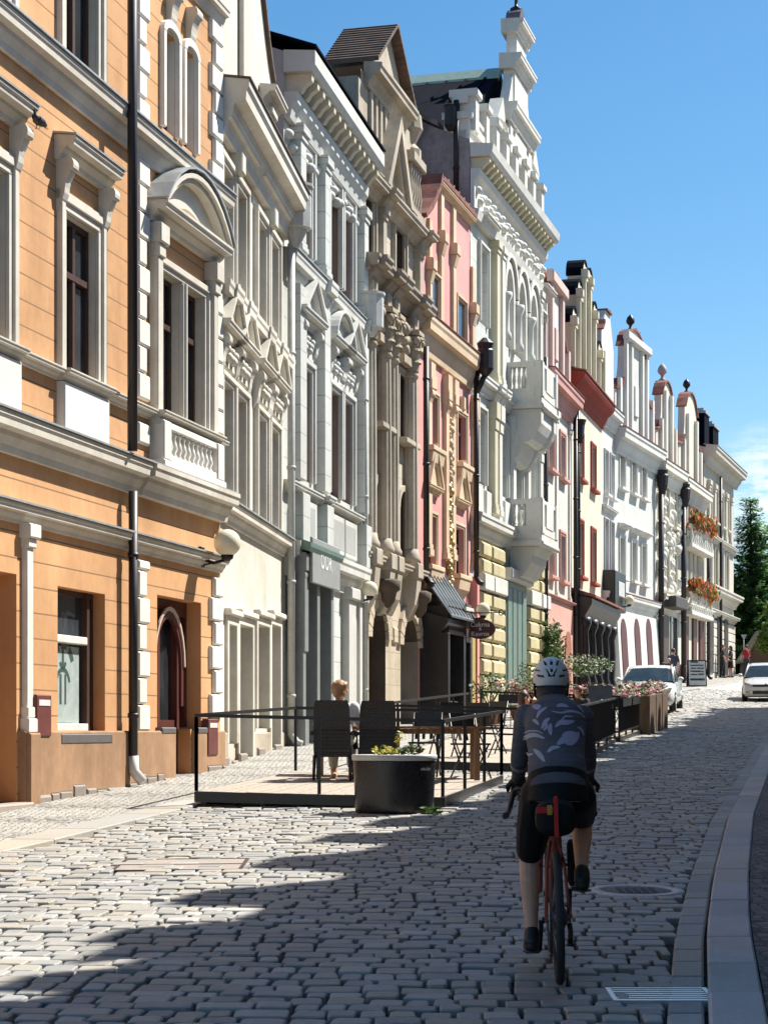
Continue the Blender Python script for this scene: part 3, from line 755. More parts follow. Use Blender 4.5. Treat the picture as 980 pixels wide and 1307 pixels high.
# ================================================================== house 1: orange corner house
def house_orange():
    F = F1; H = house(F, 'orange rendered house with pale stone window frames and a dark downpipe, nearest on the left')
    OR = stucco('render_orange', (.54, .305, .15), .30, .94, dirt=.3, rough=.9)
    ORG = stucco('render_orange_plain', (.56, .285, .13), dirt=.2)
    TR = M['trim']; dk = M['blackpipe']
    z = lambda x, y, d=0: F.z(x, y, d); u = F.u
    zp = z(170, 933); zc1b, zc1 = z(170, 700), z(170, 685)
    zm0, zm1 = z(170, 622), z(170, 592); zs1 = z(170, 515); z30, z31 = z(170, 186), z(170, 161)
    ztop = z(280, 26); ze = ztop + 1.6
    uq = u(172)                                     # start of the right bay
    # --- windows, left stretch: regular columns 2.46 m apart, two storeys
    wc = (u(84) + u(119)) / 2; pitch = 2.62; hw = .50
    cols = [wc - pitch * k for k in range(4)]
    for c in cols:
        a, b = c - hw, c + hw
        for (y0, y1, hd) in ((475.5, 286, True), (95, -80, False)):
            z0 = z(84, y0); z1 = z0 + 1.95 if hd else z0 + 2.1
            window(F, H, a, b, z0, z1, M['brown'], rec=.13, nv=1, bars=(.36,), lin=TR)
            surround(F, H, a, b, z0, z1, .21, .075, TR, ears=.02)
            if hd:
                hood(F, H, 'flat', a - .28, b + .28, z1 + .56, .28, TR, h=.26, cons=((a - .16, b + .16), .14, .62))
                mb = F.mb(); mb.prof([(.0, z1 + .86), (.30, z1 + .822), (.30, z1 + .84), (0, z1 + .885)], a - .31, b + .31); mb.build('hood_flashing', M['zinc'], H)
                mb = F.mb(); mb.bbox(a - .21, b + .21, .002, .11, zs1 - 1.02, zs1 - .14, .02); mb.build('apron_panel', M['trim_w'], H)
    # --- ground floor, left stretch
    g0, g1 = u(73.5), u(134)
    F.ops.append((g0, g1, z(75, 936), z(75, 748), 0, .27))
    window(F, H, g0 + .004, g1 - .004, z(75, 936) + .004, z(75, 748) - .004, M['brown'], rec=.2, nv=0, bars=(), open_=False, fw=.06, gl=M['glass_sky'])
    mb = F.mb(); zt = z(80, 814); mb.bbox(g0 + .02, g1 - .3, -.18, -.11, zt - .05, zt + .05); mb.bbox(g0 + .02, g1 - .3, -.18, -.10, z(75, 935) + .01, z(75, 930) + .06); mb.build('transom', M['white'], H); mb = F.mb(); mb.box(g1 - .30, g1 - .22, -.2, -.12, z(75, 935), z(75, 750)); mb.build('mullion', M['brown'], H)
    # frosted film with a dark emblem in the lower pane
    mb = F.mb(); fz0, fz1 = z(75, 925), z(75, 822)
    mb.quad((g0 + .09, -.189, fz0), (g1 - .40, -.189, fz0), (g1 - .40, -.189, fz1), (g0 + .09, -.189, fz1)); fl = mb.build('frosted_film', plain('frosted_film', (.36, .42, .40), .25, var=.12), H)
    mb = F.mb(); cu = (g0 + g1 - .31) / 2; cz = fz0 + (fz1 - fz0) * .62
    for (r0, r1, a0, a1, dz) in ((.26, .36, 20, 160, .08), (.18, .24, 15, 165, -.13), (.06, .12, 200, 340, .2)):
        n = 12
        for i in range(n):
            if r0 > .2 and i % 4 == 3: continue
            t0, t1 = R(a0 + (a1 - a0) * i / n), R(a0 + (a1 - a0) * (i + 1) / n)
            mb.quad(*[(cu + r * math.cos(t), -.187, cz + dz + r * math.sin(t)) for r, t in ((r0, t0), (r1, t0), (r1, t1), (r0, t1))])
    mb.box(cu - .1, cu - .04, -.188, -.186, cz - .35, cz + .02); mb.box(cu + .05, cu + .1, -.188, -.186, cz - .35, cz + .02); mb.box(cu - .03, cu + .03, -.188, -.186, cz + .12, cz + .4)
    for k in range(4): mb.box(cu - .25 + .03 * k, cu + .3 - .04 * k, -.188, -.186, cz - .62 - .09 * k, cz - .58 - .09 * k)
    e = mb.build('emblem', plain('emblem_dark_green', (.05, .09, .08), .4), fl)
    mb = F.mb(); mb.bbox(g0 - .1, g1 + .02, -.05, .1, z(75, 950), z(75, 937) + .002, .015); mb.build('window_sill', plain('slate_sill', (.10, .09, .085), .6), H)
    # shop door further left
    s0, s1 = u(-48), u(21)
    F.ops.append((s0, s1, z(10, 1025), z(10, 731), 0, .55))
    mb = F.mb(); mb.box(s0 + .01, s1 - .01, -.54, -.47, z(10, 1025), z(10, 732)); 
    for k in range(2): mb.bbox(s0 + .12 + k * .8, s0 + .75 + k * .8, -.47, -.44, z(10, 1000), z(10, 870))
    dr = mb.build('door', M['brown'], H)
    mb = F.mb(); mb.quad((s0 + .12, -.465, z(10, 860)), (s1 - .12, -.465, z(10, 860)), (s1 - .12, -.465, z(10, 745)), (s0 + .12, -.465, z(10, 745))); mb.build('pane', M['glass'], dr)
    mb = F.mb(); mb.bbox(s0 - .1, s1 + .02, -.3, .22, zs(F.Y(5)) - .2, z(10, 1025), .02); mb.build('doorstep', granite('doorstep_stone', (.36, .30, .25)), H)
    F.ops.append((u(-175), u(-95), z(10, 940), z(10, 748), 0, .27)); window(F, H, u(-175) + .004, u(-95) - .004, z(10, 940) + .004, z(10, 748) - .004, M['brown'], rec=.2, open_=False, nv=0, bars=(.3,))
    # --- right bay
    q0, q1 = u(172.5), u(187); q2, q3 = u(266), F.L
    d0, d1 = u(200.5), u(256.5); zd0, zd1 = z(201, 759), z(230, 1000)
    F.ops.append((d0, d1, z(201, 931), zd0, 0, .33))
    da, db = u(219), u(243); F.ops.append((da, db, zd1, z(201, 931) , 0, .33))
    # door with side lights under a wooden arch
    mb = F.mb(); v0, v1 = -.31, -.22
    mb.box(d0 + .005, d0 + .09, v0, v1, z(201, 930), zd0 - .01); mb.box(d1 - .09, d1 - .005, v0, v1, z(201, 930), zd0 - .01); mb.box(d0 + .09, d1 - .09, v0, v1, zd0 - .22, zd0 - .01)
    mb.box(da - .05, da + .04, v0, v1 + .03, zd1 + .02, zd0 - .22); mb.box(db - .04, db + .05, v0, v1 + .03, zd1 + .02, zd0 - .22)
    mb.box(da + .04, db - .04, v0, v1, zd1 + .02, zd1 + .9); 
    cu = (d0 + d1) / 2; hw_ = (d1 - d0) * .33; za = zd0 - .95; n = 12
    for i in range(n):
        t0, t1 = math.pi * i / n, math.pi * (i + 1) / n
        mb.prism([(cu + (hw_ - k) * math.cos(t), za + (hw_ - k) * math.sin(t) * 1.35) for k, t in ((0, t0), (.09, t0), (.09, t1), (0, t1))], v1 + .004, v1 + .06)
    mb.box(cu - hw_, cu - hw_ + .09, v1 + .004, v1 + .06, z(201, 900), za); mb.box(cu + hw_ - .09, cu + hw_, v1 + .004, v1 + .06, z(201, 900), za)
    dr = mb.build('door', M['wine'], H); dr['label'] = 'wine red arched shop door with side lights'
    mb = F.mb(); mb.quad((d0 + .01, v0 + .02, z(201, 930)), (d1 - .01, v0 + .02, z(201, 930)), (d1 - .01, v0 + .02, zd0 - .02), (d0 + .01, v0 + .02, zd0 - .02)); mb.build('pane', M['glass'], dr)
    mb = F.mb(); mb.bbox(d0 + .14, d0 + .55, v0 + .05, v0 + .07, z(201, 880), z(201, 850)); mb.bbox(d0 + .12, d0 + .6, v0 + .05, v0 + .07, z(201, 905), z(201, 890)); mb.build('notice', M['white'], dr)
    mb = F.mb()
    for i in range(n):
        t0, t1 = math.pi * i / n, math.pi * (i + 1) / n
        mb.prism([(cu + (hw_ - k) * math.cos(t), za + (hw_ - k) * math.sin(t) * 1.35) for k, t in ((-.03, t0), (.01, t0), (.01, t1), (-.03, t1))], v1 + .062, v1 + .085)
    mb.build('arch_moulding', plain('arch_moulding_pale', (.52, .42, .34), .5), dr)
    mb = F.mb(); mb.bbox(d0 - .06, da - .07, -.2, .1, z(201, 937), z(201, 929) + .004, .015); mb.bbox(db + .07, d1 + .06, -.2, .1, z(201, 937), z(201, 929) + .004, .015); mb.build('window_sill', plain('slate_sill', (.1, .09, .085)), H)
    mb = F.mb(); mb.bbox(da - .12, db + .12, -.32, .3, zs(F.Y(230)) - .3, zd1 - .004, .02); mb.build('doorstep', granite('doorstep_stone', (.36, .30, .25)), H)
    # first floor twin window with segmental hood and balustrade
    w0, w1 = u(203), u(258); wz0, wz1 = z(205, 543), z(205, 345); um = (w0 + w1) / 2
    window(F, H, w0, um - .1, wz0, wz1, M['brown'], rec=.15, nv=1, bars=(.32,), lin=TR); window(F, H, um + .1, w1, wz0, wz1, M['brown'], rec=.15, nv=1, bars=(.32,), lin=TR)
    surround(F, H, w0, w1, wz0, wz1, .17, .08, TR)
    mb = F.mb(); mb.bbox(um - .098, um + .098, -.04, .06, wz0, wz1, .03); mb.bbox(um - .03, um + .03, .06, .09, wz0, wz1, .01); mb.build('mullion', TR, H)
    for s in (-1, 1):
        e = w0 - .27 if s < 0 else w1 + .27
        pilaster(F, H, e - .1, e + .1, wz0 - .05, wz1 + .55, .13, TR, cap=.45, base_=.16)
    hood(F, H, 'seg', w0 - .5, w1 + .5, wz1 + .56, .32, TR, h=.26, rise=.66)
    mb = F.mb(); n = 10; cu = (w0 + w1) / 2; hw_ = (w1 - w0) / 2 + .53; rad = (hw_ ** 2 + .72 ** 2) / (2 * .72); a0 = math.asin(hw_ / rad); zb = wz1 + .85
    for i in range(n):
        P_ = []
        for t, k in ((-a0 + 2 * a0 * i / n, 0), (-a0 + 2 * a0 * (i + 1) / n, 0), (-a0 + 2 * a0 * (i + 1) / n, .03), (-a0 + 2 * a0 * i / n, .03)):
            P_.append((cu + (rad + k) * math.sin(t), zb + .70 - rad + (rad + k) * math.cos(t)))
        mb.prism(P_, 0.01, .35)
    mb.build('hood_flashing', M['zinc'], H)
    b0, b1 = w0 - .38, w1 + .38; zb0 = zm1 + .14; zb1 = zs1 - .12
    mb = F.mb(); mb.bbox(b0, b0 + .3, .002, .22, zb0, zb1, .02); mb.bbox(b1 - .3, b1, .002, .22, zb0, zb1, .02); mb.bbox(b0 - .04, b1 + .04, .002, .24, zb0 - .12, zb0, .02); mb.bbox(b0 + .3, b1 - .3, .002, .03, zb0, zb1, .01); mb.bbox(b0 + .3, b1 - .3, .05, .2, zb0, zb0 + .1); mb.bbox(b0 + .3, b1 - .3, .05, .2, zb1 - .1, zb1)
    bl = mb.build('balustrade', M['trim_w'], H)
    mb = F.mb(); baluster_row(mb, b0 + .34, b1 - .34, .125, zb0 + .1, zb1 - .1, .17, .06); mb.build('baluster_row', M['trim_w'], bl)
    # second floor narrow arched pair
    for (xa, xb) in ((207, 223), (233, 247)):
        a, b = u(xa), u(xb); z0, z1 = z31 + .32, z(xa, 30 + (xa - 207) * .92)
        window(F, H, a, b, z0, z1, M['wine'], rec=.15, nv=1, bars=(.35,), arch=.1, lin=M['trim_w']); surround(F, H, a, b, z0, z1, .11, .07, M['trim_w'], arch=.1)
        mb = F.mb(); console_s(mb, (a + b) / 2, .22, z1 + .55, .6, .16); mb.build('keystone', TR, H)
    quoins(F, H, q0, q1, zp, zc1b - .12, .36, .06, M['trim_w'], 1); quoins(F, H, q2, q3, zp + .2, zc1b - .12, .36, .06, M['trim_w'], -1)
    quoins(F, H, q0, q1, zm1 + .3, zs1 - .2, .36, .06, M['trim_w'], 1); quoins(F, H, q2, q3, zm1 + .3, zs1 - .2, .36, .06, M['trim_w'], -1)
    quoins(F, H, q0, q1, zs1 + .1, z30 - .05, .36, .06, M['trim_w'], 1); quoins(F, H, q2, q3, zs1 + .1, z30 - .05, .36, .06, M['trim_w'], -1)
    quoins(F, H, q0, q1, z31 + .1, ztop - .1, .36, .06, M['trim_w'], 1); quoins(F, H, q2, q3, z31 + .1, ztop - .1, .36, .06, M['trim_w'], -1)
    # walls and horizontal mouldings
    wall(F, H, zs(F.P.y) - 1.5, ze, OR, ORG)
    ub = u(172) - .0
    cornice(F, H, zc1b - .05, zc1, .16, TR, name='string_course', cap=M['zinc'])
    cornice(F, H, zm0 - .1, zm1, .27, TR, name='string_course', cap=M['zinc'], ressaut=[(q0 - .02, q3, .05)])
    cornice(F, H, zs1 - .13, zs1, .15, TR, name='string_course', ressaut=[(w0 - .4, w1 + .4, .1)] + [(c - hw - .24, c + hw + .24, .05) for c in cols])
    cornice(F, H, z30 - .12, z31, .25, TR, name='string_course', cap=M['zinc'])
    cornice(F, H, ztop - .12, ztop + .16, .16, TR, name='architrave', u0=q0)
    cornice(F, H, ze - .55, ze, .7, TR, dent=(.2, .2, .2), cap=M['zinc'])
    mb = F.mb()
    for x in (184, 212, 240, 268): console_s(mb, u(x), .24, ze - .5, .75, .42)
    mb.build('eaves_bracket_row', TR, H)
    pl = stucco('plinth_brown', (.33, .20, .115), dirt=.45)
    plinth(F, H, zp, .09, pl, gaps=[(s0 - .05, s1 + .05), (da - .05, db + .05)])
    mb = F.mb()
    x = u(30)
    while x < F.L:
        w = random.uniform(.25, .7); uu1 = min(x + w, F.L); yb = zs(F.tf(x, 0, 0).y)
        if not (da - .3 < x < db + .2): mb.bbox(x + .01, uu1 - .01, .09, .10 + random.random() * .025, yb - .3, yb + random.uniform(.03, .17), .03)
        x += w
    mb.build('plinth_rubble', M['stoneplinth'], H)
    p0, p1 = u(27.5), u(43, .07); pilaster(F, H, p0, p1, zp - .02, zc1b - .03, .07, M['trim_w'], cap=.28, base_=.3)
    mb = F.mb(); mb.bbox(p0 - .06, p1 + .06, .002, .14, zs(F.Y(35)) - .3, zp - .022, .02); mb.build('pilaster_pedestal', pl, H)
    pipe(F, H, u(170, .14), .14, zs(F.Y(170)), zm0 - .1, dk, .062, elbow=False); mb = F.mb(); mb.tube([(u(169, .3), .3, zm1 + .05), (u(169, .3), .3, ze - .4)], .066, 10); mb.build('downpipe', dk, H)
    mb = F.mb(); yb = zs(F.Y(170)); mb.tube([(u(170, .14), .14, yb + .40), (u(170, .14), .15, yb + .2), (u(170, .14) + .03, .26, yb + .06)], .072, 10); mb.build('downpipe_shoe', plain('cast_shoe_pale', (.55, .53, .5), .6), H)
    body(F, H, zs(F.P.y) - 1, ze, ORG, M['tile'])
    # letter boxes
    for (xa, xb, ya, yb_) in ((45, 64, 940, 887), (264.5, 277, 964, 918)):
        t = thing('letter_box', 'narrow red-brown metal box on the orange wall, ' + ('beside the white pilaster' if xa < 100 else 'under the corner quoins by the white house'), 'letter box', tuple(F.tf(u(xa), .1, z(xa, ya))), 'red-brown boxes on the orange house')
        mb = F.mb(); mb.bbox(u(xa, .09), u(xb, .09), .012, .11, z(xa, ya), z(xa, yb_), .012); mb.build('case', plain('box_redbrown', (.13, .035, .03), .45), t)
        mb = F.mb(); mb.bbox(u(xa, .09) + .05, u(xb, .09) - .05, .111, .118, z(xa, yb_) - .13, z(xa, yb_) - .06, .002); mb.build('slot', M['white'], t)
    lamp(F, 290, 693, .2, .42, 'large milk-glass globe lamp on an iron bracket at the corner of the orange house')
house_orange()
# ================================================================== house 2: narrow white house with four pediments
def house_white():
    F = F2; H = house(F, 'off-white house with four small triangular pediments, between the orange and the grey-blue house')
    WH = stucco('render_offwhite', (.56, .53, .455), dirt=.3); TR = stucco('trim_offwhite', (.58, .55, .48), dirt=.3)
    u, z = F.u, F.z
    xs = [287.2, 304.5, 331, 347.2]; hw = .45
    zt0, zt1 = z(331, 411), z(331, 285); zf0, zf1 = z(331, 664), z(331, 533)
    zst = z(325, 415); zsb = z(328, 668); ze = z(337, 165, .5) - .08
    for x in xs:
        c = u(x); a, b = c - hw, c + hw
        window(F, H, a, b, zt0, zt1, M['grey_wood'], rec=.16, bars=(.3,)); surround(F, H, a, b, zt0, zt1, .17, .09, TR)
        window(F, H, a, b, zf0, zf1, M['grey_wood'], rec=.16, bars=(.33, .66)); surround(F, H, a, b, zf0, zf1, .15, .09, TR)
    for x in xs:
        c = u(x)
        mb = F.mb(); mb.bbox(c - hw - .1, c + hw + .1, .002, .07, zf1 + .22, zf1 + .62, .02)
        for k in range(7): mb.ball(c + (k - 3) * .11, .09, zf1 + .42 + .07 * math.cos(k * 2.1), .075, 8, 6)
        mb.build('relief_panel', TR, H)
        hood(F, H, 'tri', c - .78, c + .78, zf1 + .66, .24, TR, h=.2, rise=.62, cons=((c - hw - .12, c + hw + .12), .2, .62))
    for a, b in ((0, 1), (2, 3)):
        hood(F, H, 'flat', u(xs[a]) - .72, u(xs[b]) + .72, zt1 + .42, .26, TR, h=.3)
        mb = F.mb(); um = (u(xs[a]) + u(xs[b])) / 2; mb.bbox(um - .16, um + .16, .002, .2, zt1 + .1, zt1 + .42, .02); mb.build('hood_bracket', TR, H)
    # ground floor recesses
    zg0 = z(330, 800); mb = None
    for xa, xb, yb_ in ((289, 299, 950), (303, 319.5, 990), (326.5, 341, 930), (344, 355.5, 980)):
        a, b = u(xa), u(xb); zb = z(xa, yb_); zt = z(xa, 797)
        F.ops.append((a, b, zb, zt, 0, .3))
        mb = F.mb(); mb.box(a + .005, b - .005, -.29, -.24, zb, zt)
        mb.bbox(a + .15, b - .15, -.24, -.21, zb + .2, zb + 1.0); mb.bbox(a + .15, b - .15, -.24, -.21, zb + 1.2, zt - .2)
        mb.build('door' if yb_ > 940 else 'shutter', plain('shutter_grey', (.30, .29, .27), .6), H)
        mb = F.mb(); mb.bbox(a - .14, a, .002, .05, zb, zt + .14); mb.bbox(b, b + .14, .002, .05, zb, zt + .14); mb.bbox(a, b, .002, .05, zt, zt + .14); mb.bbox(a - .2, b + .2, .002, .12, zt + .142, zt + .24, .02); mb.build('door_surround', TR, H)
    wall(F, H, zs(F.P.y) - 1, ze + .3, WH)
    cornice(F, H, zst - .5, zst, .22, TR, name='string_course', ressaut=[(u(x) - .3, u(x) + .3, .04) for x in xs])
    cornice(F, H, zsb - .32, zsb - .02, .2, TR, name='string_course', cap=M['zinc'])
    cornice(F, H, ze - .35, ze + .42, .5, TR, cap=M['tile_brown'])
    plinth(F, H, z(331, 935), .05, stucco('plinth_pale', (.43, .37, .29), dirt=.5), gaps=[(u(303) - .1, u(319.5) + .1), (u(344) - .1, u(355.5) + .1), (u(289) - .1, u(299) + .1)])
    mb = F.mb(); x = 0.0
    while x < F.L - .4:
        w = random.uniform(.3, .8); yb = zs(F.tf(x, 0, 0).y)
        if random.random() < .75: mb.bbox(x + .01, x + w, .05, .07 + random.random() * .03, yb - .3, yb + random.uniform(.06, .22), .03)
        x += w
    mb.build('plinth_rubble', M['stoneplinth'], H)
    # tall curved gable with tiled edge
    L = F.L; zg = ze + .45; cu = u(312); uR = u(347.5)
    half = uR - cu; pts = [(cu - half, zg - .2), (cu - half, zg + 1.7)]
    for k in range(1, 7): t = k / 7; pts.append((cu - half * (1 - t * .8), zg + 1.7 + 2.6 * t ** 1.25))
    pts += [(cu - half * .2, zg + 4.7), (cu + half * .2, zg + 4.7)]
    for k in range(6, 0, -1): t = k / 7; pts.append((cu + half * (1 - t * .8), zg + 1.7 + 2.6 * t ** 1.25))
    pts += [(uR, zg + 1.7), (uR, zg - .2)]
    gable(F, H, pts, WH, .5, M['tile_brown'], v=-.02)
    mb = F.mb(); mb.bbox(cu - .5, cu + .5, .0, .08, zg + .5, zg + 2.2); mb.build('gable_panel', TR, H)
    hood(F, H, 'flat', uR - 1.35, uR - .1, zg + .95, .3, TR, h=.24)
    pilaster(F, H, uR - .9, uR - .5, zg, zg + .95, .1, TR, cap=.2, base_=.15)
    pipe(F, H, F.L - .12, .16, zs(F.E[1]), ze - .45, M['pipe_grey'], .07)
    mb = F.mb(); hz = z(372, 262, .25); mb.lathe(F.L - .12, .24, [(.07, hz - .62), (.22, hz - .3), (.30, hz - .28), (.30, hz + .45), (.34, hz + .47), (.34, hz + .52)], 10, False); ho = mb.build('rain_hopper', M['pipe_grey'], H)
    body(F, H, zs(F.P.y) - 1, ze + .2, WH, M['tile_brown'], pitch=.85)
house_white()
# ================================================================== house 3: pale grey-blue house with bracketed eaves
def house_grey():
    F = F3; H = house(F, 'pale grey-blue house with a deep bracketed eaves cornice and a grey shopfront')
    WH = stucco('render_greyblue', (.47, .485, .46), .52, 1.0, dirt=.22, gdark=.55); TR = stucco('trim_greyblue', (.50, .505, .475), dirt=.22)
    u, z = F.u, F.z
    xs = (387, 425.5, 440.5); hw = .52
    A = lambda x: (u(x) - hw, u(x) + hw)
    zt0, zt1 = z(425, 361), z(425, 238); zf0, zf1 = z(425, 633), z(425, 500)
    ze = z(400, 60, .6); zsc = z(395, 338, .2); zsi = z(416, 634, .2)
    for x in xs:
        a, b = A(x)
        window(F, H, a, b, zt0, zt1, M['wine'], rec=.18, bars=(.3,), gl=M['glass']); surround(F, H, a, b, zt0, zt1, .2, .1, TR)
        hood(F, H, 'flat', a - .28, b + .28, zt1 + .3, .16, TR, h=.18)
        window(F, H, a, b, zf0, zf1, M['wine'], rec=.18, bars=(.3,)); surround(F, H, a, b, zf0, zf1, .18, .1, TR)
        mb = F.mb(); mb.bbox(a - .1, b + .1, .002, .06, zf1 + .2, zf1 + .72, .02)
        for k in range(9): mb.ball((a + b) / 2 + (k - 4) * .1, .08, zf1 + .46 + .1 * math.cos(k * 1.57), .07, 8, 6)
        mb.build('relief_panel', TR, H)
        hood(F, H, 'seg' if x == 425.5 else 'tri', a - .42, b + .42, zf1 + .78, .3, TR, h=.24, rise=.62, cons=((a - .13, b + .13), .17, .6))
        mb = F.mb(); mb.bbox(a - .15, b + .15, .002, .12, zsi - 1.0, zsi - .2, .02); mb.m = 1; mb.box(a + .02, b - .02, .12, .124, zsi - .9, zsi - .32); mb.build('apron_panel', [TR, stucco('panel_grey', (.33, .34, .33), dirt=.2)], H)
    for x in (406, 456.5, 374.5):
        c = u(x); pilaster(F, H, c - .22, c + .22, zt0 - .2, ze - 1.15, .2, WH, cap=.3, base_=.2)
        mb = F.mb(); mb.bbox(c - .26, c + .26, .002, .2, zsi + .1, zsc - .5, .015); mb.bbox(c - .3, c + .3, .002, .26, zsi - 1.1, zsi - .16, .02); mb.build('pilaster', WH, H)
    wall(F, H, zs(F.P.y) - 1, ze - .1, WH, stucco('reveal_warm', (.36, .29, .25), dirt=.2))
    cornice(F, H, zsc - .55, zsc, .26, TR, name='string_course', cap=M['zinc'], ressaut=[(u(406) - .3, u(406) + .3, .1), (u(456.5) - .3, u(456.5) + .15, .1)])
    cornice(F, H, zsi - .2, zsi, .22, TR, name='string_course', ressaut=[(u(406) - .3, u(406) + .3, .1)])
    cornice(F, H, zsi - 1.75, zsi - 1.12, .32, TR, name='string_course', ressaut=[(u(406) - .35, u(406) + .35, .1)])
    # eaves: moulded bed, bracket row, deep soffit and fascia
    mb = F.mb(); mb.prof([(.003, ze - 1.2), (.12, ze - 1.2), (.16, ze - 1.02), (.24, ze - .9), (.26, ze - .72), (.004, ze - .72)], 0, F.L)
    mb.prof([(.003, ze - .36), (.54, ze - .36), (.6, ze - .26), (.6, ze - .0), (.003, ze + .05)], -.02, F.L + .02)
    mb.build('cornice', TR, H)
    mb = F.mb(); x = .12
    while x < F.L - .1:
        mb.prof([(.003, ze - .718), (.30, ze - .70), (.38, ze - .58), (.5, ze - .50), (.51, ze - .364), (.003, ze - .364)], x, x + .17); x += .47
    mb.build('eaves_bracket_row', stucco('bracket_beige', (.50, .46, .37), dirt=.2), H)
    mb = F.mb()
    for k in range(22): mb.ball(.2 + k * (F.L - .4) / 21, .02, ze - 1.55 + .1 * math.cos(k * 2.4), .13, 8, 6, .8)
    mb.build('relief_frieze', TR, H)
    # roof: low dark sheet roof with a raised edge, visible side wall
    mb = F.mb(); d = 9; mb.prof([(.63, ze + .056), (.63, ze + .1), (-d / 2, ze + 1.9), (-d, ze + .2), (-d, ze + .06), (-d / 2, ze + 1.75)], -.04, F.L + .02); mb.build('roof', M['darkroof'], H)
    mb = F.mb()
    for uu in (.02, F.L - .02): mb.face([mb.p(uu, 0.0, zs(F.P.y) - 1), mb.p(uu, -d, zs(F.P.y) - 1), mb.p(uu, -d, ze), mb.p(uu, -d / 2, ze + 1.7), mb.p(uu, .0, ze + .04)])
    mb.quad((.02, -d, zs(F.P.y)), (F.L - .02, -d, zs(F.P.y)), (F.L - .02, -d, ze), (.02, -d, ze)); mb.build('party_wall', stucco('party_grey', (.36, .36, .37), dirt=.2), H)
    # shopfront bay
    sh = plain('shopfront_grey_paint', (.20, .21, .205), .5, var=.1); pale = stucco('shopfront_pale', (.46, .46, .43), dirt=.2)
    s0, s1 = .12, u(431, .4); zt = z(400, 692, .4); zb = zs(F.Y(385)); zl = z(400, 752, .4)
    mb = F.mb(); mb.prof([(.003, zt - .1), (.46, zt - .22), (.5, zt - .14), (.5, zt - .06), (.003, zt + .12)], s0 - .05, s1 + .1); mb.build('shopfront_roof', M['green_copper'], H)
    mb = F.mb(); mb.bbox(s0, s1, .003, .40, zl + .3, zt - .24, .02); mb.bbox(s0, s0 + .32, .003, .37, zl - 1.2, zl + .3, .02)
    for a in (s0, s0 + 1.15, s0 + 2.35):
        mb.bbox(a, a + .24, .003, .34, zb - .2, zl + .3, .015); mb.bbox(a - .04, a + .28, .003, .39, zb - .2, zb + .45, .015)
        console_s(mb, a + .12, .22, zl + .3, .6, .36)
    sf = mb.build('shopfront', sh, H)
    mb = F.mb()
    for a, b in ((s0 + .26, s0 + 1.13), (s0 + 1.41, s0 + 2.33)): mb.quad((a, .06, zb + .2), (b, .06, zb + .2), (b, .06, zl + .25), (a, .06, zl + .25))
    mb.build('pane', M['glass'], sf)
    mb = F.mb(); mb.bbox(s0 + .25, s1 - .05, .41, .46, zl + .1, zl + .95, .015); sb = mb.build('sign_board', plain('sign_grey', (.27, .275, .265), .45), H); sb['label'] = 'grey fascia board lettered OOR'
    lettering(F, H, 'OOR', .42, u(416, .46), .462, zl + .55, plain('sign_letters', (.75, .76, .73), .4)).parent = sb
    for a, b in ((u(436), u(446)), (u(450), u(457))):
        mb = F.mb(); mb.bbox(a, b, .003, .16, zb, zl + .1, .02); mb.bbox(a - .06, b + .06, .003, .24, zl + .1, zl + .35, .03); mb.bbox(a - .05, b + .05, .003, .2, zb, zb + .4, .02); mb.build('pilaster', pale, H)
    pipe(F, H, F.L - .1, .2, zs(F.E[1]), zsc + .3, M['pipe_grey'], .06)
    mb = F.mb(); hz = z(466, 392, .3); mb.lathe(F.L + .05, .3, [(.07, hz - .5), (.2, hz - .32), (.27, hz - .3), (.27, hz + .38), (.31, hz + .4), (.31, hz + .45)], 10, False); mb.build('rain_hopper', plain('hopper_pale', (.5, .5, .47), .5), H)
house_grey()
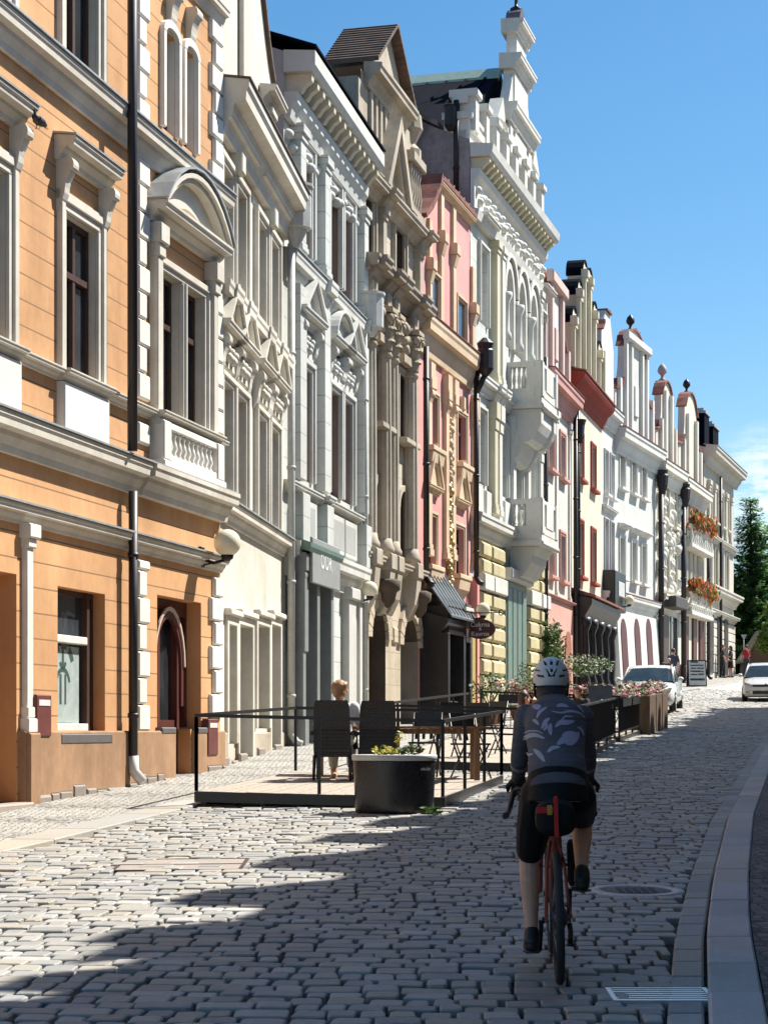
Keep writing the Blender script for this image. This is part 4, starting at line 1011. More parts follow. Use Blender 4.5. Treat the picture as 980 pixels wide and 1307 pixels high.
# ================================================================== house 4: sandstone house with giant columns
def house_stone():
    F = F4; ST = stucco('sandstone', (.46, .395, .30), .38, 1.2, dirt=.32, gdark=.6); TR = stucco('sandstone_trim', (.42, .37, .295), dirt=.45); DK = stucco('sandstone_dark', (.30, .255, .205), dirt=.4)
    H = house(F, 'brown sandstone house with giant fluted columns, carved capitals and a tiled gable top')
    u, z = F.u, F.z
    zen0, zen1 = z(513, 393, .2), z(513, 358, .45); zb = z(498, 714, .2); ztop = z(508, 262, .3)
    cols = (475, 494, 503.5, 528); 
    for c in cols:
        uu = u(c, .2); z0, z1 = zb + .1, zen0
        mb = F.mb(); mb.lathe(uu, .12, [(.25, z0), (.25, z0 + .12), (.21, z0 + .2), (.185, z0 + .34)], 14)
        n = 20; rings = []
        for t in range(7):
            w = z0 + .34 + (z1 - 1.45 - z0 - .34) * t / 6; rr = .185 - .02 * (t / 6) ** 2; rings.append([mb.p(uu + (rr - .018 * (k % 2)) * math.cos(2 * math.pi * k / n), .12 + (rr - .018 * (k % 2)) * math.sin(2 * math.pi * k / n), w) for k in range(n)])
        for p, q in zip(rings, rings[1:]):
            for k in range(n): j = (k + 1) % n; mb.face([p[k], p[j], q[j], q[k]])
        co = mb.build('column', TR, H)
        mb = F.mb(); zc = z1 - 1.45; mb.lathe(uu, .12, [(.17, zc), (.21, zc + .06), (.175, zc + .12), (.19, zc + .6), (.25, zc + 1.0)], 14); acanthus(mb, uu, .12, zc + .12, .9, .19); mb.bbox(uu - .28, uu + .28, .002, .4, zc + 1.0, zc + 1.13, .02)
        for s in (-1, 1): mb.ball(uu + s * .23, .32, zc + .88, .1, 10, 8)
        mb.bbox(uu - .2, uu + .2, .002, .28, zc + 1.13, z1, .015)
        mb.build('capital', stucco('capital_stone', (.42, .35, .26), dirt=.5), co)
        mb = F.mb(); mb.bbox(uu - .29, uu + .29, .002, .38, zb - .28, zb + .1, .03); mb.prof([(.002, zb - .28), (.34, zb - .28), (.3, zb - .7), (.27, zb - .9), (.1, zb - 1.25), (.002, zb - 1.3)], uu - .22, uu + .22); mb.build('column_bracket', TR, co)
    for xa, xb, y0, y1 in ((480.5, 488, 541, 452), (511, 519, 561, 478)):
        a, b = u(xa) - .25, u(xb) + .12; z0, z1 = z(xa, y0), z(xa, y1)
        window(F, H, a, b, z0, z1, M['grey_wood'], rec=.22, bars=(.3,)); surround(F, H, a, b, z0, z1, .16, .07, TR, sill=.2)
        mb = F.mb(); mb.bbox(a - .25, b + .25, .002, .22, z1 + .2, z1 + .42, .02)
        for k in range(12): mb.ball((a + b) / 2 + random.uniform(-.45, .45), .12, z1 + .5 + random.uniform(0, .75), random.uniform(.09, .17), 8, 6)
        mb.build('carved_relief', stucco('capital_stone', (.42, .35, .26), dirt=.5), H)
        z2 = z(xa, y0) - 1.2; z3 = zb + .25
        window(F, H, a, b, z3, z2, M['brown'], rec=.26, bars=(.3,), arch=.45); surround(F, H, a, b, z3, z2, .14, .06, TR, arch=.45)
    for xa, xb, y0, y1 in ((462.5, 474, 316, 246), (502, 513.5, 349, 288)):
        a, b = u(xa), u(xb); z0, z1 = z(xa, y0), z(xa, y1)
        window(F, H, a, b, z0, z1, M['brown'], rec=.2, bars=(.36,), gl=M['glass_sky']); surround(F, H, a, b, z0, z1, .2, .1, TR); hood(F, H, 'flat', a - .35, b + .35, z1 + .35, .3, TR, h=.22)
    for x in (483, 530): pilaster(F, H, u(x) - .16, u(x) + .16, zen1 + .1, ztop - .2, .16, TR, cap=.3, base_=.2)
    # rusticated ground floor with two deep arches
    for xa, xb, y1 in ((470.5, 492, 772), (511, 533, 785)):
        a, b = u(xa), u(xb); z1 = z(xa + 5, y1); z0 = zs(F.Y(xa)) + .05
        F.ops.append((a, b, z0, z1, .75, .7)); mb = F.mb(); mb.box(a + .004, b - .004, -.71, -.65, z0, z1 - .004)
        for k in range(2): mb.bbox(a + .1 + k * (b - a) / 2, a + (k + 1) * (b - a) / 2 - .08, -.65, -.61, z0 + .2, z0 + 1.1)
        mb.build('door', plain('door_dark_brown', (.035, .024, .02), .5), H)
        mb = F.mb(); cu = (a + b) / 2; hw = (b - a) / 2
        for k in range(11):
            t0, t1 = math.pi * k / 11 + .02, math.pi * (k + 1) / 11 - .02
            mb.prism([(cu + (hw + e) * math.cos(t), z1 - .75 + (.75 + e * 1.05) * math.sin(t)) for e, t in ((.0, t0), (.36, t0), (.36, t1), (.0, t1))], .002, .09 + .03 * (k == 5))
        mb.build('arch_ring', ST, H)
        mb = F.mb(); mb.lathe(cu, .25, [(.04, z1 - .05), (.16, z1 + .1), (.2, z1 + .3), (.28, z1 + .36), (.3, z1 + .55), (.2, z1 + .6)], 10); mb.build('keystone', stucco('sandstone_dark_shade', (.10, .078, .06), dirt=.4), H)
    mb = F.mb(); zz_ = zs(F.P.y) - .3
    gaps = [(o[0] - .36, o[1] + .36) for o in F.ops if len(o) > 4 and o[4] == .75]
    while zz_ < zb - 1.5:
        x = 0.02
        while x < F.L - .1:
            w = random.uniform(.4, .7); x1_ = min(x + w, F.L - .02)
            if not any(g0 < x1_ and g1 > x for g0, g1 in gaps) or zz_ > z(475, 765): mb.bbox(x, x1_ - .03, .002, .06, zz_, zz_ + .36, .025)
            x += w
        zz_ += .4
    mb.build('rustication', ST, H)
    wall(F, H, zs(F.P.y) - 1, ztop + .2, ST, stucco('sandstone_dark_shade', (.10, .078, .06), dirt=.4))  # reveals coloured near-black to stand in for shade inside the openings
    cornice(F, H, zen0, zen1 + .1, .5, DK, name='entablature', ressaut=[(u(c, .2) - .3, u(c, .2) + .3, .12) for c in cols])
    cornice(F, H, zb - .3, zb, .3, TR, name='string_course')
    cornice(F, H, ztop - .25, ztop + .12, .4, TR, ressaut=[(u(x) - .3, u(x) + .3, .12) for x in (482, 531)])
    # attic: tall pediment, blocks, balustrade, upper gable with tile
    up0, up1, zpk = u(484, .2), u(517, .2), z(494, 140, .2)
    mb = F.mb(); cu = (up0 + up1) / 2; zb2 = ztop + .14
    mb.prism([(up0 + .2, zb2), (up1 - .2, zb2), (cu, zpk - .5)], .0, .16)
    for k0, k1, dd in ((0, .22, .42), (.22, .42, .32)):
        for s in (-1, 1):
            e = up0 if s < 0 else up1
            mb.prism([(e - s * k1 * 1.2, zb2), (e - s * k0 * 1.2, zb2), (cu, zpk - k0), (cu, zpk - k1 * 1.6)], 0.0, dd + .003 * s)
    mb.build('pediment', TR, H)
    zc0 = z(497, 104, .4)
    wall(F, H, ztop + .1, zc0, TR, ops=[], name='attic_wall', u0=.3, u1=F.L - .3)
    b0, b1 = u(517), F.L - .2; mb = F.mb(); baluster_row(mb, b0, b1, .1, ztop + .5, ztop + 1.6, .2, .08); mb.bbox(b0 - .1, b1 + .1, 0.003, .22, ztop + .2, ztop + .5); mb.bbox(b0 - .1, b1 + .1, .003, .25, ztop + 1.6, ztop + 1.85, .03); bl = mb.build('balustrade', TR, H)
    g0, g1 = u(474, .1), u(516, .1)
    mb = F.mb(); x = g0
    while x < g1 - .2: mb.bbox(x, x + .2, .003, .1, ztop + 1.2, zc0 - .3, .02); x += .42
    mb.build('attic_rib_row', TR, H)
    zk = z(463, 62, .4) ; 
    cornice(F, H, zc0 - .3, zc0 + .2, .42, TR, u0=g0 - .3, u1=g1 + .15, name='attic_cornice')
    mb = F.mb(); cu = (g0 + g1) / 2; zz0 = zc0 + .26; pk = z(500, 40, .1); mb.prism([(g0, zz0), (g1, zz0), (cu, pk)], -.93, .1); 
    k = 0
    mb.build('gable', TR, H)
    mb = F.mb(); nrow = 14
    for s in (-1, 1):
        e = g0 - .3 if s < 0 else g1 + .3
        for i in range(nrow):
            t0, t1 = i / nrow, (i + 1.15) / nrow
            a0, a1 = e + (cu - e) * t0, e + (cu - e) * min(1, t1); w0, w1 = zz0 + (pk - zz0) * t0, zz0 + (pk - zz0) * min(1, t1)
            mb.prism([(a0, w0 - .02), (a1, w1 - .02), (a1, w1 + .05), (a0, w0 + .095)], -.95, .34)
    mb.build('tiled_gable_roof', M['tile_brown'], H)
    mb = F.mb(); mb.lathe(F.L - .5, -.1, [(.3, ztop + 1.9), (.3, ztop + 2.1), (.16, ztop + 2.25), (.34, ztop + 2.6), (.3, ztop + 2.95), (.02, ztop + 3.1)], 10); mb.bbox(.0, .9, -.8, .02, ztop + .1, ztop + 2.2, .03); mb.build('attic_ornament', TR, H)
    body(F, H, zs(F.P.y) - 1, ztop, DK, M['tile_brown'], pitch=.62)
    lamp(F, 472, 752, .17, .4, 'small milk-glass globe lamp on the corner of the sandstone house')
house_stone()
# ================================================================== house 5: pink house
def house_pink():
    F = F5; PK = stucco('render_pink', (.60, .30, .275), dirt=.2); CR = stucco('trim_cream', (.58, .45, .31), dirt=.25)
    H = house(F, 'pink house with cream pilasters, gilded stucco strip and a dark shop canopy')
    u, z = F.u, F.z
    zc = z(579, 427, .4); xs = (551.5, 588)
    zr1 = (z(551, 572), z(551, 505)); zr2 = (z(548, 722), z(548, 658)); za = (z(551, 403), z(551, 353))
    xo = {0: (551.5, 586), 1: (551, 588), 2: (549, 585)}
    for k, (r, hw) in enumerate(((za, .46), (zr1, .5), (zr2, .5))):
        for x in xo[k]:
            a, b = u(x) - hw, u(x) + hw
            if k: window(F, H, a, b, r[0], r[1], M['brown'], rec=.16, bars=(.35,))
            else:
                mb = F.mb(); mb.box(a, b, .006, .02, r[0], r[1]); wn = mb.build('window', M['brown'], H); mb = F.mb(); mb.quad((a + .1, .024, r[0] + .1), (b - .1, .024, r[0] + .1), (b - .1, .024, r[1] - .1), (a + .1, .024, r[1] - .1)); mb.build('pane', M['glass'], wn)
            surround(F, H, a, b, r[0], r[1], .13, .1 if not k else .06, CR, sill=(.16 if k else None), v=.007)
            if k:
                mb = F.mb(); mb.prof([(.002, r[0] - .14), (.2, r[0] - .14), (.16, r[0] - .4), (.002, r[0] - .62)], a - .1, b + .1); mb.build('sill_bracket', CR, H)
            if k == 2: hood(F, H, 'tri', a - .24, b + .24, r[1] + .55, .2, CR, h=.2, rise=1.0)
            if k == 1: mb = F.mb(); mb.bbox((a + b) / 2 - .12, (a + b) / 2 + .12, .002, .12, r[1] + .14, r[1] + .5, .03); mb.build('keystone', CR, H)
    wall(F, H, zs(F.P.y) - 1, zc + .2, PK)
    cornice(F, H, zc - .8, zc + .1, .36, CR, cap=M['tile'])
    for x in (545, 567, 575.5, 603):
        c = u(x)
        pilaster(F, H, c - .17, c + .17, zs(F.Y(x)) + 4.2, zc - .92, .1, CR, cap=.8, base_=.3)
        mb = F.mb(); mb.bbox(c - .22, c + .22, .002, .18, zc - 1.6, zc - 1.3, .03); console_s(mb, c, .26, zc - 1.6, .7, .16); mb.build('capital', CR, H)
    random.seed(5)
    mb = F.mb(); c = (u(567) + u(575.5)) / 2
    w = zr2[0] - .6
    while w < zr1[1] - .3:
        g = w < zr1[0] - .7
        mb.m = 1 if g else 0
        mb.ball(c + random.uniform(-.16, .16), .06, w, random.uniform(.06, .13), 7, 5); w += .09
    mb.build('stucco_ornament', [CR, M['gold']], H)
    # gable with red tile coping
    L = F.L; zt = z(552, 240, .0); zt2 = z(556, 234, 0); zR = z(600, 283); z0 = zc + .3
    zt = z(578, 256, 0); tl = u(556); tr_ = u(599); zf_ = z(606.5, 338)
    gp = [(.1, z0), (.1, zf_ - .3), (.1 + (tl - .1) * .35, zf_ + .05), (.1 + (tl - .1) * .7, zf_ + (zt - zf_) * .5), (tl, zt), (tr_, zt), (tr_ + (L - .1 - tr_) * .3, zf_ + (zt - zf_) * .5), (tr_ + (L - .1 - tr_) * .65, zf_ + .05), (L - .1, zf_ - .3), (L - .1, z0)]
    zt_ = max(p[1] for p in gp)
    ops = []
    for x in xo[0]:
        pass
    gable(F, H, gp, PK, .5, M['tile'], v=-.0, tth=.12, tover=.22)
    for x in (546, 561, 576.5, 601):
        c = u(x); top = {546: zf_ - .1, 561: zt - .2, 576.5: zt - .2, 601: zf_ - .2}[x]
        mb = F.mb(); mb.bbox(c - .16, c + .16, .006, .09, z0, top, .015); mb.bbox(c - .22, c + .22, .006, .2, top - 1.3, top - 1.0, .03); mb.prof([(.006, top - 1.3), (.18, top - 1.3), (.1, top - 1.6), (.006, top - 1.65)], c - .14, c + .14); mb.build('pilaster', CR, H)
    mb = F.mb(); mb.prof([(q[0] + .006, q[1]) for q in cprof(zt - .2, zt - .02, .2)], tl, tr_); mb.build('gable_cornice', CR, H)
    body(F, H, zs(F.P.y) - 1, zc, PK, M['tile'], pitch=.8)
    # dark shopfront with glazed canopy
    d = .72; s0, s1 = .2, u(603, .72); zt = z(560, 752, d * .3); ze_ = z(575, 790, d); zb = zs(F.Y(560)); zl = zb + 2.75
    bk = plain('shopfront_black_wood', (.018, .015, .016), .4, var=.3)
    mb = F.mb(); mb.prof([(.003, zt + .35), (d + .12, ze_ + .02), (d + .12, ze_ + .07), (.003, zt + .42)], s0 - .1, s1 + .15)
    x = s0
    while x < s1: mb.prof([(.1, zt + .41), (d + .1, ze_ + .1), (d + .1, ze_ + .13), (.1, zt + .46)], x, x + .04); x += .36
    mb.build('canopy_roof', plain('canopy_dark_metal', (.10, .115, .12), .5, .3), H)
    mb = F.mb(); mb.prof([(.003, ze_ - .35), (d * .75, ze_ - .35), (d, ze_ - .1), (d, ze_ + .01), (.003, ze_ + .2)], s0, s1 + .05)
    for a in (s0, s0 + 1.7, s1 - .25): mb.bbox(a, a + .25, .003, .72, zb - .2, ze_ - .35, .02)
    mb.bbox(s0 + .25, s1 - .25, .003, .68, zl + .1, ze_ - .35, .02); mb.bbox(s0 + .25, s1 - .25, .003, .6, zb - .2, zb + .5, .02)
    sf = mb.build('shopfront', bk, H)
    mb = F.mb(); mb.quad((s0 + .25, .3, zb + .5), (s1 - .25, .3, zb + .5), (s1 - .25, .3, zl + .1), (s0 + .25, .3, zl + .1)); mb.build('pane', M['glass'], sf)
    mb = F.mb(); mb.bbox(s0 + 1.95, s1 - .2, .69, .74, zl + .25, ze_ - .5, .01); mb.build('sign_board', plain('sign_board_brown', (.11, .075, .07), .5), sf)
    mb = F.mb(); mb.bbox(s0 + 1.8, s1, .69, .76, zl + .08, zl + .18, .01); mb.build('sign_moulding', M['white'], sf)
    # yellow niche panel by the shop and pink pier
    mb = F.mb(); a, b = u(593), u(601); mb.bbox(a, b, .003, .18, zb - .2, zb + 2.6, .03); mb.build('door', plain('panel_ochre', (.42, .30, .10), .6), H)
    mb = F.mb(); mb.bbox(u(601.5), F.L - .05, .003, .22, zb - .2, zb + 4.0, .03); mb.build('pier', PK, H)
    pipe(F, H, .06, .2, zs(F.P.y) + 3.4, zc - .7, M['blackpipe'], .075); pipe(F, H, F.L - .12, .2, zs(F.E[1]) + 3.6, zc - .3, M['blackpipe'], .075)
    mb = F.mb(); hz = zc - .1; mb.lathe(F.L - .1, .45, [(.08, hz - .35), (.2, hz - .2), (.23, hz - .15), (.23, hz + .35), (.2, hz + .4), (.24, hz + .55), (.08, hz + .7)], 10, False); mb.tube([(F.L - .1, .45, hz - .3), (F.L - .12, .2, hz - .8)], .08, 8); mb.build('rain_hopper', M['blackpipe'], H)
    lamp(F, 616.5, 778, .18, 1.0, 'milk-glass globe lamp beside the dark canopy of the pink house')
    # hanging oval sign
    uu = u(613, 1.0); zz_ = z(613, 803, 1.0); c = F.tf(uu, 0, zz_)
    t = thing('hanging_sign', 'oval dark red sign with white lettering hanging from an iron arm by the pink house', 'sign', tuple(c))
    mb = F.mb(); mb.tube([(uu, .0, zz_ + .42), (uu, 1.55, zz_ + .42)], .018, 6); mb.tube([(uu, .0, zz_ + .75), (uu, .4, zz_ + .62), (uu, .8, zz_ + .44)], .014, 6)
    mb.tube([(uu, 1.55 + .07 * math.cos(a), zz_ + .42 + .07 * math.sin(a)) for a in [2 * math.pi * k / 10 for k in range(11)]], .014, 6)
    mb.tube([(uu, .72, zz_ + .42), (uu, .72, zz_ + .25)], .01, 5); mb.tube([(uu, 1.28, zz_ + .42), (uu, 1.28, zz_ + .25)], .01, 5); mb.build('arm', M['iron'], t)
    mb = F.mb(); n = 24; a = [mb.p(uu - .025, 1.0 + .40 * math.cos(2 * math.pi * k / n), zz_ + .26 * math.sin(2 * math.pi * k / n)) for k in range(n)]; b = [mb.p(uu + .025, 1.0 + .40 * math.cos(2 * math.pi * k / n), zz_ + .26 * math.sin(2 * math.pi * k / n)) for k in range(n)]
    mb.face(a); mb.face(b[::-1])
    for k in range(n): j = (k + 1) % n; mb.face([a[k], a[j], b[j], b[k]])
    pn = mb.build('panel', plain('sign_dark_red', (.06, .012, .014), .4), t)
    lettering(F, t, 'Cukrna', .17, uu - .03, 1.0, zz_ + .11, M['white'], True).parent = pn
    lettering(F, t, '&', .11, uu - .03, 1.0, zz_, M['white'], True).parent = pn
    lettering(F, t, 'Kavrna', .17, uu - .03, 1.0, zz_ - .13, M['white'], True).parent = pn
house_pink()
# ================================================================== house 6: pale green-white palace with balconies
def house_palace():
    F = F6; WH = stucco('render_palace', (.50, .515, .48), .55, 1.0, dirt=.2, gdark=.62); TR = stucco('trim_palace', (.56, .56, .52), dirt=.2); YE = stucco('rustic_yellow', (.52, .46, .28), dirt=.3); PY = stucco('palace_panel_yellow', (.52, .49, .36), dirt=.2)
    H = house(F, 'pale green-white palace front with two stone balconies and a tall turreted gable')
    u, z = F.u, F.z
    ze = z(665, 232, .65); zb2 = z(612, 478, .1); zb1 = z(612, 650, .2)
    # arcade of the top floor and flanking windows
    xs = (641.5, 657.5, 672.5); 
    zc = (z(647, 443), z(647, 345))
    for x in xs:
        a, b = u(x) - .12, u(x) + .95; z0, z1 = zc[0], zc[1]
        window(F, H, a, b, z0, z1, M['white'], rec=.3, gl=M['curtain'], bars=(.45,), arch=.95)
        surround(F, H, a, b, z0, z1, .2, .14, TR, arch=.95)
        mb = F.mb(); cu = (a + b) / 2; n = 10
        for i in range(n):
            t0, t1 = math.pi * i / n, math.pi * (i + 1) / n
            mb.prism([(cu + (.92 + e) * math.cos(t), z1 - .75 + (1.15 + e) * math.sin(t)) for e, t in ((-.08, t0), (.1, t0), (.1, t1), (-.08, t1))], .002, .22)
        mb.build('arch_moulding', TR, H)
        mb = F.mb(); mb.lathe(a - .22, .16, [(.17, z0), (.17, z0 + .2), (.12, z0 + .3), (.11, z1 - 1.2), (.2, z1 - 1.0), (.2, z1 - .88)], 10); mb.build('column', TR, H)
    for xa, xb in ((611, 620), (688, 694)):
        a, b = u(xa), u(xb); window(F, H, a, b, zc[0], zc[1] - .2, M['white'], rec=.25, gl=M['curtain'] if xa < 650 else M['glass'], bars=(.4,)); surround(F, H, a, b, zc[0], zc[1] - .2, .16, .1, TR); hood(F, H, 'flat', a - .4, b + .4, zc[1] + .35, .38, TR, h=.3)
    for x in (627, 634, 683): pilaster(F, H, u(x) - .2, u(x) + .2, zb2 + .1, ze - 2.0, .22, PY if x == 627 else TR, cap=.35, base_=.25)
    # first floor
    zf = (z(612, 617), z(612, 525))
    for xa, xb in ((609, 617), (636, 645), (655, 664), (673, 681), (686, 693)):
        a, b = u(xa), u(xb); window(F, H, a, b, zf[0], zf[1], M['grey_wood'] if xa < 650 else M['white'], rec=.25, gl=M['curtain'] if xa > 650 else None, bars=(.3,)); surround(F, H, a, b, zf[0], zf[1], .16, .1, TR)
    for x in (625, 631, 649, 668, 684):
        pilaster(F, H, u(x) - .2, u(x) + .2, zb1 + .1, zb2 - .5, .2, PY if x in (625,) else TR, cap=.8, base_=.3)
    wall(F, H, zs(F.P.y) - 1, ze - .1, WH)
    # eaves
    mb = F.mb(); mb.prof([(.003, ze - 2.0), (.2, ze - 2.0), (.25, ze - 1.75), (.12, ze - 1.7), (.12, ze - .9), (.24, ze - .8), (.28, ze - .62), (.004, ze - .62)], 0, F.L)
    mb.prof([(.003, ze - .3), (.56, ze - .3), (.62, ze - .2), (.66, ze + .02), (.003, ze + .1)], -.02, F.L + .02); mb.build('cornice', TR, H)
    mb = F.mb(); x = .1
    while x < F.L - .1: mb.prof([(.003, ze - .618), (.32, ze - .6), (.42, ze - .48), (.52, ze - .43), (.53, ze - .304), (.003, ze - .304)], x, x + .18); x += .5
    mb.build('eaves_bracket_row', PY, H)
    mb = F.mb()
    for k in range(40): mb.ball(.3 + k * (F.L - .6) / 39, .13, ze - 1.3 + .15 * math.cos(k * 2.4), .14, 8, 6, .8)
    mb.build('relief_frieze', TR, H)
    cornice(F, H, zb2 - .45, zb2, .3, TR, name='string_course', ressaut=[(u(x) - .3, u(x) + .3, .1) for x in (627, 634, 683)])
    cornice(F, H, zb1 - .7, zb1 - .1, .35, TR, name='string_course')
    mb = F.mb(); x = .3
    while x < F.L - .8: mb.bbox(x, x + .9, .003, .12, zb1 - .02, zf[0] - .15, .03); x += 1.25
    mb.build('apron_panel', TR, H)
    # attic balustrade with posts, and the side gable wall
    za = ze + .12; zat = z(600, 150, 0)
    mb = F.mb(); mb.bbox(.02, F.L - .02, -.5, -.1, za - .1, za + .35, .02); 
    xsps = [.15 + i * (F.L - .5) / 7 for i in range(8)]
    for k, x in enumerate(xsps):
        mb.bbox(x, x + .45, -.55, .12, za + .35, za + 1.3, .03); mb.bbox(x - .08, x + .53, -.62, .2, za + 1.3, za + 1.5, .03)
    mb.bbox(.02, F.L - .02, -.5, -.08, za + 1.1, za + 1.3, .02); pa = mb.build('parapet', TR, H)
    mb = F.mb()
    for a, b in zip(xsps, xsps[1:]): baluster_row(mb, a + .5, b - .05, -.25, za + .35, za + 1.1, .28, .1)
    mb.build('baluster_row', TR, pa)
    mb = F.mb(); mb.bbox(.02, 2.1, -.75, -.02, za, zat, .03); mb.bbox(-.03, 2.2, -.8, .06, zat, zat + .2, .04)
    mb.bbox(.4, 1.7, -.02, .08, za + .5, zat - .3, .04); mb.build('attic_block', TR, H)
    # stepped turret gable at the middle
    g0, g1 = u(649, 0), u(677, 0); cu = (g0 + g1) / 2; zA = z(655, 112, .2); zB = z(655, 40, .2); zT = z(656, 8, .2)
    mb = F.mb(); hw = (g1 - g0) / 2
    def tier(a, w0, w1, d=.34): mb.bbox(cu - a, cu + a, -d, .05, w0, w1, .04)
    tier(hw, za + 1.2, zA - .9); tier(hw * .62, zA - .35, zB - .8, .3); tier(hw * .45, zB - .35, zT - .4, .26)
    for a, w0, w1 in ((hw, zA - .9, zA - .35), (hw * .62, zB - .8, zB - .35), (hw * .45, zT - .4, zT)): mb.prof([(q[0] + .05, q[1]) if q[0] > 0 else (-.4, q[1]) for q in cprof(w0, w1, .26)], cu - a - .18, cu + a + .18)
    for s in (-1, 1):
        mb.prism([(cu + s * hw, za + 1.7), (cu + s * hw * 1.9, za + 1.8), (cu + s * hw * 1.45, za + 2.6), (cu + s * hw * 1.15, zA - 1.4), (cu + s * hw, zA - 1.0)], -.4, .0)
        mb.prism([(cu + s * hw * .6, zA - .3), (cu + s * hw * 1.0, zA - .28), (cu + s * hw * .72, zA + .5), (cu + s * hw * .6, zB - .9)], -.28, .0)
        mb.bbox(cu + s * hw * .62 - .16, cu + s * hw * .62 + .16, .05, .16, za + 2.0, zA - .95, .02)
    gb = mb.build('gable', TR, H)
    mb = F.mb(); mb.prism([(cu + (.5) * math.cos(t), zT + .02 + .55 * math.sin(t)) for t in [math.pi * k / 8 for k in range(9)]], -.35, .1); mb.build('gable_crown', plain('crown_dark', (.10, .08, .09), .5), gb)
    mb = F.mb(); mb.lathe(cu, -.12, [(.16, zT + .5), (.2, zT + .62), (.05, zT + .72), (.05, zT + .9), (.14, zT + 1.0), (.14, zT + 1.1), (.03, zT + 1.22), (.015, zT + 1.7)], 8); mb.build('finial', M['iron'], gb)
    # steep dark sheet roof behind, with seams, copper ridge
    rz = z(580, 92, -6.0); d = 6.0
    rz = z(640, 90, -.5)
    mb = F.mb(); mb.prism([(.25, za + .2), (cu, rz), (F.L - .1, za + .2)], -14, -.62); mb.build('roof', M['darkroof'], H)
    mb = F.mb(); v = -1.0
    while v > -13.8:
        mb.prism([(.22, za + .22), (cu, rz + .02), (cu, rz + .07), (.17, za + .24)], v - .05, v); v -= .62
    mb.build('roof_seams', M['darkroof'], H)
    mb = F.mb(); mb.prism([(cu - .3, rz - .28), (cu, rz + .06), (cu + .3, rz - .28), (cu + .3, rz - .1), (cu, rz + .24), (cu - .3, rz - .1)], -14.05, -.6); mb.build('roof_ridge', plain('ridge_pale_copper', (.30, .40, .34), .5), H)
    FW = stucco('firewall_patchy', (.27, .235, .235), dirt=.75)
    zsw = z(560, 175, -3)
    mb = F.mb(); mb.face([mb.p(.015, v, w) for v, w in ((-.02, zs(F.P.y) - 1), (-12, zs(F.P.y) - 1), (-12, ze + .8), (-4.5, ze + 2.5), (-1.0, ze + .6), (-.02, ze + .2))]); mb.prof([(-12, ze + .82), (-4.5, ze + 2.52), (-.9, ze + .62), (-.9, ze + .76), (-4.5, ze + 2.7), (-12, ze + 1.0)], -.08, .5); mb.build('party_wall', FW, H)
    mb = F.mb(); mb.quad((F.L - .02, -.02, zs(F.P.y)), (F.L - .02, -12, zs(F.P.y)), (F.L - .02, -12, ze), (F.L - .02, -.02, ze)); mb.build('party_wall', WH, H)
    pipe(F, H, .05, -.4, ze - 1.5, ze + 1.3, M['blackpipe'], .09)
    mb = F.mb(); mb.lathe(-.05, -.55, [(.08, ze + .45), (.17, ze + .6), (.17, ze + 1.1), (.2, ze + 1.13)], 8, False); mb.build('rain_hopper', M['blackpipe'], H)
    # balconies
    b0, b1 = u(647, 0), u(711, 1.05); dpt = 1.05
    for zt, kind in ((z(645, 512 - 0, .0) , 'up'), (z(655, 632, .6), 'low')):
        zt = z(693, 462, 1.05) if kind == 'up' else z(693, 637, 1.05)
        h = 1.05; zf_ = zt - h
        mb = F.mb(); mb.bbox(b0, b1, .003, dpt, zf_ - .22, zf_, .03); mb.bbox(b0 - .06, b1 + .06, .003, dpt + .07, zf_ - .36, zf_ - .2, .05)
        mb.bbox(b0, b1, dpt - .2, dpt, zt - .16, zt, .03); mb.bbox(b0, b0 + .2, .003, dpt - .21, zt - .16, zt, .02); mb.bbox(b1 - .2, b1, .003, dpt - .21, zt - .16, zt, .02)
        mb.bbox(b0, b1, dpt - .2, dpt, zf_, zf_ + .25, .01); mb.bbox(b0, b0 + .2, .003, dpt - .21, zf_, zf_ + .25, .01); mb.bbox(b1 - .2, b1, .003, dpt - .21, zf_, zf_ + .25, .01)
        for a in (b0 + .01, b1 - .35): mb.bbox(a, a + .34, dpt - .34, dpt + .03, zf_, zt + .03, .03); mb.bbox(a, a + .2, .003, .12, zf_, zt, .02)
        for a in (b0 + .004,): mb.bbox(a, a + .19, .58, .72, zf_ + .25, zt - .16, .0)
        mb.bbox(b0 + .7, b1 - .7, dpt - .18, dpt + .02, zf_ + .2, zt - .1, .03)
        bl = mb.build('balcony', TR, H)
        mb = F.mb()
        for v in (.2, .35, .5): mb.lathe(b0 + .1, v, [(.05, zf_ + .25), (.035, zf_ + .35), (.065, zf_ + .5), (.035, zf_ + .72), (.05, zt - .16)], 8)
        for x in (b0 + .44, b0 + .56, b1 - .44, b1 - .56): mb.lathe(x, dpt - .1, [(.05, zf_ + .25), (.035, zf_ + .35), (.065, zf_ + .5), (.035, zf_ + .72), (.05, zt - .16)], 8)
        mb.build('baluster_row', TR, bl)
        mb = F.mb()
        if kind == 'up':
            pl = [(.003, zf_ - .37), (dpt - .02, zf_ - .37), (dpt - .02, zf_ - .8)]
            pl += [(dpt - .05 - .38 * t, zf_ - .9 - .45 * math.sin(t * math.pi / 2)) for t in (.2, .6, 1.0)] + [(.5, zf_ - 1.36)] + [(.48 - .35 * t, zf_ - 1.4 - .55 * math.sin(t * math.pi / 2)) for t in (.3, .7, 1.0)] + [(.003, zf_ - 2.0)]
            mb.prof(pl, b0 + .05, b0 + .42); mb.prof(pl, b1 - .42, b1 - .05)
            pl2 = [(v * .93, w + .05 if w < zf_ - .5 else w) for v, w in pl]; mb.prof(pl2, b0 + .421, b1 - .421)
        else:
            mb.prof([(.003, zf_ - .37), (dpt - .1, zf_ - .37), (dpt - .3, zf_ - .62), (.7, zf_ - .85), (.45, zf_ - 1.25), (.003, zf_ - 1.4)], b0 + .15, b1 - .15)
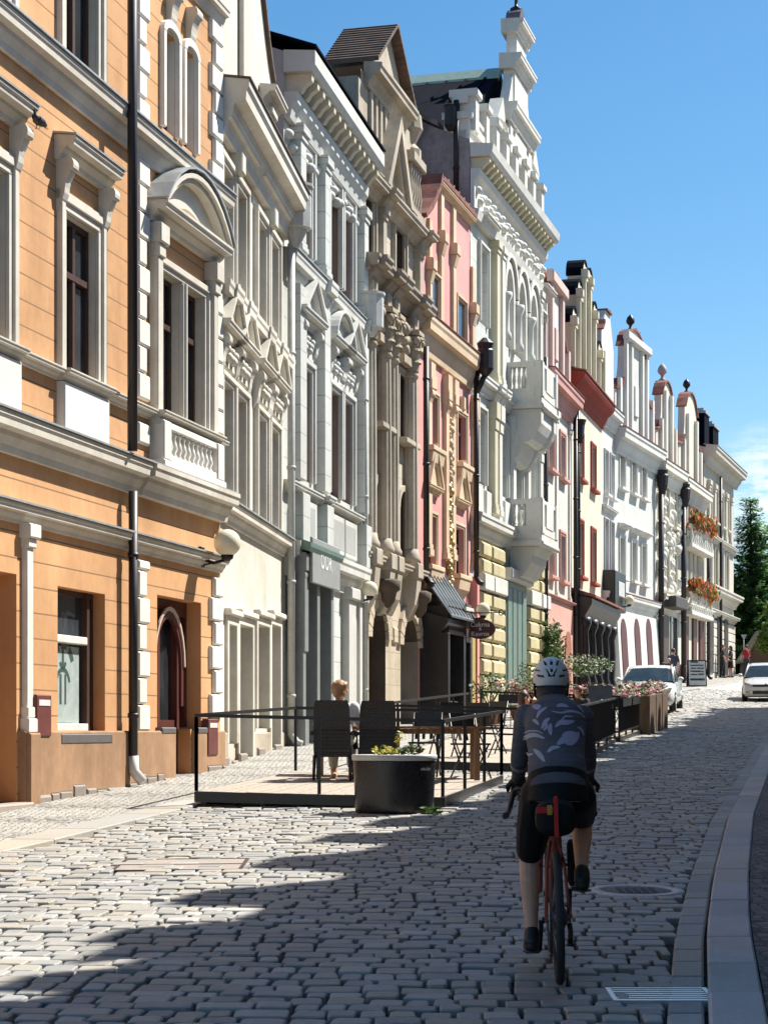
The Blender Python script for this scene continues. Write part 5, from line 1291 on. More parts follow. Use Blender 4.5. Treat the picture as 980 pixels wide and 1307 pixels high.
        mb.build('balcony_bracket', TR, bl)
    # rusticated ground floor
    zg = zs(F.Y(650)); zt = zb1 - .72
    for a, b in ((u(608), u(619.5)), (u(621), u(637)), (u(669), u(681)), (u(683.5), u(693))):
        mb = F.mb(); w = zg - .4
        while w < zt - .2:
            if not (zt - 1.9 < w < zt - 1.2): mb.bbox(a, b, .003, .2, w, w + .42, .07)
            else: mb.m = 1; mb.bbox(a - .04, b + .04, .003, .26, w, w + .46, .03); mb.m = 0
            w += .47
        mb.build('rusticated_pier', [YE, TR], H)
    a, b = u(640.5), u(667); 
    gd = plain('door_green_paint', (.14, .20, .165), .5, var=.15)
    mb = F.mb(); mb.bbox(a, b, .003, .12, zg - .2, zg + 3.9, .02)
    for k in range(4): mb.bbox(a + .12 + k * (b - a - .2) / 4, a + .04 + (k + 1) * (b - a - .2) / 4, .12, .16, zg + .3, zg + 3.7, .03)
    mb.build('door', gd, H)
    mb = F.mb(); mb.bbox(a - .1, b + .1, .003, .35, zg + 3.9, zg + 4.25, .05); mb.bbox((a + b) / 2 - .3, (a + b) / 2 + .3, .12, .45, zg + 4.25, zg + 4.75, .08); mb.build('door_hood', TR, H)
    mb = F.mb(); mb.quad((a + .3, .06, zg + 4.3), (b - .3, .06, zg + 4.3), (b - .3, .06, zt - .2), (a + .3, .06, zt - .2)); mb.bbox(a, a + .3, .003, .14, zg + 4.25, zt, .02); mb.bbox(b - .3, b, .003, .14, zg + 4.25, zt, .02); mb.build('fanlight', [gd], H)
    pipe(F, H, F.L - .1, .22, zs(F.E[1]), zb2 + 2.2, M['blackpipe'], .07)
house_palace()
# ================================================================== houses 7 to 13, smaller in the distance
def win_grid(F, H, cols, rows, hw, fm, trim, sill=.14, w=.14, d=.06, hoods=(), rec=.18, gl=None, bars=(.33,)):
    for x in cols:
        for r, (z0, z1) in enumerate(rows):
            a, b = F.u(x) - hw, F.u(x) + hw
            window(F, H, a, b, z0, z1, fm, rec=rec, bars=bars, gl=gl, fw=.06)
            if trim: surround(F, H, a, b, z0, z1, w, d, trim, sill=sill)
            if r in hoods: hood(F, H, 'flat', a - .3, b + .3, z1 + .34, .3, trim, h=.2)
def baroque_gable(u0, u1, z0, h, k=.5):
    c = (u0 + u1) / 2; hw = (u1 - u0) / 2; P_ = [(u0, z0), (u0, z0 + h * .34), (u0 + hw * .16, z0 + h * .36)]
    for i in range(1, 5): t = i / 4; P_.append((u0 + hw * (.16 + .34 * math.sin(t * math.pi / 2)), z0 + h * (.36 + .38 * (1 - math.cos(t * math.pi / 2)))))
    P_ += [(u0 + hw * .5, z0 + h * .80)]
    for i in range(1, 5): t = i / 4; P_.append((c - hw * .42 * math.cos(t * math.pi / 2), z0 + h * (.82 + .18 * math.sin(t * math.pi / 2))))
    return P_ + [(2 * c - a, b) for a, b in P_[::-1][1:]]
def house_rose():
    F = F7; WH = stucco('render_palegrey', (.56, .55, .50), dirt=.2); RS = stucco('trim_rose', (.50, .27, .24), dirt=.2)
    H = house(F, 'pale grey house with rose-pink trim and a curved rose gable, right of the balconied palace')
    u, z = F.u, F.z; ze = z(715, 480, .4)
    win_grid(F, H, (702, 717), [(z(717, 611), z(717, 557)), (z(717, 742), z(717, 684))], .48, M['wine'], RS, w=.17)
    wall(F, H, zs(F.P.y) - 1, ze, WH)
    cornice(F, H, ze - .9, ze, .5, RS, cap=M['tile'])
    zg = zs(F.Y(715)); mb = F.mb(); mb.bbox(.01, F.L - .01, .003, .12, zg - .5, z(715, 770), .03)
    mb.build('ground_floor_facing', stucco('render_rose', (.56, .32, .27), dirt=.2), H)
    cornice(F, H, z(715, 772), z(715, 766), .25, RS, name='string_course')
    for x in (706, 720):
        a, b = u(x) - .62, u(x) + .62; z1 = z(x, 806); pts = [(a, zg), (a, z1 - .6)] + [((a + b) / 2 - .62 * math.cos(t), z1 - .6 + .6 * math.sin(t)) for t in [math.pi * k / 8 for k in range(1, 8)]] + [(b, z1 - .6), (b, zg)]
        mb = F.mb(); mb.prism(pts, .121, .16); mb.build('door', plain('door_brick_orange', (.30, .10, .05), .6), H)
    for x in (709.5, 726): pilaster(F, H, u(x) - .2, u(x) + .2, z(715, 764), ze - .9, .06, WH, cap=.4, base_=.2)
    G = baroque_gable(.2, F.L - .2, ze + .1, z(706, 350) - ze)
    gable(F, H, G, WH, .32, M['tile'], v=-.05, tover=.1, steep=1.5); 
    mb = F.mb(); c = F.L / 2
    for s in (-1, 1):
        mb.bbox(c + s * 1.1 - .2, c + s * 1.1 + .2, -.04, .1, ze + .1, ze + 3.2, .02); mb.bbox(c + s * 2.4 - .2, c + s * 2.4 + .2, -.04, .1, ze + .1, ze + 1.6, .02)
    mb.bbox(c - 1.6, c + 1.6, -.04, .2, ze + 3.2, ze + 3.6, .05); mb.bbox(c - .3, c + .3, -.04, .05, ze + .8, ze + 1.9, .03); mb.build('gable_pilaster', stucco('trim_rose_pale', (.56, .42, .38), dirt=.2), H)
    body(F, H, zs(F.P.y) - 1, ze, WH, M['tile'], pitch=.8); pipe(F, H, F.L - .08, .2, zs(F.E[1]), ze - .4, M['blackpipe'], .08, hopper=None)
    # ivy
house_rose()
def house_cream():
    F = F8; CR = stucco('render_cream', (.56, .525, .42), dirt=.15); RD = stucco('trim_oxblood', (.28, .05, .035), dirt=.2); GR = stucco('gable_olive', (.57, .54, .42), dirt=.2)
    H = house(F, 'cream house with red window frames, red cove cornice and ribbed olive gable')
    u, z = F.u, F.z; ze = z(752, 478, .5); RF = stucco('frame_red', (.30, .075, .05), dirt=.2)
    win_grid(F, H, (740.5, 756.5), [(z(741, 612), z(741, 556)), (z(741, 736), z(741, 668))], .5, M['wine'], RF, w=.16)
    wall(F, H, zs(F.P.y) - 1, ze, CR)
    mb = F.mb(); mb.prof([(.003, ze - .95), (.1, ze - .95), (.13, ze - .8), (.25, ze - .52), (.47, ze - .32), (.53, ze - .2), (.53, ze - .1), (.003, ze)], 0, F.L); mb.build('cornice', RD, H)
    mb = F.mb(); mb.prof([(.0, ze + .02), (.58, ze - .09), (.58, ze - .03), (.0, ze + .1)], -.02, F.L + .02); mb.build('cornice_flashing', M['tile'], H)
    # stepped gable of half-round merlons on slender ribs
    zt = (z(739, 350), z(745, 325), z(757, 345), z(763, 378)); n = 6; L = F.L; z0 = ze + .1
    st = []; tops = [z(733, 385), z(740, 352), z(746, 330), z(751, 333), z(758, 352), z(764, 385)]
    mb = F.mb()
    wd = (L - .2) / n
    hts = [ .50, .78, 1.0, 1.0, .78, .50]; top = z(742, 328) - z0
    for i, k in enumerate(hts):
        a = .1 + i * wd; b = a + wd; h = top * k; c = (a + b) / 2
        pts = [(a + .02, z0), (a + .02, z0 + h - wd * .5)] + [(c - (wd / 2 - .02) * math.cos(t), z0 + h - wd * .5 + wd * .5 * math.sin(t)) for t in [math.pi * q / 8 for q in range(1, 8)]] + [(b - .02, z0 + h - wd * .5), (b - .02, z0)]
        mb.prism(pts, -.55, .0)
        mb.prism([(c - (wd / 2 - .16) * math.cos(t), z0 + h - wd * .55 + (wd * .5 - .16) * math.sin(t)) for t in [math.pi * q / 8 for q in range(9)]], .0, .08)
    mb.build('gable', GR, H)
    mb = F.mb()
    for i, k in enumerate(hts):
        a = .1 + i * wd; h = top * k
        mb.bbox(a - .1, a + .1, .001, .16, z0, z0 + h - wd * .6, .03); mb.bbox(a - .18, a + .18, .001, .26, z0 + h - wd * .6, z0 + h - wd * .35, .04)
    mb.bbox(L - .2, L - .0, .001, .16, z0, z0 + top * .45, .03); mb.build('gable_rib', GR, H)
    mb = F.mb()
    for i, k in enumerate(hts):
        a = .1 + i * wd; b = a + wd; h = top * k; c = (a + b) / 2
        P_ = [(c - (wd / 2 - .01) * math.cos(t), z0 + h - wd * .5 + wd * .5 * math.sin(t)) for t in [math.pi * q / 8 for q in range(9)]]
        for p, q in zip(P_, P_[1:]): mb.prism([p, q, (q[0] + (q[0] - c) * .08, q[1] + .07), (p[0] + (p[0] - c) * .08, p[1] + .07)], -.6, .05)
    mb.build('gable_cap', M['darkroof'], H)
    body(F, H, zs(F.P.y) - 1, ze, CR, M['tile'], pitch=.75)
    # carved black shopfront
    zg = zs(F.Y(755)); zt = z(752, 766, .5); d = .75; bk = plain('shopfront_black_wood', (.018, .015, .016), .4); a0, a1 = .15, F.L + 1.4
    mb = F.mb(); mb.prof([(.003, zt - .7), (d * .6, zt - .7), (d, zt - .2), (d, zt), (.003, zt + .2)], a0, F.L)
    k = 0; x = a0
    while x < F.L - .2:
        mb.bbox(x, x + .42, .003, d * .6, zg - .2, zt - .7, .04); mb.lathe(x + .21, d * .62, [(.2, zg - .1), (.2, zg + .5), (.13, zg + .7), (.17, zg + 1.6), (.12, zt - 1.2), (.24, zt - .9), (.24, zt - .68)], 10); x += 1.75
    sf = mb.build('shopfront', bk, H)
    mb = F.mb(); mb.quad((a0, .1, zg + .4), (F.L - .1, .1, zg + .4), (F.L - .1, .1, zt - .7), (a0, .1, zt - .7)); mb.build('pane', M['glass'], sf)
    mb = F.mb(); mb.prof([(.003, zt + .21), (d + .15, zt + .02), (d + .15, zt + .1), (.003, zt + .4)], a0 - .1, F.L); mb.build('shopfront_roof', M['tile'], sf)
    pipe(F, H, .1, .25, zt + .1, ze - 1.0, M['blackpipe'], .09); mb = F.mb(); hz = z(734, 545, .3); mb.lathe(.1, .3, [(.1, hz - .45), (.17, hz - .2), (.2, hz + .2), (.26, hz + .4)], 8, False); mb.build('rain_hopper', M['blackpipe'], H)
house_cream()
def house_narrow():
    F = F9; WH = stucco('render_white_cool', (.54, .54, .53), dirt=.18)
    H = house(F, 'very narrow white house between the cream house and the big white one')
    u, z = F.u, F.z; ze = z(777, 512, .4)
    win_grid(F, H, (773, 780.5), [(z(775, 632), z(775, 578)), (z(775, 742), z(775, 665))], .36, M['white'], WH, w=.1, bars=(.3, .6))
    wall(F, H, zs(F.P.y) - 1, ze, WH); cornice(F, H, ze - .8, ze, .42, WH, cap=M['tile']); cornice(F, H, z(775, 655), z(775, 648), .2, WH, name='string_course'); cornice(F, H, z(775, 775), z(775, 757), .3, WH, name='string_course')
    zt = z(777, 400); gable(F, H, [(.05, ze), (.05, ze + 3.0), (.5, zt - .6), (.9, zt), (F.L - .9, zt), (F.L - .4, zt - .8), (F.L - .05, ze + 2.6), (F.L - .05, ze)], WH, .32, M['tile'], v=-.03, tover=.1, steep=1.5)
    zg = zs(F.Y(777)); mb = F.mb(); mb.bbox(.4, 1.2, .003, .06, zg, zg + 2.9); mb.bbox(1.5, 2.3, .003, .06, zg, zg + 2.9); mb.build('door', M['white'], H)
    mb = F.mb(); mb.bbox(.2, F.L - .1, .003, .5, zg + 3.3, zg + 4.9, .04); mb.build('sign_board', M['black'], H)['label'] = 'black shop sign board with a pale panel'
    mb = F.mb(); mb.bbox(.9, F.L - .6, .501, .53, zg + 3.9, zg + 4.5, .02); mb.build('panel', plain('sign_pale', (.5, .5, .48), .5), H)
    body(F, H, zs(F.P.y) - 1, ze, WH, M['tile'], depth=7, pitch=.6)
house_narrow()
def house_big_white():
    F = F10; WH = stucco('render_big_white', (.53, .54, .51), dirt=.16); TR = stucco('trim_big_white', (.57, .57, .54), dirt=.15)
    H = house(F, 'big white house with curved gable, dark finial and three red arched doors')
    u, z = F.u, F.z; ze = z(808, 550, .5); cols = (793.5, 808.5, 821)
    win_grid(F, H, cols, [(z(808, 630), z(808, 576)), (z(808, 742), z(808, 692))], .42, M['white'], TR, w=.14, hoods=(1,))
    wall(F, H, zs(F.P.y) - 1, ze, WH); cornice(F, H, ze - 1.0, ze, .5, TR, cap=M['tile']); zs1 = z(812, 764); cornice(F, H, zs1 - .55, zs1, .3, TR, name='string_course', cap=M['tile'])
    zg = zs(F.Y(812))
    # battered ground floor
    mb = F.mb(); mb.prof([(.003, zs1 - .7), (.1, zs1 - .7), (.32, zg - .5), (.003, zg - .5)], 0, F.L); mb.build('battered_wall', WH, H)
    for x in (806, 823, 838):
        uu = u(x, .5); z1 = z(x, 790, .4); 
        mb = F.mb()
        def vv(w): return .1 + .22 * (zs1 - .7 - w) / (zs1 - .2 - zg)
        pts = [(-.5, zg), (-.5, z1 - .7)] + [(-.5 * math.cos(t), z1 - .7 + .7 * math.sin(t)) for t in [math.pi * q / 8 for q in range(1, 8)]] + [(.5, z1 - .7), (.5, zg)]
        a = [mb.p(uu + p, vv(w) + .03, w) for p, w in pts]; b = [mb.p(uu + p, vv(w) - .1, w) for p, w in pts]; mb.face(a)
        for i in range(len(a)): j = (i + 1) % len(a); mb.face([a[i], a[j], b[j], b[i]])
        mb.build('door', M['wine'], H)
    G = baroque_gable(.3, F.L - .3, ze + .1, z(798, 415) - ze); gable(F, H, G, WH, .32, M['tile'], v=-.05, tover=.1, steep=1.5)
    mb = F.mb(); c = F.L / 2
    for s in (-3, -1.9, -1, 1, 1.9, 3): mb.bbox(c + s - .16, c + s + .16, -.04, .1, ze + .1, ze + (4.0 if abs(s) < 2 else 2.2), .02)
    mb.bbox(c - 2.2, c + 2.2, -.04, .22, ze + 4.0, ze + 4.35, .05); mb.bbox(c - .35, c + .35, -.04, .05, ze + 1.0, ze + 2.3, .03); mb.build('gable_pilaster', TR, H)
    zt = max(p[1] for p in G) + .15
    mb = F.mb(); finial_pine(mb, c, -.25, zt - .1, .72); mb.build('finial', M['iron'], H)
    body(F, H, zs(F.P.y) - 1, ze, WH, M['tile'], pitch=.8)
    lamp(F, 803, 766, .2, .8, 'small globe lamp above the arched doors of the big white house')
house_big_white()
def house_stuccoed():
    F = F11; WH = stucco('render_ivory', (.60, .57, .49), dirt=.22); TR = stucco('trim_ivory', (.63, .61, .54), dirt=.2)
    H = house(F, 'ivory house encrusted with stucco garlands between two dark downpipes')
    u, z = F.u, F.z; ze = z(850, 585, .5); cols = (842, 851, 861)
    win_grid(F, H, cols, [(z(850, 668), z(850, 620)), (z(850, 752), z(850, 704))], .36, M['brown'], TR, w=.12)
    wall(F, H, zs(F.P.y) - 1, ze, WH); cornice(F, H, ze - 1.0, ze, .5, TR, cap=M['tile']); cornice(F, H, z(850, 778), z(850, 762), .5, TR, name='string_course')
    random.seed(11); mb = F.mb()
    for i in range(150):
        uu = random.uniform(.1, F.L - .1); w = random.uniform(z(850, 755), ze - 1.3)
        if any(abs(uu - u(x)) < .5 and any(a - .1 < w < b + .1 for a, b in [(z(850, 668), z(850, 620)), (z(850, 752), z(850, 704))]) for x in cols): continue
        mb.ball(uu, .04, w, random.uniform(.1, .24), 7, 5, random.uniform(.8, 1.6))
    mb.build('stucco_ornament', TR, H)
    zg = zs(F.Y(850)); mb = F.mb(); mb.bbox(1.3, 2.6, .003, .1, zg, zg + 3.2, .03); mb.build('door', M['brown'], H)
    mb = F.mb(); mb.bbox(.6, 3.4, .003, .8, zg + 3.5, zg + 4.0, .03); mb.build('awning', plain('awning_dark', (.06, .05, .045), .6), H)
    mb = F.mb(); mb.bbox(3.2, 4.6, .003, .06, zg + .6, zg + 3.2); mb.build('shop_window', M['glass'], H)
    G = baroque_gable(.2, F.L - .2, ze + .1, z(851, 490) - ze); gable(F, H, G, WH, .32, M['tile'], v=-.05, tover=.1, steep=1.5)
    mb = F.mb(); c = F.L / 2
    for s in (-1.6, -.7, .7, 1.6): mb.bbox(c + s - .16, c + s + .16, -.04, .12, ze + .1, ze + (3.4 if abs(s) < 1 else 2.0), .02)
    mb.build('gable_pilaster', TR, H)
    zt = max(p[1] for p in G) + .15; mb = F.mb(); finial_pine(mb, c, -.25, zt - .1, .85); mb.build('finial', plain('finial_pinkstone', (.42, .33, .31), .7), H)
    body(F, H, zs(F.P.y) - 1, ze, WH, M['tile'], pitch=.8)
    for uu, hx, hy in ((-.05, 831, 588), (F.L - .05, 868, 606)):
        pipe(F, H, uu, .25, zs(F.Y(850)), ze - 1.3, M['blackpipe'], .13); mb = F.mb(); hz = ze - 1.1; mb.lathe(uu, .3, [(.13, hz - .5), (.24, hz - .1), (.28, hz + .35), (.22, hz + .42), (.26, hz + .6)], 8, False); mb.build('rain_hopper', M['blackpipe'], H)
house_stuccoed()
def flower_box(F, ua, ub, z, d, label, seed):
    random.seed(seed); c = F.tf((ua + ub) / 2, 0, z)
    t = thing('flower_box', label, 'flower box', tuple(c), 'orange flower boxes on the balcony house')
    mb = F.mb(); mb.bbox(ua, ub, d - .2, d + .1, z - .15, z + .12, .02); mb.build('trough', plain('trough_brown', (.14, .07, .04), .7), t)
    mb = F.mb()
    for i in range(900):
        uu = random.uniform(ua - .1, ub + .1); v = d + random.gauss(0, .16); w = z + .12 + random.gauss(0, .19); s = random.uniform(.05, .11)
        mb.m = random.choice((0, 0, 0, 1, 1)); a = random.uniform(0, 6.28); e = random.uniform(-.7, .7)
        mb.quad(*[(uu + s * (math.cos(a) * x - math.sin(a) * y * .6), v + s * y * e, w + s * (math.sin(a) * x + math.cos(a) * y)) for x, y in ((-1, -1), (1, -1), (1, 1), (-1, 1))])
    mb.build('blooms', [M['fl_org'], M['leaf']], t, recalc=False)
def house_balcony():
    F = F12; WH = stucco('render_ivory2', (.60, .57, .47), dirt=.2); TR = stucco('trim_ivory', (.63, .61, .54), dirt=.2)
    H = house(F, 'cream house with two rows of orange balcony flowers and a tiled gable')
    u, z = F.u, F.z; ze = z(884, 612, .5); cols = (873, 878.5, 884, 889.5, 895)
    win_grid(F, H, cols, [(z(884, 676), z(884, 630)), (z(884, 752), z(884, 695))], .36, M['white'], TR, w=.16)
    wall(F, H, zs(F.P.y) - 1, ze, WH); cornice(F, H, ze - 1.0, ze, .5, TR, cap=M['tile']); cornice(F, H, z(884, 690), z(884, 684), .3, TR, name='string_course'); cornice(F, H, z(884, 786), z(884, 776), .6, TR, name='string_course')
    for y in (670, 756):
        mb = F.mb(); zt = z(884, y, .5); mb.bbox(.3, F.L - .6, .003, .6, zt - 1.1, zt - .9, .03); mb.bbox(.3, F.L - .6, .45, .58, zt - .12, zt, .02)
        bl = mb.build('balcony', TR, H); mb = F.mb(); baluster_row(mb, .35, F.L - .65, .5, zt - .9, zt - .12, .5, .11); mb.build('baluster_row', TR, bl)
    flower_box(F, .4, F.L - .8, z(884, 664, .6) , .62, 'box of orange and red flowers on the upper balcony of the cream house', 3); flower_box(F, .4, F.L - .8, z(884, 751, .6), .62, 'box of orange flowers on the lower balcony of the cream house', 4)
    zg = zs(F.Y(884))
    for a in (1.2, 3.6, 5.6):
        mb = F.mb(); mb.bbox(a, a + 1.1, .003, .1, zg, zg + 3.6, .03); mb.build('door', M['wine'], H)
    mb = F.mb(); mb.bbox(.0, F.L, .003, .16, zg - .5, zg + .7, .03); mb.build('plinth', stucco('plinth_salmon', (.45, .24, .19), dirt=.2), H)
    G = baroque_gable(.2, F.L - .2, ze + .1, z(877, 500) - ze); gable(F, H, G, WH, .32, M['tile'], v=-.05, tover=.1, steep=1.5)
    mb = F.mb(); c = F.L / 2
    for s in (-2.4, -1.2, 1.2, 2.4): mb.bbox(c + s - .2, c + s + .2, -.04, .12, ze + .1, ze + (3.4 if abs(s) < 2 else 2.0), .02)
    mb.build('gable_pilaster', TR, H)
    zt = max(p[1] for p in G) + .15; mb = F.mb(); finial_pine(mb, c, -.25, zt - .1, .72); mb.build('finial', M['iron'], H)
    body(F, H, zs(F.P.y) - 1, ze, WH, M['tile'], pitch=.8)
    pipe(F, H, F.L - .1, .25, zs(F.E[1]), ze - 1.1, M['blackpipe'], .09, hopper=None)
house_balcony()
def house_end():
    F = F13; WH = stucco('render_stonegrey', (.47, .44, .37), dirt=.2); TR = stucco('trim_stonegrey', (.50, .475, .41), dirt=.2)
    H = house(F, 'grey stone house with plain overhanging eaves and two chimneys, last before the trees')
    u, z = F.u, F.z; ze = z(922, 572, .8); cols = (906, 913.5, 921, 927.5)
    win_grid(F, H, cols, [(z(920, 672), z(920, 628)), (z(920, 752), z(920, 705))], .42, M['grey_wood'], TR, w=.18, hoods=(1,))
    for x in (903, 910, 917.5, 924.5, 931): pilaster(F, H, u(x) - .25, u(x) + .25, z(920, 690), ze - 1.6, .14, TR, cap=.4, base_=.2)
    wall(F, H, zs(F.P.y) - 1, ze - .2, WH)
    cornice(F, H, ze - .9, ze, .7, TR, cap=M['zinc'], u1=F.L + .6); cornice(F, H, z(920, 700), z(920, 692), .3, TR, name='string_course'); cornice(F, H, z(920, 772), z(920, 756), .6, TR, name='string_course'); cornice(F, H, z(920, 792), z(920, 784), .4, TR, name='string_course')
    zg = zs(F.Y(920)); mb = F.mb(); w = zg - .3
    while w < z(920, 796): mb.bbox(.0, F.L, .003, .1, w, w + .44, .03); w += .47
    mb.build('rustication', TR, H)
    for a in (1.2, 3.9, 6.5):
        mb = F.mb(); mb.bbox(a, a + 1.2, .1, .16, zg + .1, zg + 3.4, .02); mb.build('shop_window', plain('shop_window_shade', (.10, .09, .085), .2), H)
    body(F, H, zs(F.P.y) - 1, ze, WH, M['darkroof'], pitch=.3)
    chimney(F, H, u(899, -.8), -.8, ze - .2, z(900, 528, -.8), 1.6, 1.2, M['darkroof'], M['zinc']); chimney(F, H, u(910, -.8), -.8, ze - .2, z(912, 546, -.8), 2.0, 1.3, M['darkroof'], M['zinc'])
    pipe(F, H, 4.6, .2, zg, ze - 1.0, M['blackpipe'], .08)
house_end()
# ------------------------------------------------------------------ cafe terraces
def put(x, y_or_Y, X=None):
    pass
class Deck:
    """four-cornered platform that follows the slope: FL, FR, BR, BL each (X, Y, ztop)"""
    def __init__(s, FL, FR, BR, BL): s.c = [Vector(p) for p in (FL, FR, BR, BL)]
    def at(s, a, b, h=0.0, o=0.0):
        p = s.c[0].lerp(s.c[1], a).lerp(s.c[3].lerp(s.c[2], a), b); return Vector((p.x, p.y, p.z + h))
def bar(mb, a, b, w, h):
    """rectangular bar between two points, w across, h high (top at the points)"""
    a, b = Vector(a), Vector(b); d = (b - a); d.z = 0
    if d.length < 1e-5: return
    d.normalize(); n = Vector((-d.y, d.x, 0)) * (w / 2)
    q = [mb.p(*(p + s_ * n + Vector((0, 0, k)))) for p in (a, b) for k in (-h, 0) for s_ in (-1, 1)]
    for f in ((0, 1, 3, 2), (4, 6, 7, 5), (0, 2, 6, 4), (1, 5, 7, 3), (0, 4, 5, 1), (2, 3, 7, 6)): mb.face([q[i] for i in f])
def post(mb, p, h, w): mb.box(p.x - w / 2, p.x + w / 2, p.y - w / 2, p.y + w / 2, p.z, p.z + h)
def terrace(D, label, rails, rail_h, nb, fascia_h=.12, deckmat=None, baluster=None, th=.04):
    b = D.at(.5, .5); t = thing('cafe_terrace', label, 'terrace', (b.x, b.y, gz(b.x, b.y)), 'cafe terraces in front of the houses')
    mb = MB()
    for i in range(nb):
        a0, a1 = i / nb + .0015, (i + 1) / nb - .0015; dz = random.gauss(0, .0012)
        pts = [D.at(a0, 0), D.at(a1, 0), D.at(a1, 1), D.at(a0, 1)]; top = [mb.p(p.x, p.y, p.z + dz) for p in pts]; lo = [mb.p(p.x, p.y, p.z - .03) for p in pts]
        mb.face(top)
        for k in range(4): j = (k + 1) % 4; mb.face([lo[k], lo[j], top[j], top[k]])
    mb.build('deck', deckmat or M['teakgrey'], t)
    mb = MB(); cs = [D.at(0, 0, -.004), D.at(1, 0, -.004), D.at(1, 1, -.004), D.at(0, 1, -.004)]
    for k in range(4):
        a, c = cs[k], cs[(k + 1) % 4]; bar(mb, a, c, .05, fascia_h)
    mb.build('fascia', M['black'], t)
    mb = MB()
    for k in range(10):
        p = D.at((k % 5) / 4 * .96 + .02, .02 if k < 5 else .98); g = gz(p.x, p.y); mb.box(p.x - .03, p.x + .03, p.y - .03, p.y + .03, g - .02, p.z - .035)
    mb.build('adjustable_foot', M['black'], t)
    for (a, c, n, bal) in rails:
        P_, Q_ = D.at(*a), D.at(*c)
        mb = MB(); bar(mb, P_ + Vector((0, 0, rail_h)), Q_ + Vector((0, 0, rail_h)), th, th); 
        if bal: bar(mb, P_ + Vector((0, 0, .12)), Q_ + Vector((0, 0, .12)), th * .8, th * .8)
        r = mb.build('handrail', M['black'], t)
        for k in range(n + 1):
            if k == n and (c, 1) in [(x[0], 1) for x in rails]: continue
            p = P_.lerp(Q_, k / n); mb = MB(); post(mb, p + Vector((0, 0, .002)), rail_h - th - .002, th); mb.build('post', M['black'], r)
        if bal:
            mb = MB(); L = (Q_ - P_).length; m = int(L / bal)
            for k in range(1, m):
                p = P_.lerp(Q_, k / m); post(mb, p + Vector((0, 0, .09)), rail_h - th - .09, .018)
            mb.build('baluster_row', M['black'], r)
    return t
D1 = Deck((-2.15, 22.0, .978), (.67, 21.9, .912), (1.61, 26.3, 1.06), (-1.22, 26.5, 1.115))
terrace(D1, 'nearest cafe terrace of grey boards with thin black railing behind the round black planter',
        [((0, 0), (1, 0), 2, 0), ((1, 0), (1, 1), 3, 0), ((0, 0), (0, 1), 1, 0), ((0, 1), (1, 1), 2, 0)], .89, 20)
D2 = Deck((-.15, 28.9, 1.235), (2.72, 28.9, 1.16), (4.66, 38.8, 1.50), (1.7, 38.8, 1.60))
terrace(D2, 'middle cafe terrace with closely spaced black balusters, partly hidden by the cyclist',
        [((0, 0), (1, 0), 3, 0), ((1, 0), (1, 1), 5, .2), ((0, 0), (0, 1), 5, 0)], .84, 14)
D3 = Deck((2.0, 39.6, 1.63), (4.85, 39.6, 1.53), (7.0, 48.8, 1.85), (4.1, 48.8, 1.93))
terrace(D3, 'farthest cafe terrace, edged by wooden flower troughs towards the parked white car',
        [((0, 0), (1, 0), 3, .2), ((1, 0), (1, .42), 3, .17)], .86, 12)
# ------------------------------------------------------------------ plants
def leaf_cloud(mb, cx, cy, cz, rx, ry, rz, n, s, mats=(0,), flat=.5):
    for i in range(n):
        while True:
            a, b, c = random.uniform(-1, 1), random.uniform(-1, 1), random.uniform(-1, 1)
            if a * a + b * b + c * c < 1: break
        p = Vector((cx + a * rx, cy + b * ry, cz + c * rz)); k = s * random.uniform(.6, 1.3); mb.m = random.choice(mats)
        d = Vector((random.gauss(0, 1), random.gauss(0, 1), random.gauss(0, flat))).normalized(); e = d.cross(Vector((random.gauss(0, 1), random.gauss(0, 1), random.gauss(0, 1)))).normalized()
        mb.face([mb.p(*q) for q in (p - d * k, p + e * k * .42, p + d * k, p - e * k * .42)])
random.seed(21)
# big round planter at the front corner
px_, py_ = .115, 21.25; pz = gz(px_, py_)
pl = thing('planter', 'round glossy black planter with a white rim and yellow flowers on the setts', 'planter', (px_, py_, pz))
mb = MB(); mb.lathe(px_, py_, [(.42, pz - .02), (.435, pz + .03), (.455, pz + .56), (.455, pz + .575)], 40, sv=.62); mb.build('tub', plain('planter_black', (.014, .014, .016), .28, var=.3), pl)
mb = MB(); mb.lathe(px_, py_, [(.452, pz + .575), (.468, pz + .58), (.476, pz + .632), (.465, pz + .642), (.42, pz + .636), (.41, pz + .6)], 40, sv=.62); mb.build('rim', plain('planter_rim_white', (.48, .48, .46), .45), pl)
mb = MB(); mb.lathe(px_, py_, [(.41, pz + .6), (.01, pz + .63)], 30, sv=.62); mb.build('soil', plain('soil', (.035, .025, .018), .95, var=.4), pl)
mb = MB()
for k in range(5): mb.box(px_ + .29 + k * .022, px_ + .305 + k * .022, py_ - .225 + k * .006, py_ - .2 + k * .006, pz + .47, pz + .47 + (.022, .03, .018, .03, .022)[k])
mb.build('maker_mark', plain('mark_grey', (.35, .35, .35), .5), pl)
for (dx, n, mats, kind, lab) in ((-.1, 90, (0, 1, 1), M['fl_yel'], 'yellow and white pansies'), (.17, 100, (0, 0, 1), plain('petals_dark', (.07, .02, .05), .6), 'dark red pansies')):
    mb = MB(); leaf_cloud(mb, px_ + dx, py_ - .03, pz + .69, .16, .13, .055, n, .035, mats); f = mb.build('flowers', [M['leaf'], kind], pl, recalc=False); f['label'] = lab
mb = MB(); mb.tube([(px_ + .05, py_, pz + .64), (px_ + .06, py_ + .01, pz + .84)], .006, 5); leaf_cloud(mb, px_ + .06, py_, pz + .82, .04, .04, .09, 22, .03); mb.build('flower_spike', M['fl_yel'], pl)
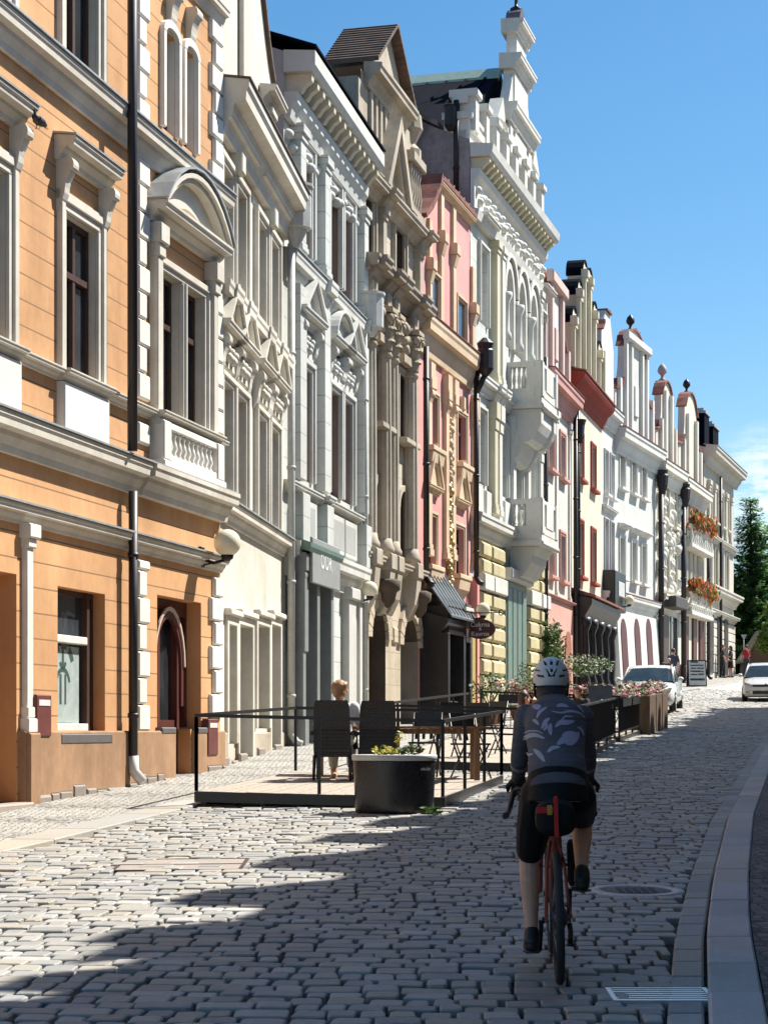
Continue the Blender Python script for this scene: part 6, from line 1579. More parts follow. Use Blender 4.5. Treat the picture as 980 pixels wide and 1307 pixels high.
mb = MB(); leaf_cloud(mb, px_ + .40, py_ - .3, pz + .03, .12, .08, .06, 60, .04); o = mb.build('weeds', M['leaf'], None, (px_ + .4, py_ - .3, pz), recalc=False); tag(o, kind='stuff')
def bush(name, label, cat, X, Y, h, w, pot=None, fl=None, n=260, group=None, s=.07):
    z0 = gz(X, Y); t = thing(name, label, cat, (X, Y, z0), group); zp = z0
    if pot:
        mb = MB(); mb.lathe(X, Y, [(w * .3, z0), (w * .42, z0 + pot), (w * .46, z0 + pot), (w * .46, z0 + pot + .04), (w * .38, z0 + pot - .01)], 14); mb.build('pot', plain('terracotta', (.28, .12, .06), .8), t); zp = z0 + pot
    mb = MB()
    for k in range(7): a = k * 2.4; mb.tube([(X, Y, zp), (X + .2 * w * math.cos(a), Y + .2 * w * math.sin(a), zp + h * .4), (X + .42 * w * math.cos(a), Y + .42 * w * math.sin(a), zp + h * .8)], .012, 5)
    mb.build('stems', plain('stem_brown', (.08, .06, .03), .8), t)
    mb = MB()
    for k in range(9):
        a = random.uniform(0, 6.3); r = random.uniform(.1, .42) * w; leaf_cloud(mb, X + r * math.cos(a), Y + r * math.sin(a), zp + h * random.uniform(.35, .95), w * .22, w * .22, h * .2, n // 9, s, (0, 0, 0, 0, 1) if fl else (0,))
    mb.build('foliage', [M['leaf'], fl or M['leaf']], t, recalc=False); return t
bush('potted_shrub', 'airy pale-flowered shrub in a pot beside the dark shopfront of the pink house', 'plant', 2.55, 46.5, .8, .9, .4, M['fl_white'], 560, None, .05)
bush('potted_shrub', 'grey-green olive shrub in a pot in front of the green door', 'plant', 4.0, 52.0, 1.1, .9, .45, None, 520, None, .05)
bush('potted_shrub', 'low bushy plant with orange blooms at the foot of the yellow rusticated pier', 'plant', 3.6, 50.2, .6, .8, .35, M['fl_org'], 380, None, .045)
# ivy with a mound of flowers climbing between the palace and the rose house
c = F6.tf(F6.u(690), .35, 0); zi = zs(c.y); t = thing('climbing_plant', 'leafy green climber on the corner of the palace with white blooms spilling over', 'plant', (c.x, c.y, zi))
mb = F6.mb(); um = F6.u(690)
mb.tube([(um, .3, zi), (um - .2, .28, zi + 1.6), (um + .2, .28, zi + 2.7)], .03, 6); mb.build('stem', plain('stem_brown', (.08, .06, .03), .8), t)
mb = MB()
for k in range(18):
    hh = .3 + 2.2 * k / 17; q = F6.tf(um + random.uniform(-.5, .6) + (.9 if k < 6 else 0), .35, zi + hh); leaf_cloud(mb, q.x, q.y, q.z, .42, .35, .4, 150, .075, (0, 0, 0, 1))
mb.build('foliage', [M['leaf'], M['leaf_d']], t, recalc=False)
q = F6.tf(um + 1.6, 1.0, zi + 1.6); mb = MB(); leaf_cloud(mb, q.x, q.y, q.z - .2, 1.2, .6, .4, 900, .06, (0, 0, 0, 1)); mb.build('blossom_mound', [M['leaf'], M['fl_white']], t, recalc=False)
# flower troughs on the far terrace
def trough(a, b, h0, h1, label, mat, flm, wide=.32, seed=1, group=None, D=D3):
    random.seed(seed); A, B = D.at(*a), D.at(*b); c = A.lerp(B, .5)
    t = thing('flower_trough', label, 'flower trough', (c.x, c.y, c.z + h0), group)
    mb = MB(); bar(mb, A + Vector((0, 0, h1)), B + Vector((0, 0, h1)), wide, h1 - h0); 
    for k in range(3): q = A.lerp(B, k / 2 * .94 + .03); 
    mb.build('trough', mat, t)
    mb = MB(); n = int((B - A).length / .16) + 2
    for k in range(n):
        q = A.lerp(B, (k + .5) / n); leaf_cloud(mb, q.x + random.gauss(0, .05), q.y, q.z + h1 + random.uniform(.06, .2), .2, .2, .16, 34, .055, (0, 0, 1, 1, 2))
    mb.build('flowers', [M['leaf'], flm, M['fl_white']], t, recalc=False); return t
wb = wood('trough_wood', (.10, .062, .036), .7)
TG = 'flower troughs along the far terrace'
for k in range(3): trough((1.01, .46 + k * .18), (1.01, .62 + k * .18), -.2, .78, ('first', 'middle', 'last')[k] + ' wooden flower trough in the row of three beside the parked white car', wb, M['fl_pink'], .4, 30 + k, TG)
for k in range(2): trough((.985, .02 + k * .21), (.985, .2 + k * .21), .62, .8, ('nearer' if k == 0 else 'farther') + ' dark flower box hung inside the side railing of the far terrace', M['black'], M['fl_pink'], .22, 40 + k, TG)
for k in range(3): trough((.12 + k * .29, .012), (.36 + k * .29, .012), .62, .8, ('left', 'middle', 'right')[k] + ' flower box of pink geraniums on the front railing of the far terrace', M['black'], M['fl_pink'], .22, 50 + k, TG)
# ------------------------------------------------------------------ furniture
def leg4(mb, x0, x1, y0, y1, z0, z1, w): pass
def wicker_chair(label, X, Y, z, rot, group):
    t = thing('wicker_armchair', label, 'chair', (X, Y, z), group, rotz=rot)
    mb = MB(); mb.prism([(-.235, .30), (.235, .30), (.235, .42), (-.235, .42)], -.22, .24); mb.build('seat', M['wicker'], t)
    mb = MB()
    n = 8; rows = []
    for i in range(n + 1):
        w = .36 + .66 * i / n; y = -.24 - .11 * (i / n); hw = .235 - .012 * (i / n) ** 2 - (.02 if i == n else 0)
        rows.append([mb.p(sx * hw, y + dy, w) for sx, dy in ((-1, 0), (1, 0), (1, .05), (-1, .05))])
    for p, q in zip(rows, rows[1:]):
        for i in range(4): j = (i + 1) % 4; mb.face([p[i], p[j], q[j], q[i]])
    mb.face(rows[0]); mb.face(rows[-1])
    bk = mb.build('backrest', M['wicker'], t)
    mb = MB()
    for i in range(15): w = .38 + .26 * i / 15; mb.box(-.235, .235, -.262 - .11 * (w - .36) / .66, -.250, w, w + .009)
    mb.build('weave_band', plain('rattan_strip_grey', (.03, .03, .034), .5), bk)  # weave strips in one even dark grey
    for s in (-1, 1):
        mb = MB(); mb.tube([(s * .255, -.27, .60), (s * .27, .05, .63), (s * .265, .22, .60), (s * .25, .23, .40)], .026, 8); mb.build('armrest', M['wicker'], t)
        for y in (-.22, .22): mb = MB(); mb.tube([(s * .225, y, .32), (s * .235, y * 1.1, 0)], [.024, .018], 8); mb.build('leg', M['wicker'], t)
    return t
def on(D, X, Y):
    """height of deck D at a plan position (bilinear search)"""
    best = None
    for i in range(41):
        for j in range(41):
            p = D.at(i / 40, j / 40); d = (p.x - X) ** 2 + (p.y - Y) ** 2
            if best is None or d < best[0]: best = (d, p.z)
    return best[1]
def dirmesh(o): return o
CG = 'tall dark rattan armchairs on the nearest terrace'
c1 = (-.64, 24.55); c2 = (-.095, 24.75)
wicker_chair('tall dark rattan armchair in which the fair-haired woman sits', c1[0], c1[1], on(D1, *c1), R(-4), CG)
wicker_chair('empty tall dark rattan armchair right of the seated fair-haired woman', c2[0], c2[1], on(D1, *c2), R(3), CG)
def table(label, X, Y, z, w, d, h, rot, kind, group=None):
    t = thing('cafe_table', label, 'table', (X, Y, z), group, rotz=rot)
    mb = MB()
    if kind == 'wood':
        n = 6
        for k in range(n): mb.box(-w / 2, w / 2, -d / 2 + d * k / n + .003, -d / 2 + d * (k + 1) / n - .003, h - .03, h)
        mb.build('tabletop', M['table_wood'], t)
        for sx in (-1, 1):
            for sy in (-1, 1): mb = MB(); mb.box(sx * (w / 2 - .1) - .035, sx * (w / 2 - .1) + .035, sy * (d / 2 - .08) - .03, sy * (d / 2 - .08) + .03, 0, h - .031); mb.build('leg', M['table_wood'], t)
        mb = MB(); mb.box(-w / 2 + .05, w / 2 - .05, -.02, .02, h - .1, h - .032); mb.build('apron', M['table_wood'], t)
    else:
        mb.lathe(0, 0, [(w / 2, h - .025), (w / 2 + .005, h - .012), (w / 2, h), (.01, h + .001)], 24); mb.build('tabletop', plain('table_grey', (.22, .22, .22), .35), t)
        mb = MB(); mb.tube([(0, 0, .03), (0, 0, h - .026)], .025, 8); mb.lathe(0, 0, [(.2, 0), (.2, .02), (.03, .05)], 16); mb.build('pedestal', M['black'], t)
    return t
table('wooden slatted table on the nearest terrace, right of the rattan chairs', .66, 25.0, on(D1, .66, 25.0), 1.25, .7, .70, R(3), 'wood')
table('wooden table in front of the fair-haired woman', -.45, 25.7, on(D1, -.45, 25.7), 1.0, .6, .70, R(3), 'wood')
def bistro_chair(label, X, Y, z, rot, group):
    t = thing('bistro_chair', label, 'chair', (X, Y, z), group, rotz=rot)
    mb = MB(); mb.bbox(-.2, .2, -.2, .2, .44, .465, .0); mb.build('seat', M['black'], t)
    for s in (-1, 1):
        mb = MB(); mb.tube([(s * .19, -.26, .86), (s * .19, -.12, .45), (s * .19, .22, 0)], .013, 6); mb.build('leg', M['black'], t)
        mb = MB(); mb.tube([(s * .175, .18, .45), (s * .175, -.24, 0)], .013, 6); mb.build('leg', M['black'], t)
    mb = MB(); mb.prof([(-.27, .66), (-.255, .66), (-.275, .86), (-.29, .86)], -.19, .19)
    for k in range(4): mb.prof([(-.2 - .0, .50), (-.188, .50), (-.25, .655), (-.262, .655)], -.17 + k * .1, -.13 + k * .1)
    mb.build('backrest', M['black'], t); return t
bpos = [(D1, .55, 25.75, 170, 'black folding chair tucked behind the wooden table'), (D1, 1.15, 25.5, 205, 'black folding chair at the right end of the wooden table'),
        (D2, .95, 29.9, 20, 'black folding chair at the front rail of the middle terrace'), (D2, 1.6, 30.4, -30, 'black folding chair beside the round grey table on the middle terrace'),
        (D2, 1.75, 31.6, 150, 'black folding chair facing the camera behind the round grey table'), (D2, 2.5, 32.8, 90, 'black folding chair by the side railing near the dark-haired woman'),
        (D3, 4.4, 41.4, 60, 'black folding chair on the far terrace by the flower boxes'), (D3, 3.6, 41.0, -20, 'black folding chair at the left of the far terrace front'), (D3, 5.2, 44.0, 200, 'black folding chair deep on the far terrace')]
for (D, X, Y, a, lab) in bpos: bistro_chair(lab, X, Y, on(D, X, Y), R(a), 'black folding chairs on the terraces')
for (D, X, Y, lab) in ((D2, 1.2, 30.9, 'round grey pedestal table on the middle terrace, front'), (D2, 2.9, 33.9, 'round grey pedestal table between the two seated guests'), (D3, 4.6, 42.6, 'round grey pedestal table on the far terrace')):
    table(lab, X, Y, on(D, X, Y), .7, .7, .72, 0, 'round', 'round grey pedestal tables')
# loudly dark menu lectern standing on the middle terrace (black slanted board)
X, Y = 4.32, 38.2; z0 = on(D2, X, Y); t = thing('menu_stand', 'black slanted menu stand among the flowers at the end of the middle terrace', 'menu stand', (X, Y, z0))
mb = MB(); mb.tube([(X, Y, z0), (X, Y, z0 + .8)], .025, 8); mb.lathe(X, Y, [(.18, z0), (.18, z0 + .02), (.02, z0 + .04)], 14); mb.build('pole', M['black'], t)
mb = MB(); mb.prof([(Y - .05, z0 + .62), (Y - .02, z0 + .62), (Y + .25, z0 + 1.08), (Y + .22, z0 + 1.08)], X - .24, X + .24); o = mb
o.tf = lambda u, v, w: Vector((u, v, w)); mb.build('board', M['black'], t)
# white crate-like sign rack by the grey shopfront
c = F3.tf(F3.u(383), .75, 0); z0 = gz(c.x, c.y); t = thing('display_rack', 'small white rack with dark pockets standing by the grey shopfront', 'rack', (c.x, c.y, z0))
mb = MB(); mb.box(c.x - .2, c.x + .2, c.y - .05, c.y + .05, z0 + .02, z0 + .78); mb.build('panel', plain('rack_white', (.55, .55, .52), .5), t)
mb = MB()
for k in range(2):
    for j in range(2): mb.box(c.x - .16 + j * .17, c.x - .02 + j * .17, c.y - .06, c.y - .051, z0 + .36 + k * .17, z0 + .48 + k * .17)
mb.box(c.x - .17, c.x + .17, c.y - .06, c.y - .051, z0 + .7, z0 + .74); mb.build('pocket', M['black'], t)
# A-board on the far pavement
X, Y = 14.0, 86.0; z0 = gz(X, Y); t = thing('a_board', 'folding pavement board with rows of dark lettering, beyond the parked white car', 'sign', (X, Y, z0))
mb = MB(); bo = plain('aboard_white', (.50, .52, .50), .5)
for s in (-1, 1): mb.prof([(Y - .02 + s * .28, z0), (Y + .02 + s * .28, z0), (Y + .02 + s * .03, z0 + 1.2), (Y - .02 + s * .03, z0 + 1.2)], X - .42, X + .42)
mb.build('frame', M['black'], t)
mb = MB(); mb.prof([(Y - .325 + .012, z0 + .06), (Y - .30, z0 + .06), (Y - .055, z0 + 1.15), (Y - .083, z0 + 1.15)], X - .37, X + .37); fb = mb.build('board', bo, t)
mb = MB(); random.seed(3)
for k, (a, b, th_) in enumerate(((-.3, .05, .07), (-.3, .28, .05), (-.28, -.05, .05), (0.0, .3, .05), (-.3, .12, .06), (-.2, .3, .04), (-.3, 0, .05), (.05, .28, .07), (-.32, .32, .09))):
    f = (.93, .80, .68, .68, .55, .55, .42, .42, .2)[k]; w = z0 + .06 + 1.09 * f; yy = Y - .313 + .23 * f - .012; x = a
    while x < b:
        g = random.uniform(.03, .07); mb.prof([(yy - .006, w), (yy + .01, w), (yy + .01 + .21 * th_, w + th_), (yy - .006 + .21 * th_, w + th_)], X + x, X + min(x + g, b)); x += g + .015
mb.build('lettering', M['black'], fb)
# ------------------------------------------------------------------ cars
def car(label, X, Y, ang, white, kind):
    z0 = gz(X, Y); t = thing('car', label, 'car', (X, Y, z0 + .01), None, rotz=ang)
    sl = math.atan2(gz(X + .3, Y + 1.3) - gz(X - .3, Y - 1.3), 2.67); t.rotation_euler = (sl, 0, ang)
    # stations along the car (front at y=-2.2): y, half width, sill z, waist z, bonnet/deck z at centre
    body_ = [(-2.22, .62, .32, .52, .56), (-2.14, .80, .22, .60, .66), (-1.9, .87, .20, .70, .76), (-1.2, .895, .19, .80, .90), (-.75, .90, .19, .86, .97), (.3, .905, .19, .88, .97), (1.3, .90, .19, .90, .98), (1.9, .88, .22, .90, 1.0), (2.15, .80, .28, .86, .95), (2.24, .66, .36, .70, .78)]
    mb = MB(); rings = []
    for y, hw, a, b, c_ in body_:
        pr = [(-hw * .9, a), (-hw, a + .12), (-hw * 1.0, (a + b) / 2), (-hw * .97, b - .03), (-hw * .86, b + (c_ - b) * .55), (-hw * .45, c_ - .005), (0, c_)]
        pr = pr + [(-x, w) for x, w in pr[::-1][1:]]; rings.append([mb.p(x, y, w) for x, w in pr])
    mb.smooth = True
    for p, q in zip(rings, rings[1:]):
        for i in range(len(p) - 1): mb.face([p[i], p[i + 1], q[i + 1], q[i]])
    mb.face(rings[0]); mb.face(rings[-1][::-1])
    for p, q in zip(rings, rings[1:]): mb.face([p[0], q[0], q[-1], p[-1]])
    mb.build('body', white, t)
    cab = [(-.98, .80, .93, .935), (-.3, .70, .93, 1.36), (.1, .67, .94, 1.45), (.9, .67, .95, 1.455), (1.5, .68, .97, 1.36), (2.02, .74, .97, 1.02)]
    if kind == 'saloon': cab = [(-.98, .80, .93, .935), (-.3, .70, .93, 1.34), (.1, .67, .94, 1.42), (.8, .67, .95, 1.42), (1.2, .68, .97, 1.30), (1.75, .74, .97, 1.0)]
    mb = MB(); rings = []
    for y, hw, a, c_ in cab:
        wl = .82; pr = [(-wl, a - .05), (-hw - .02, c_ - .07 * (c_ - a) / .5), (-hw * .8, c_), (0, c_ + .02)]; pr = pr + [(-x, w) for x, w in pr[::-1][1:]]; rings.append([mb.p(x, y, w) for x, w in pr])
    for k, (p, q) in enumerate(zip(rings, rings[1:])):
        for i in range(len(p) - 1):
            glass = (k == 0 and i in (1, 2, 3, 4)) or (i in (0, len(p) - 2)) or (k == len(rings) - 2 and i in (1, 2, 3, 4))
            mb.m = 1 if glass else 0; mb.face([p[i], p[i + 1], q[i + 1], q[i]])
    mb.m = 0; mb.build('cabin', [white, glass_mat('car_glass', (.02, .03, .035), .04)], t)
    mb = MB()
    for s in (-1, 1):
        mb.tube([(s * .81, -.95, .93), (s * .69, -.3, 1.34), (s * .66, .1, 1.43)], .03, 6); mb.tube([(s * .80, .35, .93), (s * .69, .4, 1.36)], .03, 6)
    mb.build('window_pillar', white, t)
    for s in (-1, 1):
        for y in (-1.38, 1.36):
            mb = MB(); n = 20; mb.tf = (lambda s_, y_: (lambda u, v, w: Vector((s_ * (.70 + w), y_ + u, .31 + v))))(s, y)
            mb.lathe(0, 0, [(.2, 0), (.29, 0), (.31, .03), (.31, .17), (.29, .2), (.2, .2)], n); wl = mb.build('wheel', plain('tyre_rubber', (.012, .012, .012), .8), t)
            mb = MB(mb.tf); mb.lathe(0, 0, [(.03, .19), (.19, .185), (.215, .205), (.205, .21)], n)
            for k in range(5): a = k * 2 * math.pi / 5; mb.tube([(.03 * math.cos(a), .03 * math.sin(a), .2), (.2 * math.cos(a), .2 * math.sin(a), .2)], .02, 5)
            mb.build('rim', M['zinc'], wl)
        mb = MB(); mb.tube([(s * .84, -.66, .94), (s * .93, -.66, .98)], .02, 6); mb.ball(s * .99, -.64, 1.0, .10, 10, 8, .7); mb.build('wing_mirror', white, t)
        mb = MB(); mb.prism([(s * .50, .60), (s * .80, .66), (s * .84, .745), (s * .76, .75), (s * .55, .67)], -2.17, -1.93); mb.build('headlight', plain('headlight_glass', (.5, .5, .46), .08, .3), t)
        mb = MB(); mb.prism([(s * .55, .33), (s * .76, .34), (s * .76, .41), (s * .55, .42)], -2.21, -2.05); mb.build('fog_light', plain('fog_light', (.35, .34, .3), .1), t)
    mb = MB(); mb.prism([(-.48, .585), (.48, .585), (.53, .67), (-.53, .67)], -2.21, -2.1); mb.build('grille', M['black'], t)
    mb = MB(); mb.prism([(-.5, .30), (.5, .30), (.5, .42), (-.5, .42)], -2.225, -2.1); mb.build('air_intake', M['black'], t)
    mb = MB(); mb.box(-.26, .26, -2.245, -2.226, .47, .575); mb.build('number_plate', plain('plate_white', (.6, .6, .58), .4), t)
    mb = MB(); mb.prism([(.05 * math.cos(a), .66 + .05 * math.sin(a)) for a in [2 * math.pi * k / 12 for k in range(12)]], -2.2, -2.19 + .0); mb.build('badge', M['zinc'], t)
    mb = MB(); mb.box(-.75, .75, -2.0, 2.0, .17, .26); mb.build('underbody', M['black'], t)
    return t
cw = plain('car_paint_white', (.66, .66, .65), .25, var=.02, coat=.8); cw2 = plain('car_paint_pearl', (.60, .59, .55), .25, var=.02, coat=.8)
car('white car parked behind the flower troughs, facing the camera', 8.55, 61.5, R(-13), cw, 'saloon')
car('white hatchback driving down the street at the right edge', 15.2, 76.5, R(-11), cw2, 'hatch')
# ------------------------------------------------------------------ trees at the end of the street
def spruce(label, X, Y, h, w, seed, density=1.0):
    random.seed(seed); z0 = gz(X, Y) - .1; t = thing('spruce_tree', label, 'tree', (X, Y, z0), 'conifers at the end of the street')
    mb = MB(); mb.tube([(X, Y, z0), (X + .1, Y, z0 + h * .5), (X, Y, z0 + h * .98)], [.24, .14, .02], 8); mb.build('trunk', plain('bark', (.07, .05, .04), .9), t)
    mb = MB(); zz_ = .05
    while zz_ < .985:
        r = w * (1 - zz_) ** .6 * random.uniform(.6, 1.15) + .1; nb = int(7 + 4 * (1 - zz_)); ph = random.uniform(0, 6)
        for k in range(nb):
            a = ph + k * 2 * math.pi / nb + random.gauss(0, .18); L = r * random.uniform(.65, 1.15); ca, sa = math.cos(a), math.sin(a)
            m = max(4, int(L / .16 * density)); 
            for i in range(m):
                s = (i + .6) / m; q = Vector((X + ca * L * s, Y + sa * L * s, z0 + h * zz_ - L * .22 * s + L * .30 * s ** 2.2)); wd = .5 * (1 - s) * min(L, 2.2) * .5 + .17
                for side in (-1, 1):
                    for rep in range(2):
                        d = Vector((ca * .7 - sa * side * random.uniform(.3, 1.1), sa * .7 + ca * side * random.uniform(.3, 1.1), random.gauss(-.12, .22))).normalized(); e = d.cross(Vector((0, 0, 1))).normalized(); k2 = wd * random.uniform(.7, 1.2); q2 = q + Vector((random.gauss(0, .06), random.gauss(0, .06), random.gauss(0, .06)))
                        mb.m = 1 if random.random() < .35 else 0
                        mb.face([mb.p(*v) for v in (q2, q2 + d * k2 * .5 + e * .075, q2 + d * k2, q2 + d * k2 * .5 - e * .075 + Vector((0, 0, -.02)))])
        zz_ += random.uniform(.018, .032)
    mb.build('crown', [leaf_mat('needles_dark', (.06, .145, .05), (.13, .25, .085), .6), leaf_mat('needles_mid', (.10, .21, .06), (.20, .33, .10), .6)], t, recalc=False)
spruce('tall spruce with an open tip just right of the grey stone house', 22.5, 118, 11.2, 4.0, 61, 1.5)
spruce('second spruce at the right edge with a thinner crown', 24.5, 119.5, 10.3, 3.2, 62, 1.2)
spruce('third spruce hidden mostly beyond the right edge', 27.5, 121, 11.5, 2.6, 63)
def broadleaf(label, X, Y, h, w, seed, n=26, mats=None, z_low=.12):
    random.seed(seed); z0 = gz(X, Y) - .1; t = thing('broadleaf_tree', label, 'tree', (X, Y, z0), 'leafy trees at the end of the street')
    mb = MB(); mb.tube([(X, Y, z0), (X, Y, z0 + h * .35), (X + .2, Y, z0 + h * .7)], [.22, .15, .06], 8)
    for k in range(5): a = k * 1.3; mb.tube([(X, Y, z0 + h * .3), (X + w * .5 * math.cos(a), Y + w * .5 * math.sin(a), z0 + h * .62)], [.09, .03], 6)
    mb.build('trunk', plain('bark', (.07, .05, .04), .9), t)
    mb = MB()
    for k in range(n):
        a = random.uniform(0, 6.3); e = random.uniform(z_low, .97); r = w * random.uniform(.25, 1) * math.sin(math.pi * min(.98, e * .8 + .15)); leaf_cloud(mb, X + r * math.cos(a), Y + r * math.sin(a), z0 + h * e, w * .42, w * .42, h * .12, 210, .16, (0, 0, 1))
    mb.build('crown', mats or [M['leaf_d'], M['leaf']], t, recalc=False)
broadleaf('dark low broadleaf tree filling the gap under the spruces', 22.3, 121, 6.0, 2.6, 71)
broadleaf('dark rounded tree behind the white hatchback', 25.5, 123, 6.6, 3.0, 72)
broadleaf('bright yellow-green young tree near the right edge', 21.9, 108.5, 3.9, .95, 73, 12, [leaf_mat('leaves_lime', (.10, .17, .02), (.20, .28, .05)), M['leaf']], .45)
broadleaf('broad tree beyond the right edge of the street end', 31, 126, 9, 4, 74)
broadleaf('broad tree closing the street behind the spruces', 27, 135, 8.5, 5, 75)
# road sign seen from behind and a small brown hut
X, Y = 20.05, 107.0; z0 = gz(X, Y); t = thing('road_sign', 'grey triangular road sign seen from behind on a thin post before the dark trees', 'sign', (X, Y, z0))
mb = MB(); mb.tube([(X, Y, z0), (X, Y, z0 + 2.3)], .025, 8); mb.build('pole', M['zinc'], t)
mb = MB(); mb.prism([(X - .17, z0 + 2.3), (X, z0 + 1.98), (X + .17, z0 + 2.3)], Y - .05, Y - .035); mb.build('panel', plain('sign_back', (.36, .37, .36), .5, .3), t)
X, Y = 21.75, 110.5; z0 = gz(X, Y); t = thing('wooden_hut', 'small brown pitched-roof wooden hut under the trees behind the hatchback', 'hut', (X, Y, z0))
mb = MB(); mb.prism([(X - 1.0, z0), (X + 1.0, z0), (X + .9, z0 + 1.0), (X, z0 + 2.4), (X - .9, z0 + 1.0)], Y, Y + 1.6); mb.build('wall', wood('hut_wood', (.10, .06, .035), .8), t)
mb = MB()
for s in (-1, 1): mb.prism([(X + s * 1.15, z0 + .7), (X + s * 1.2, z0 + .82), (X, z0 + 2.62), (X, z0 + 2.44)], Y - .15, Y + 1.8)
mb.build('roof', wood('hut_roof', (.26, .20, .12), .8), t)
# pigeon on the window hood
F = F1; a_ = F.u(84); hw_ = .5; c = F.tf(F.u(48, .25), .26, F.z(48, 165, .25)); 
pg = thing('pigeon', 'dark pigeon perched at the end of a pale window hood on the orange house', 'bird', tuple(c))
# ------------------------------------------------------------------ figures
def ball_at(mb, c, r, sx=1, sy=1, sz=1, n=14, m=10):
    k0 = mb.smooth; mb.smooth = True
    rings = [[mb.p(c[0] + sx * r * math.sin(math.pi * i / m) * math.cos(2 * math.pi * k / n), c[1] + sy * r * math.sin(math.pi * i / m) * math.sin(2 * math.pi * k / n), c[2] - sz * r * math.cos(math.pi * i / m)) for k in range(n)] for i in range(1, m)]
    b = mb.p(c[0], c[1], c[2] - sz * r); t = mb.p(c[0], c[1], c[2] + sz * r)
    for p, q in zip(rings, rings[1:]):
        for k in range(n): j = (k + 1) % n; mb.face([p[k], p[j], q[j], q[k]])
    for k in range(n): j = (k + 1) % n; mb.face([b, rings[0][j], rings[0][k]]); mb.face([t, rings[-1][k], rings[-1][j]])
    mb.smooth = k0
def limb(mb, pts, rad, n=12):
    mb.tube(pts, rad, n)
    rr = rad if isinstance(rad, (list, tuple)) else [rad] * len(pts)
    for p, r in zip(pts, rr): ball_at(mb, p, r * .99, n=12, m=8)
def loft(mb, secs, n=20):
    """closed tube of elliptical sections (centre, rx, ry, tilt about x)"""
    rings = []
    for c, rx, ry, tl in secs:
        rings.append([mb.p(c[0] + rx * math.cos(2 * math.pi * k / n), c[1] + ry * math.sin(2 * math.pi * k / n) * math.cos(tl), c[2] + ry * math.sin(2 * math.pi * k / n) * math.sin(tl)) for k in range(n)])
    for p, q in zip(rings, rings[1:]):
        for k in range(n): j = (k + 1) % n; mb.face([p[k], p[j], q[j], q[k]])
    mb.face(rings[0][::-1]); mb.face(rings[-1])
def fuse(mb, voxel, name, mat, parent, smooth=5, rot=None):
    """union of overlapping closed pieces as ONE continuous skin"""
    me = bpy.data.meshes.new(name); me.from_pydata([tuple(v) for v in mb.v], [], mb.f)
    bm = bmesh.new(); bm.from_mesh(me); bmesh.ops.recalc_face_normals(bm, faces=bm.faces); bm.to_mesh(me); bm.free()
    o = bpy.data.objects.new(name, me); COL.objects.link(o)
    r = o.modifiers.new('r', 'REMESH'); r.mode = 'VOXEL'; r.voxel_size = voxel; r.use_smooth_shade = True
    s = o.modifiers.new('s', 'SMOOTH'); s.iterations = smooth; s.factor = .5
    dg = bpy.context.evaluated_depsgraph_get(); dg.update(); me2 = bpy.data.meshes.new_from_object(o.evaluated_get(dg))
    COL.objects.unlink(o); bpy.data.objects.remove(o)
    me2.materials.clear(); me2.materials.append(mat)
    o = bpy.data.objects.new(name, me2); COL.objects.link(o); o.parent = parent; o['_base'] = (0.0, 0.0, 0.0)
    return o
def head(mb, c, s=1.0, face=(0, 1)):
    """skull, jaw, nose, ears, brow; face = plan direction of the look"""
    f = Vector((face[0], face[1], 0)).normalized(); r = Vector((f.y, -f.x, 0)); c = Vector(c)
    P_ = lambda a, b, h: tuple(c + r * a * s + f * b * s + Vector((0, 0, h * s)))
    ball_at(mb, P_(0, -.012, .03), .088 * s, .92, 1.02, 1.12); ball_at(mb, P_(0, .025, -.05), .066 * s, .95, 1.0, 1.1); ball_at(mb, P_(0, .05, -.095), .034 * s)
    limb(mb, [P_(0, .085, .02), P_(0, .115, -.02)], [.011 * s, .017 * s], 8)
    for k in (-1, 1):
        ball_at(mb, P_(k * .088, -.005, -.005), .03 * s, .5, .8, 1.15, 8, 6); ball_at(mb, P_(k * .036, .078, .032), .016 * s, 1, .7, .6, 8, 6)
    ball_at(mb, P_(0, .088, -.055), .022 * s, 1.1, .6, .45, 8, 6)
def hand(mb, w, d, s=1.0, curl=.5, palm=(0, 0, -1), side=1):
    """palm and five bent fingers from wrist w along direction d"""
    w = Vector(w); d = Vector(d).normalized(); pl = Vector(palm).normalized(); pl = (pl - d * pl.dot(d)).normalized(); x = d.cross(pl).normalized() * side
    limb(mb, [tuple(w), tuple(w + d * .045 * s), tuple(w + d * .085 * s)], [.026 * s, .034 * s, .032 * s], 10)
    for i, (o, L) in enumerate(((-.03, .068), (-.01, .08), (.01, .075), (.029, .058))):
        p = w + d * .085 * s + x * o * s; q = p + (d * math.cos(curl) + pl * math.sin(curl)) * L * .5 * s; e = q + (d * math.cos(curl * 2.3) + pl * math.sin(curl * 2.3)) * L * .5 * s
        limb(mb, [tuple(p - d * .02 * s), tuple(p), tuple(q), tuple(e)], [.0095 * s, .0095 * s, .0085 * s, .007 * s], 8)
    p = w + d * .03 * s - x * .028 * s; limb(mb, [tuple(p), tuple(p - x * .028 * s + d * .025 * s + pl * .012 * s), tuple(p - x * .03 * s + d * .055 * s + pl * .03 * s)], [.013 * s, .011 * s, .008 * s], 8)
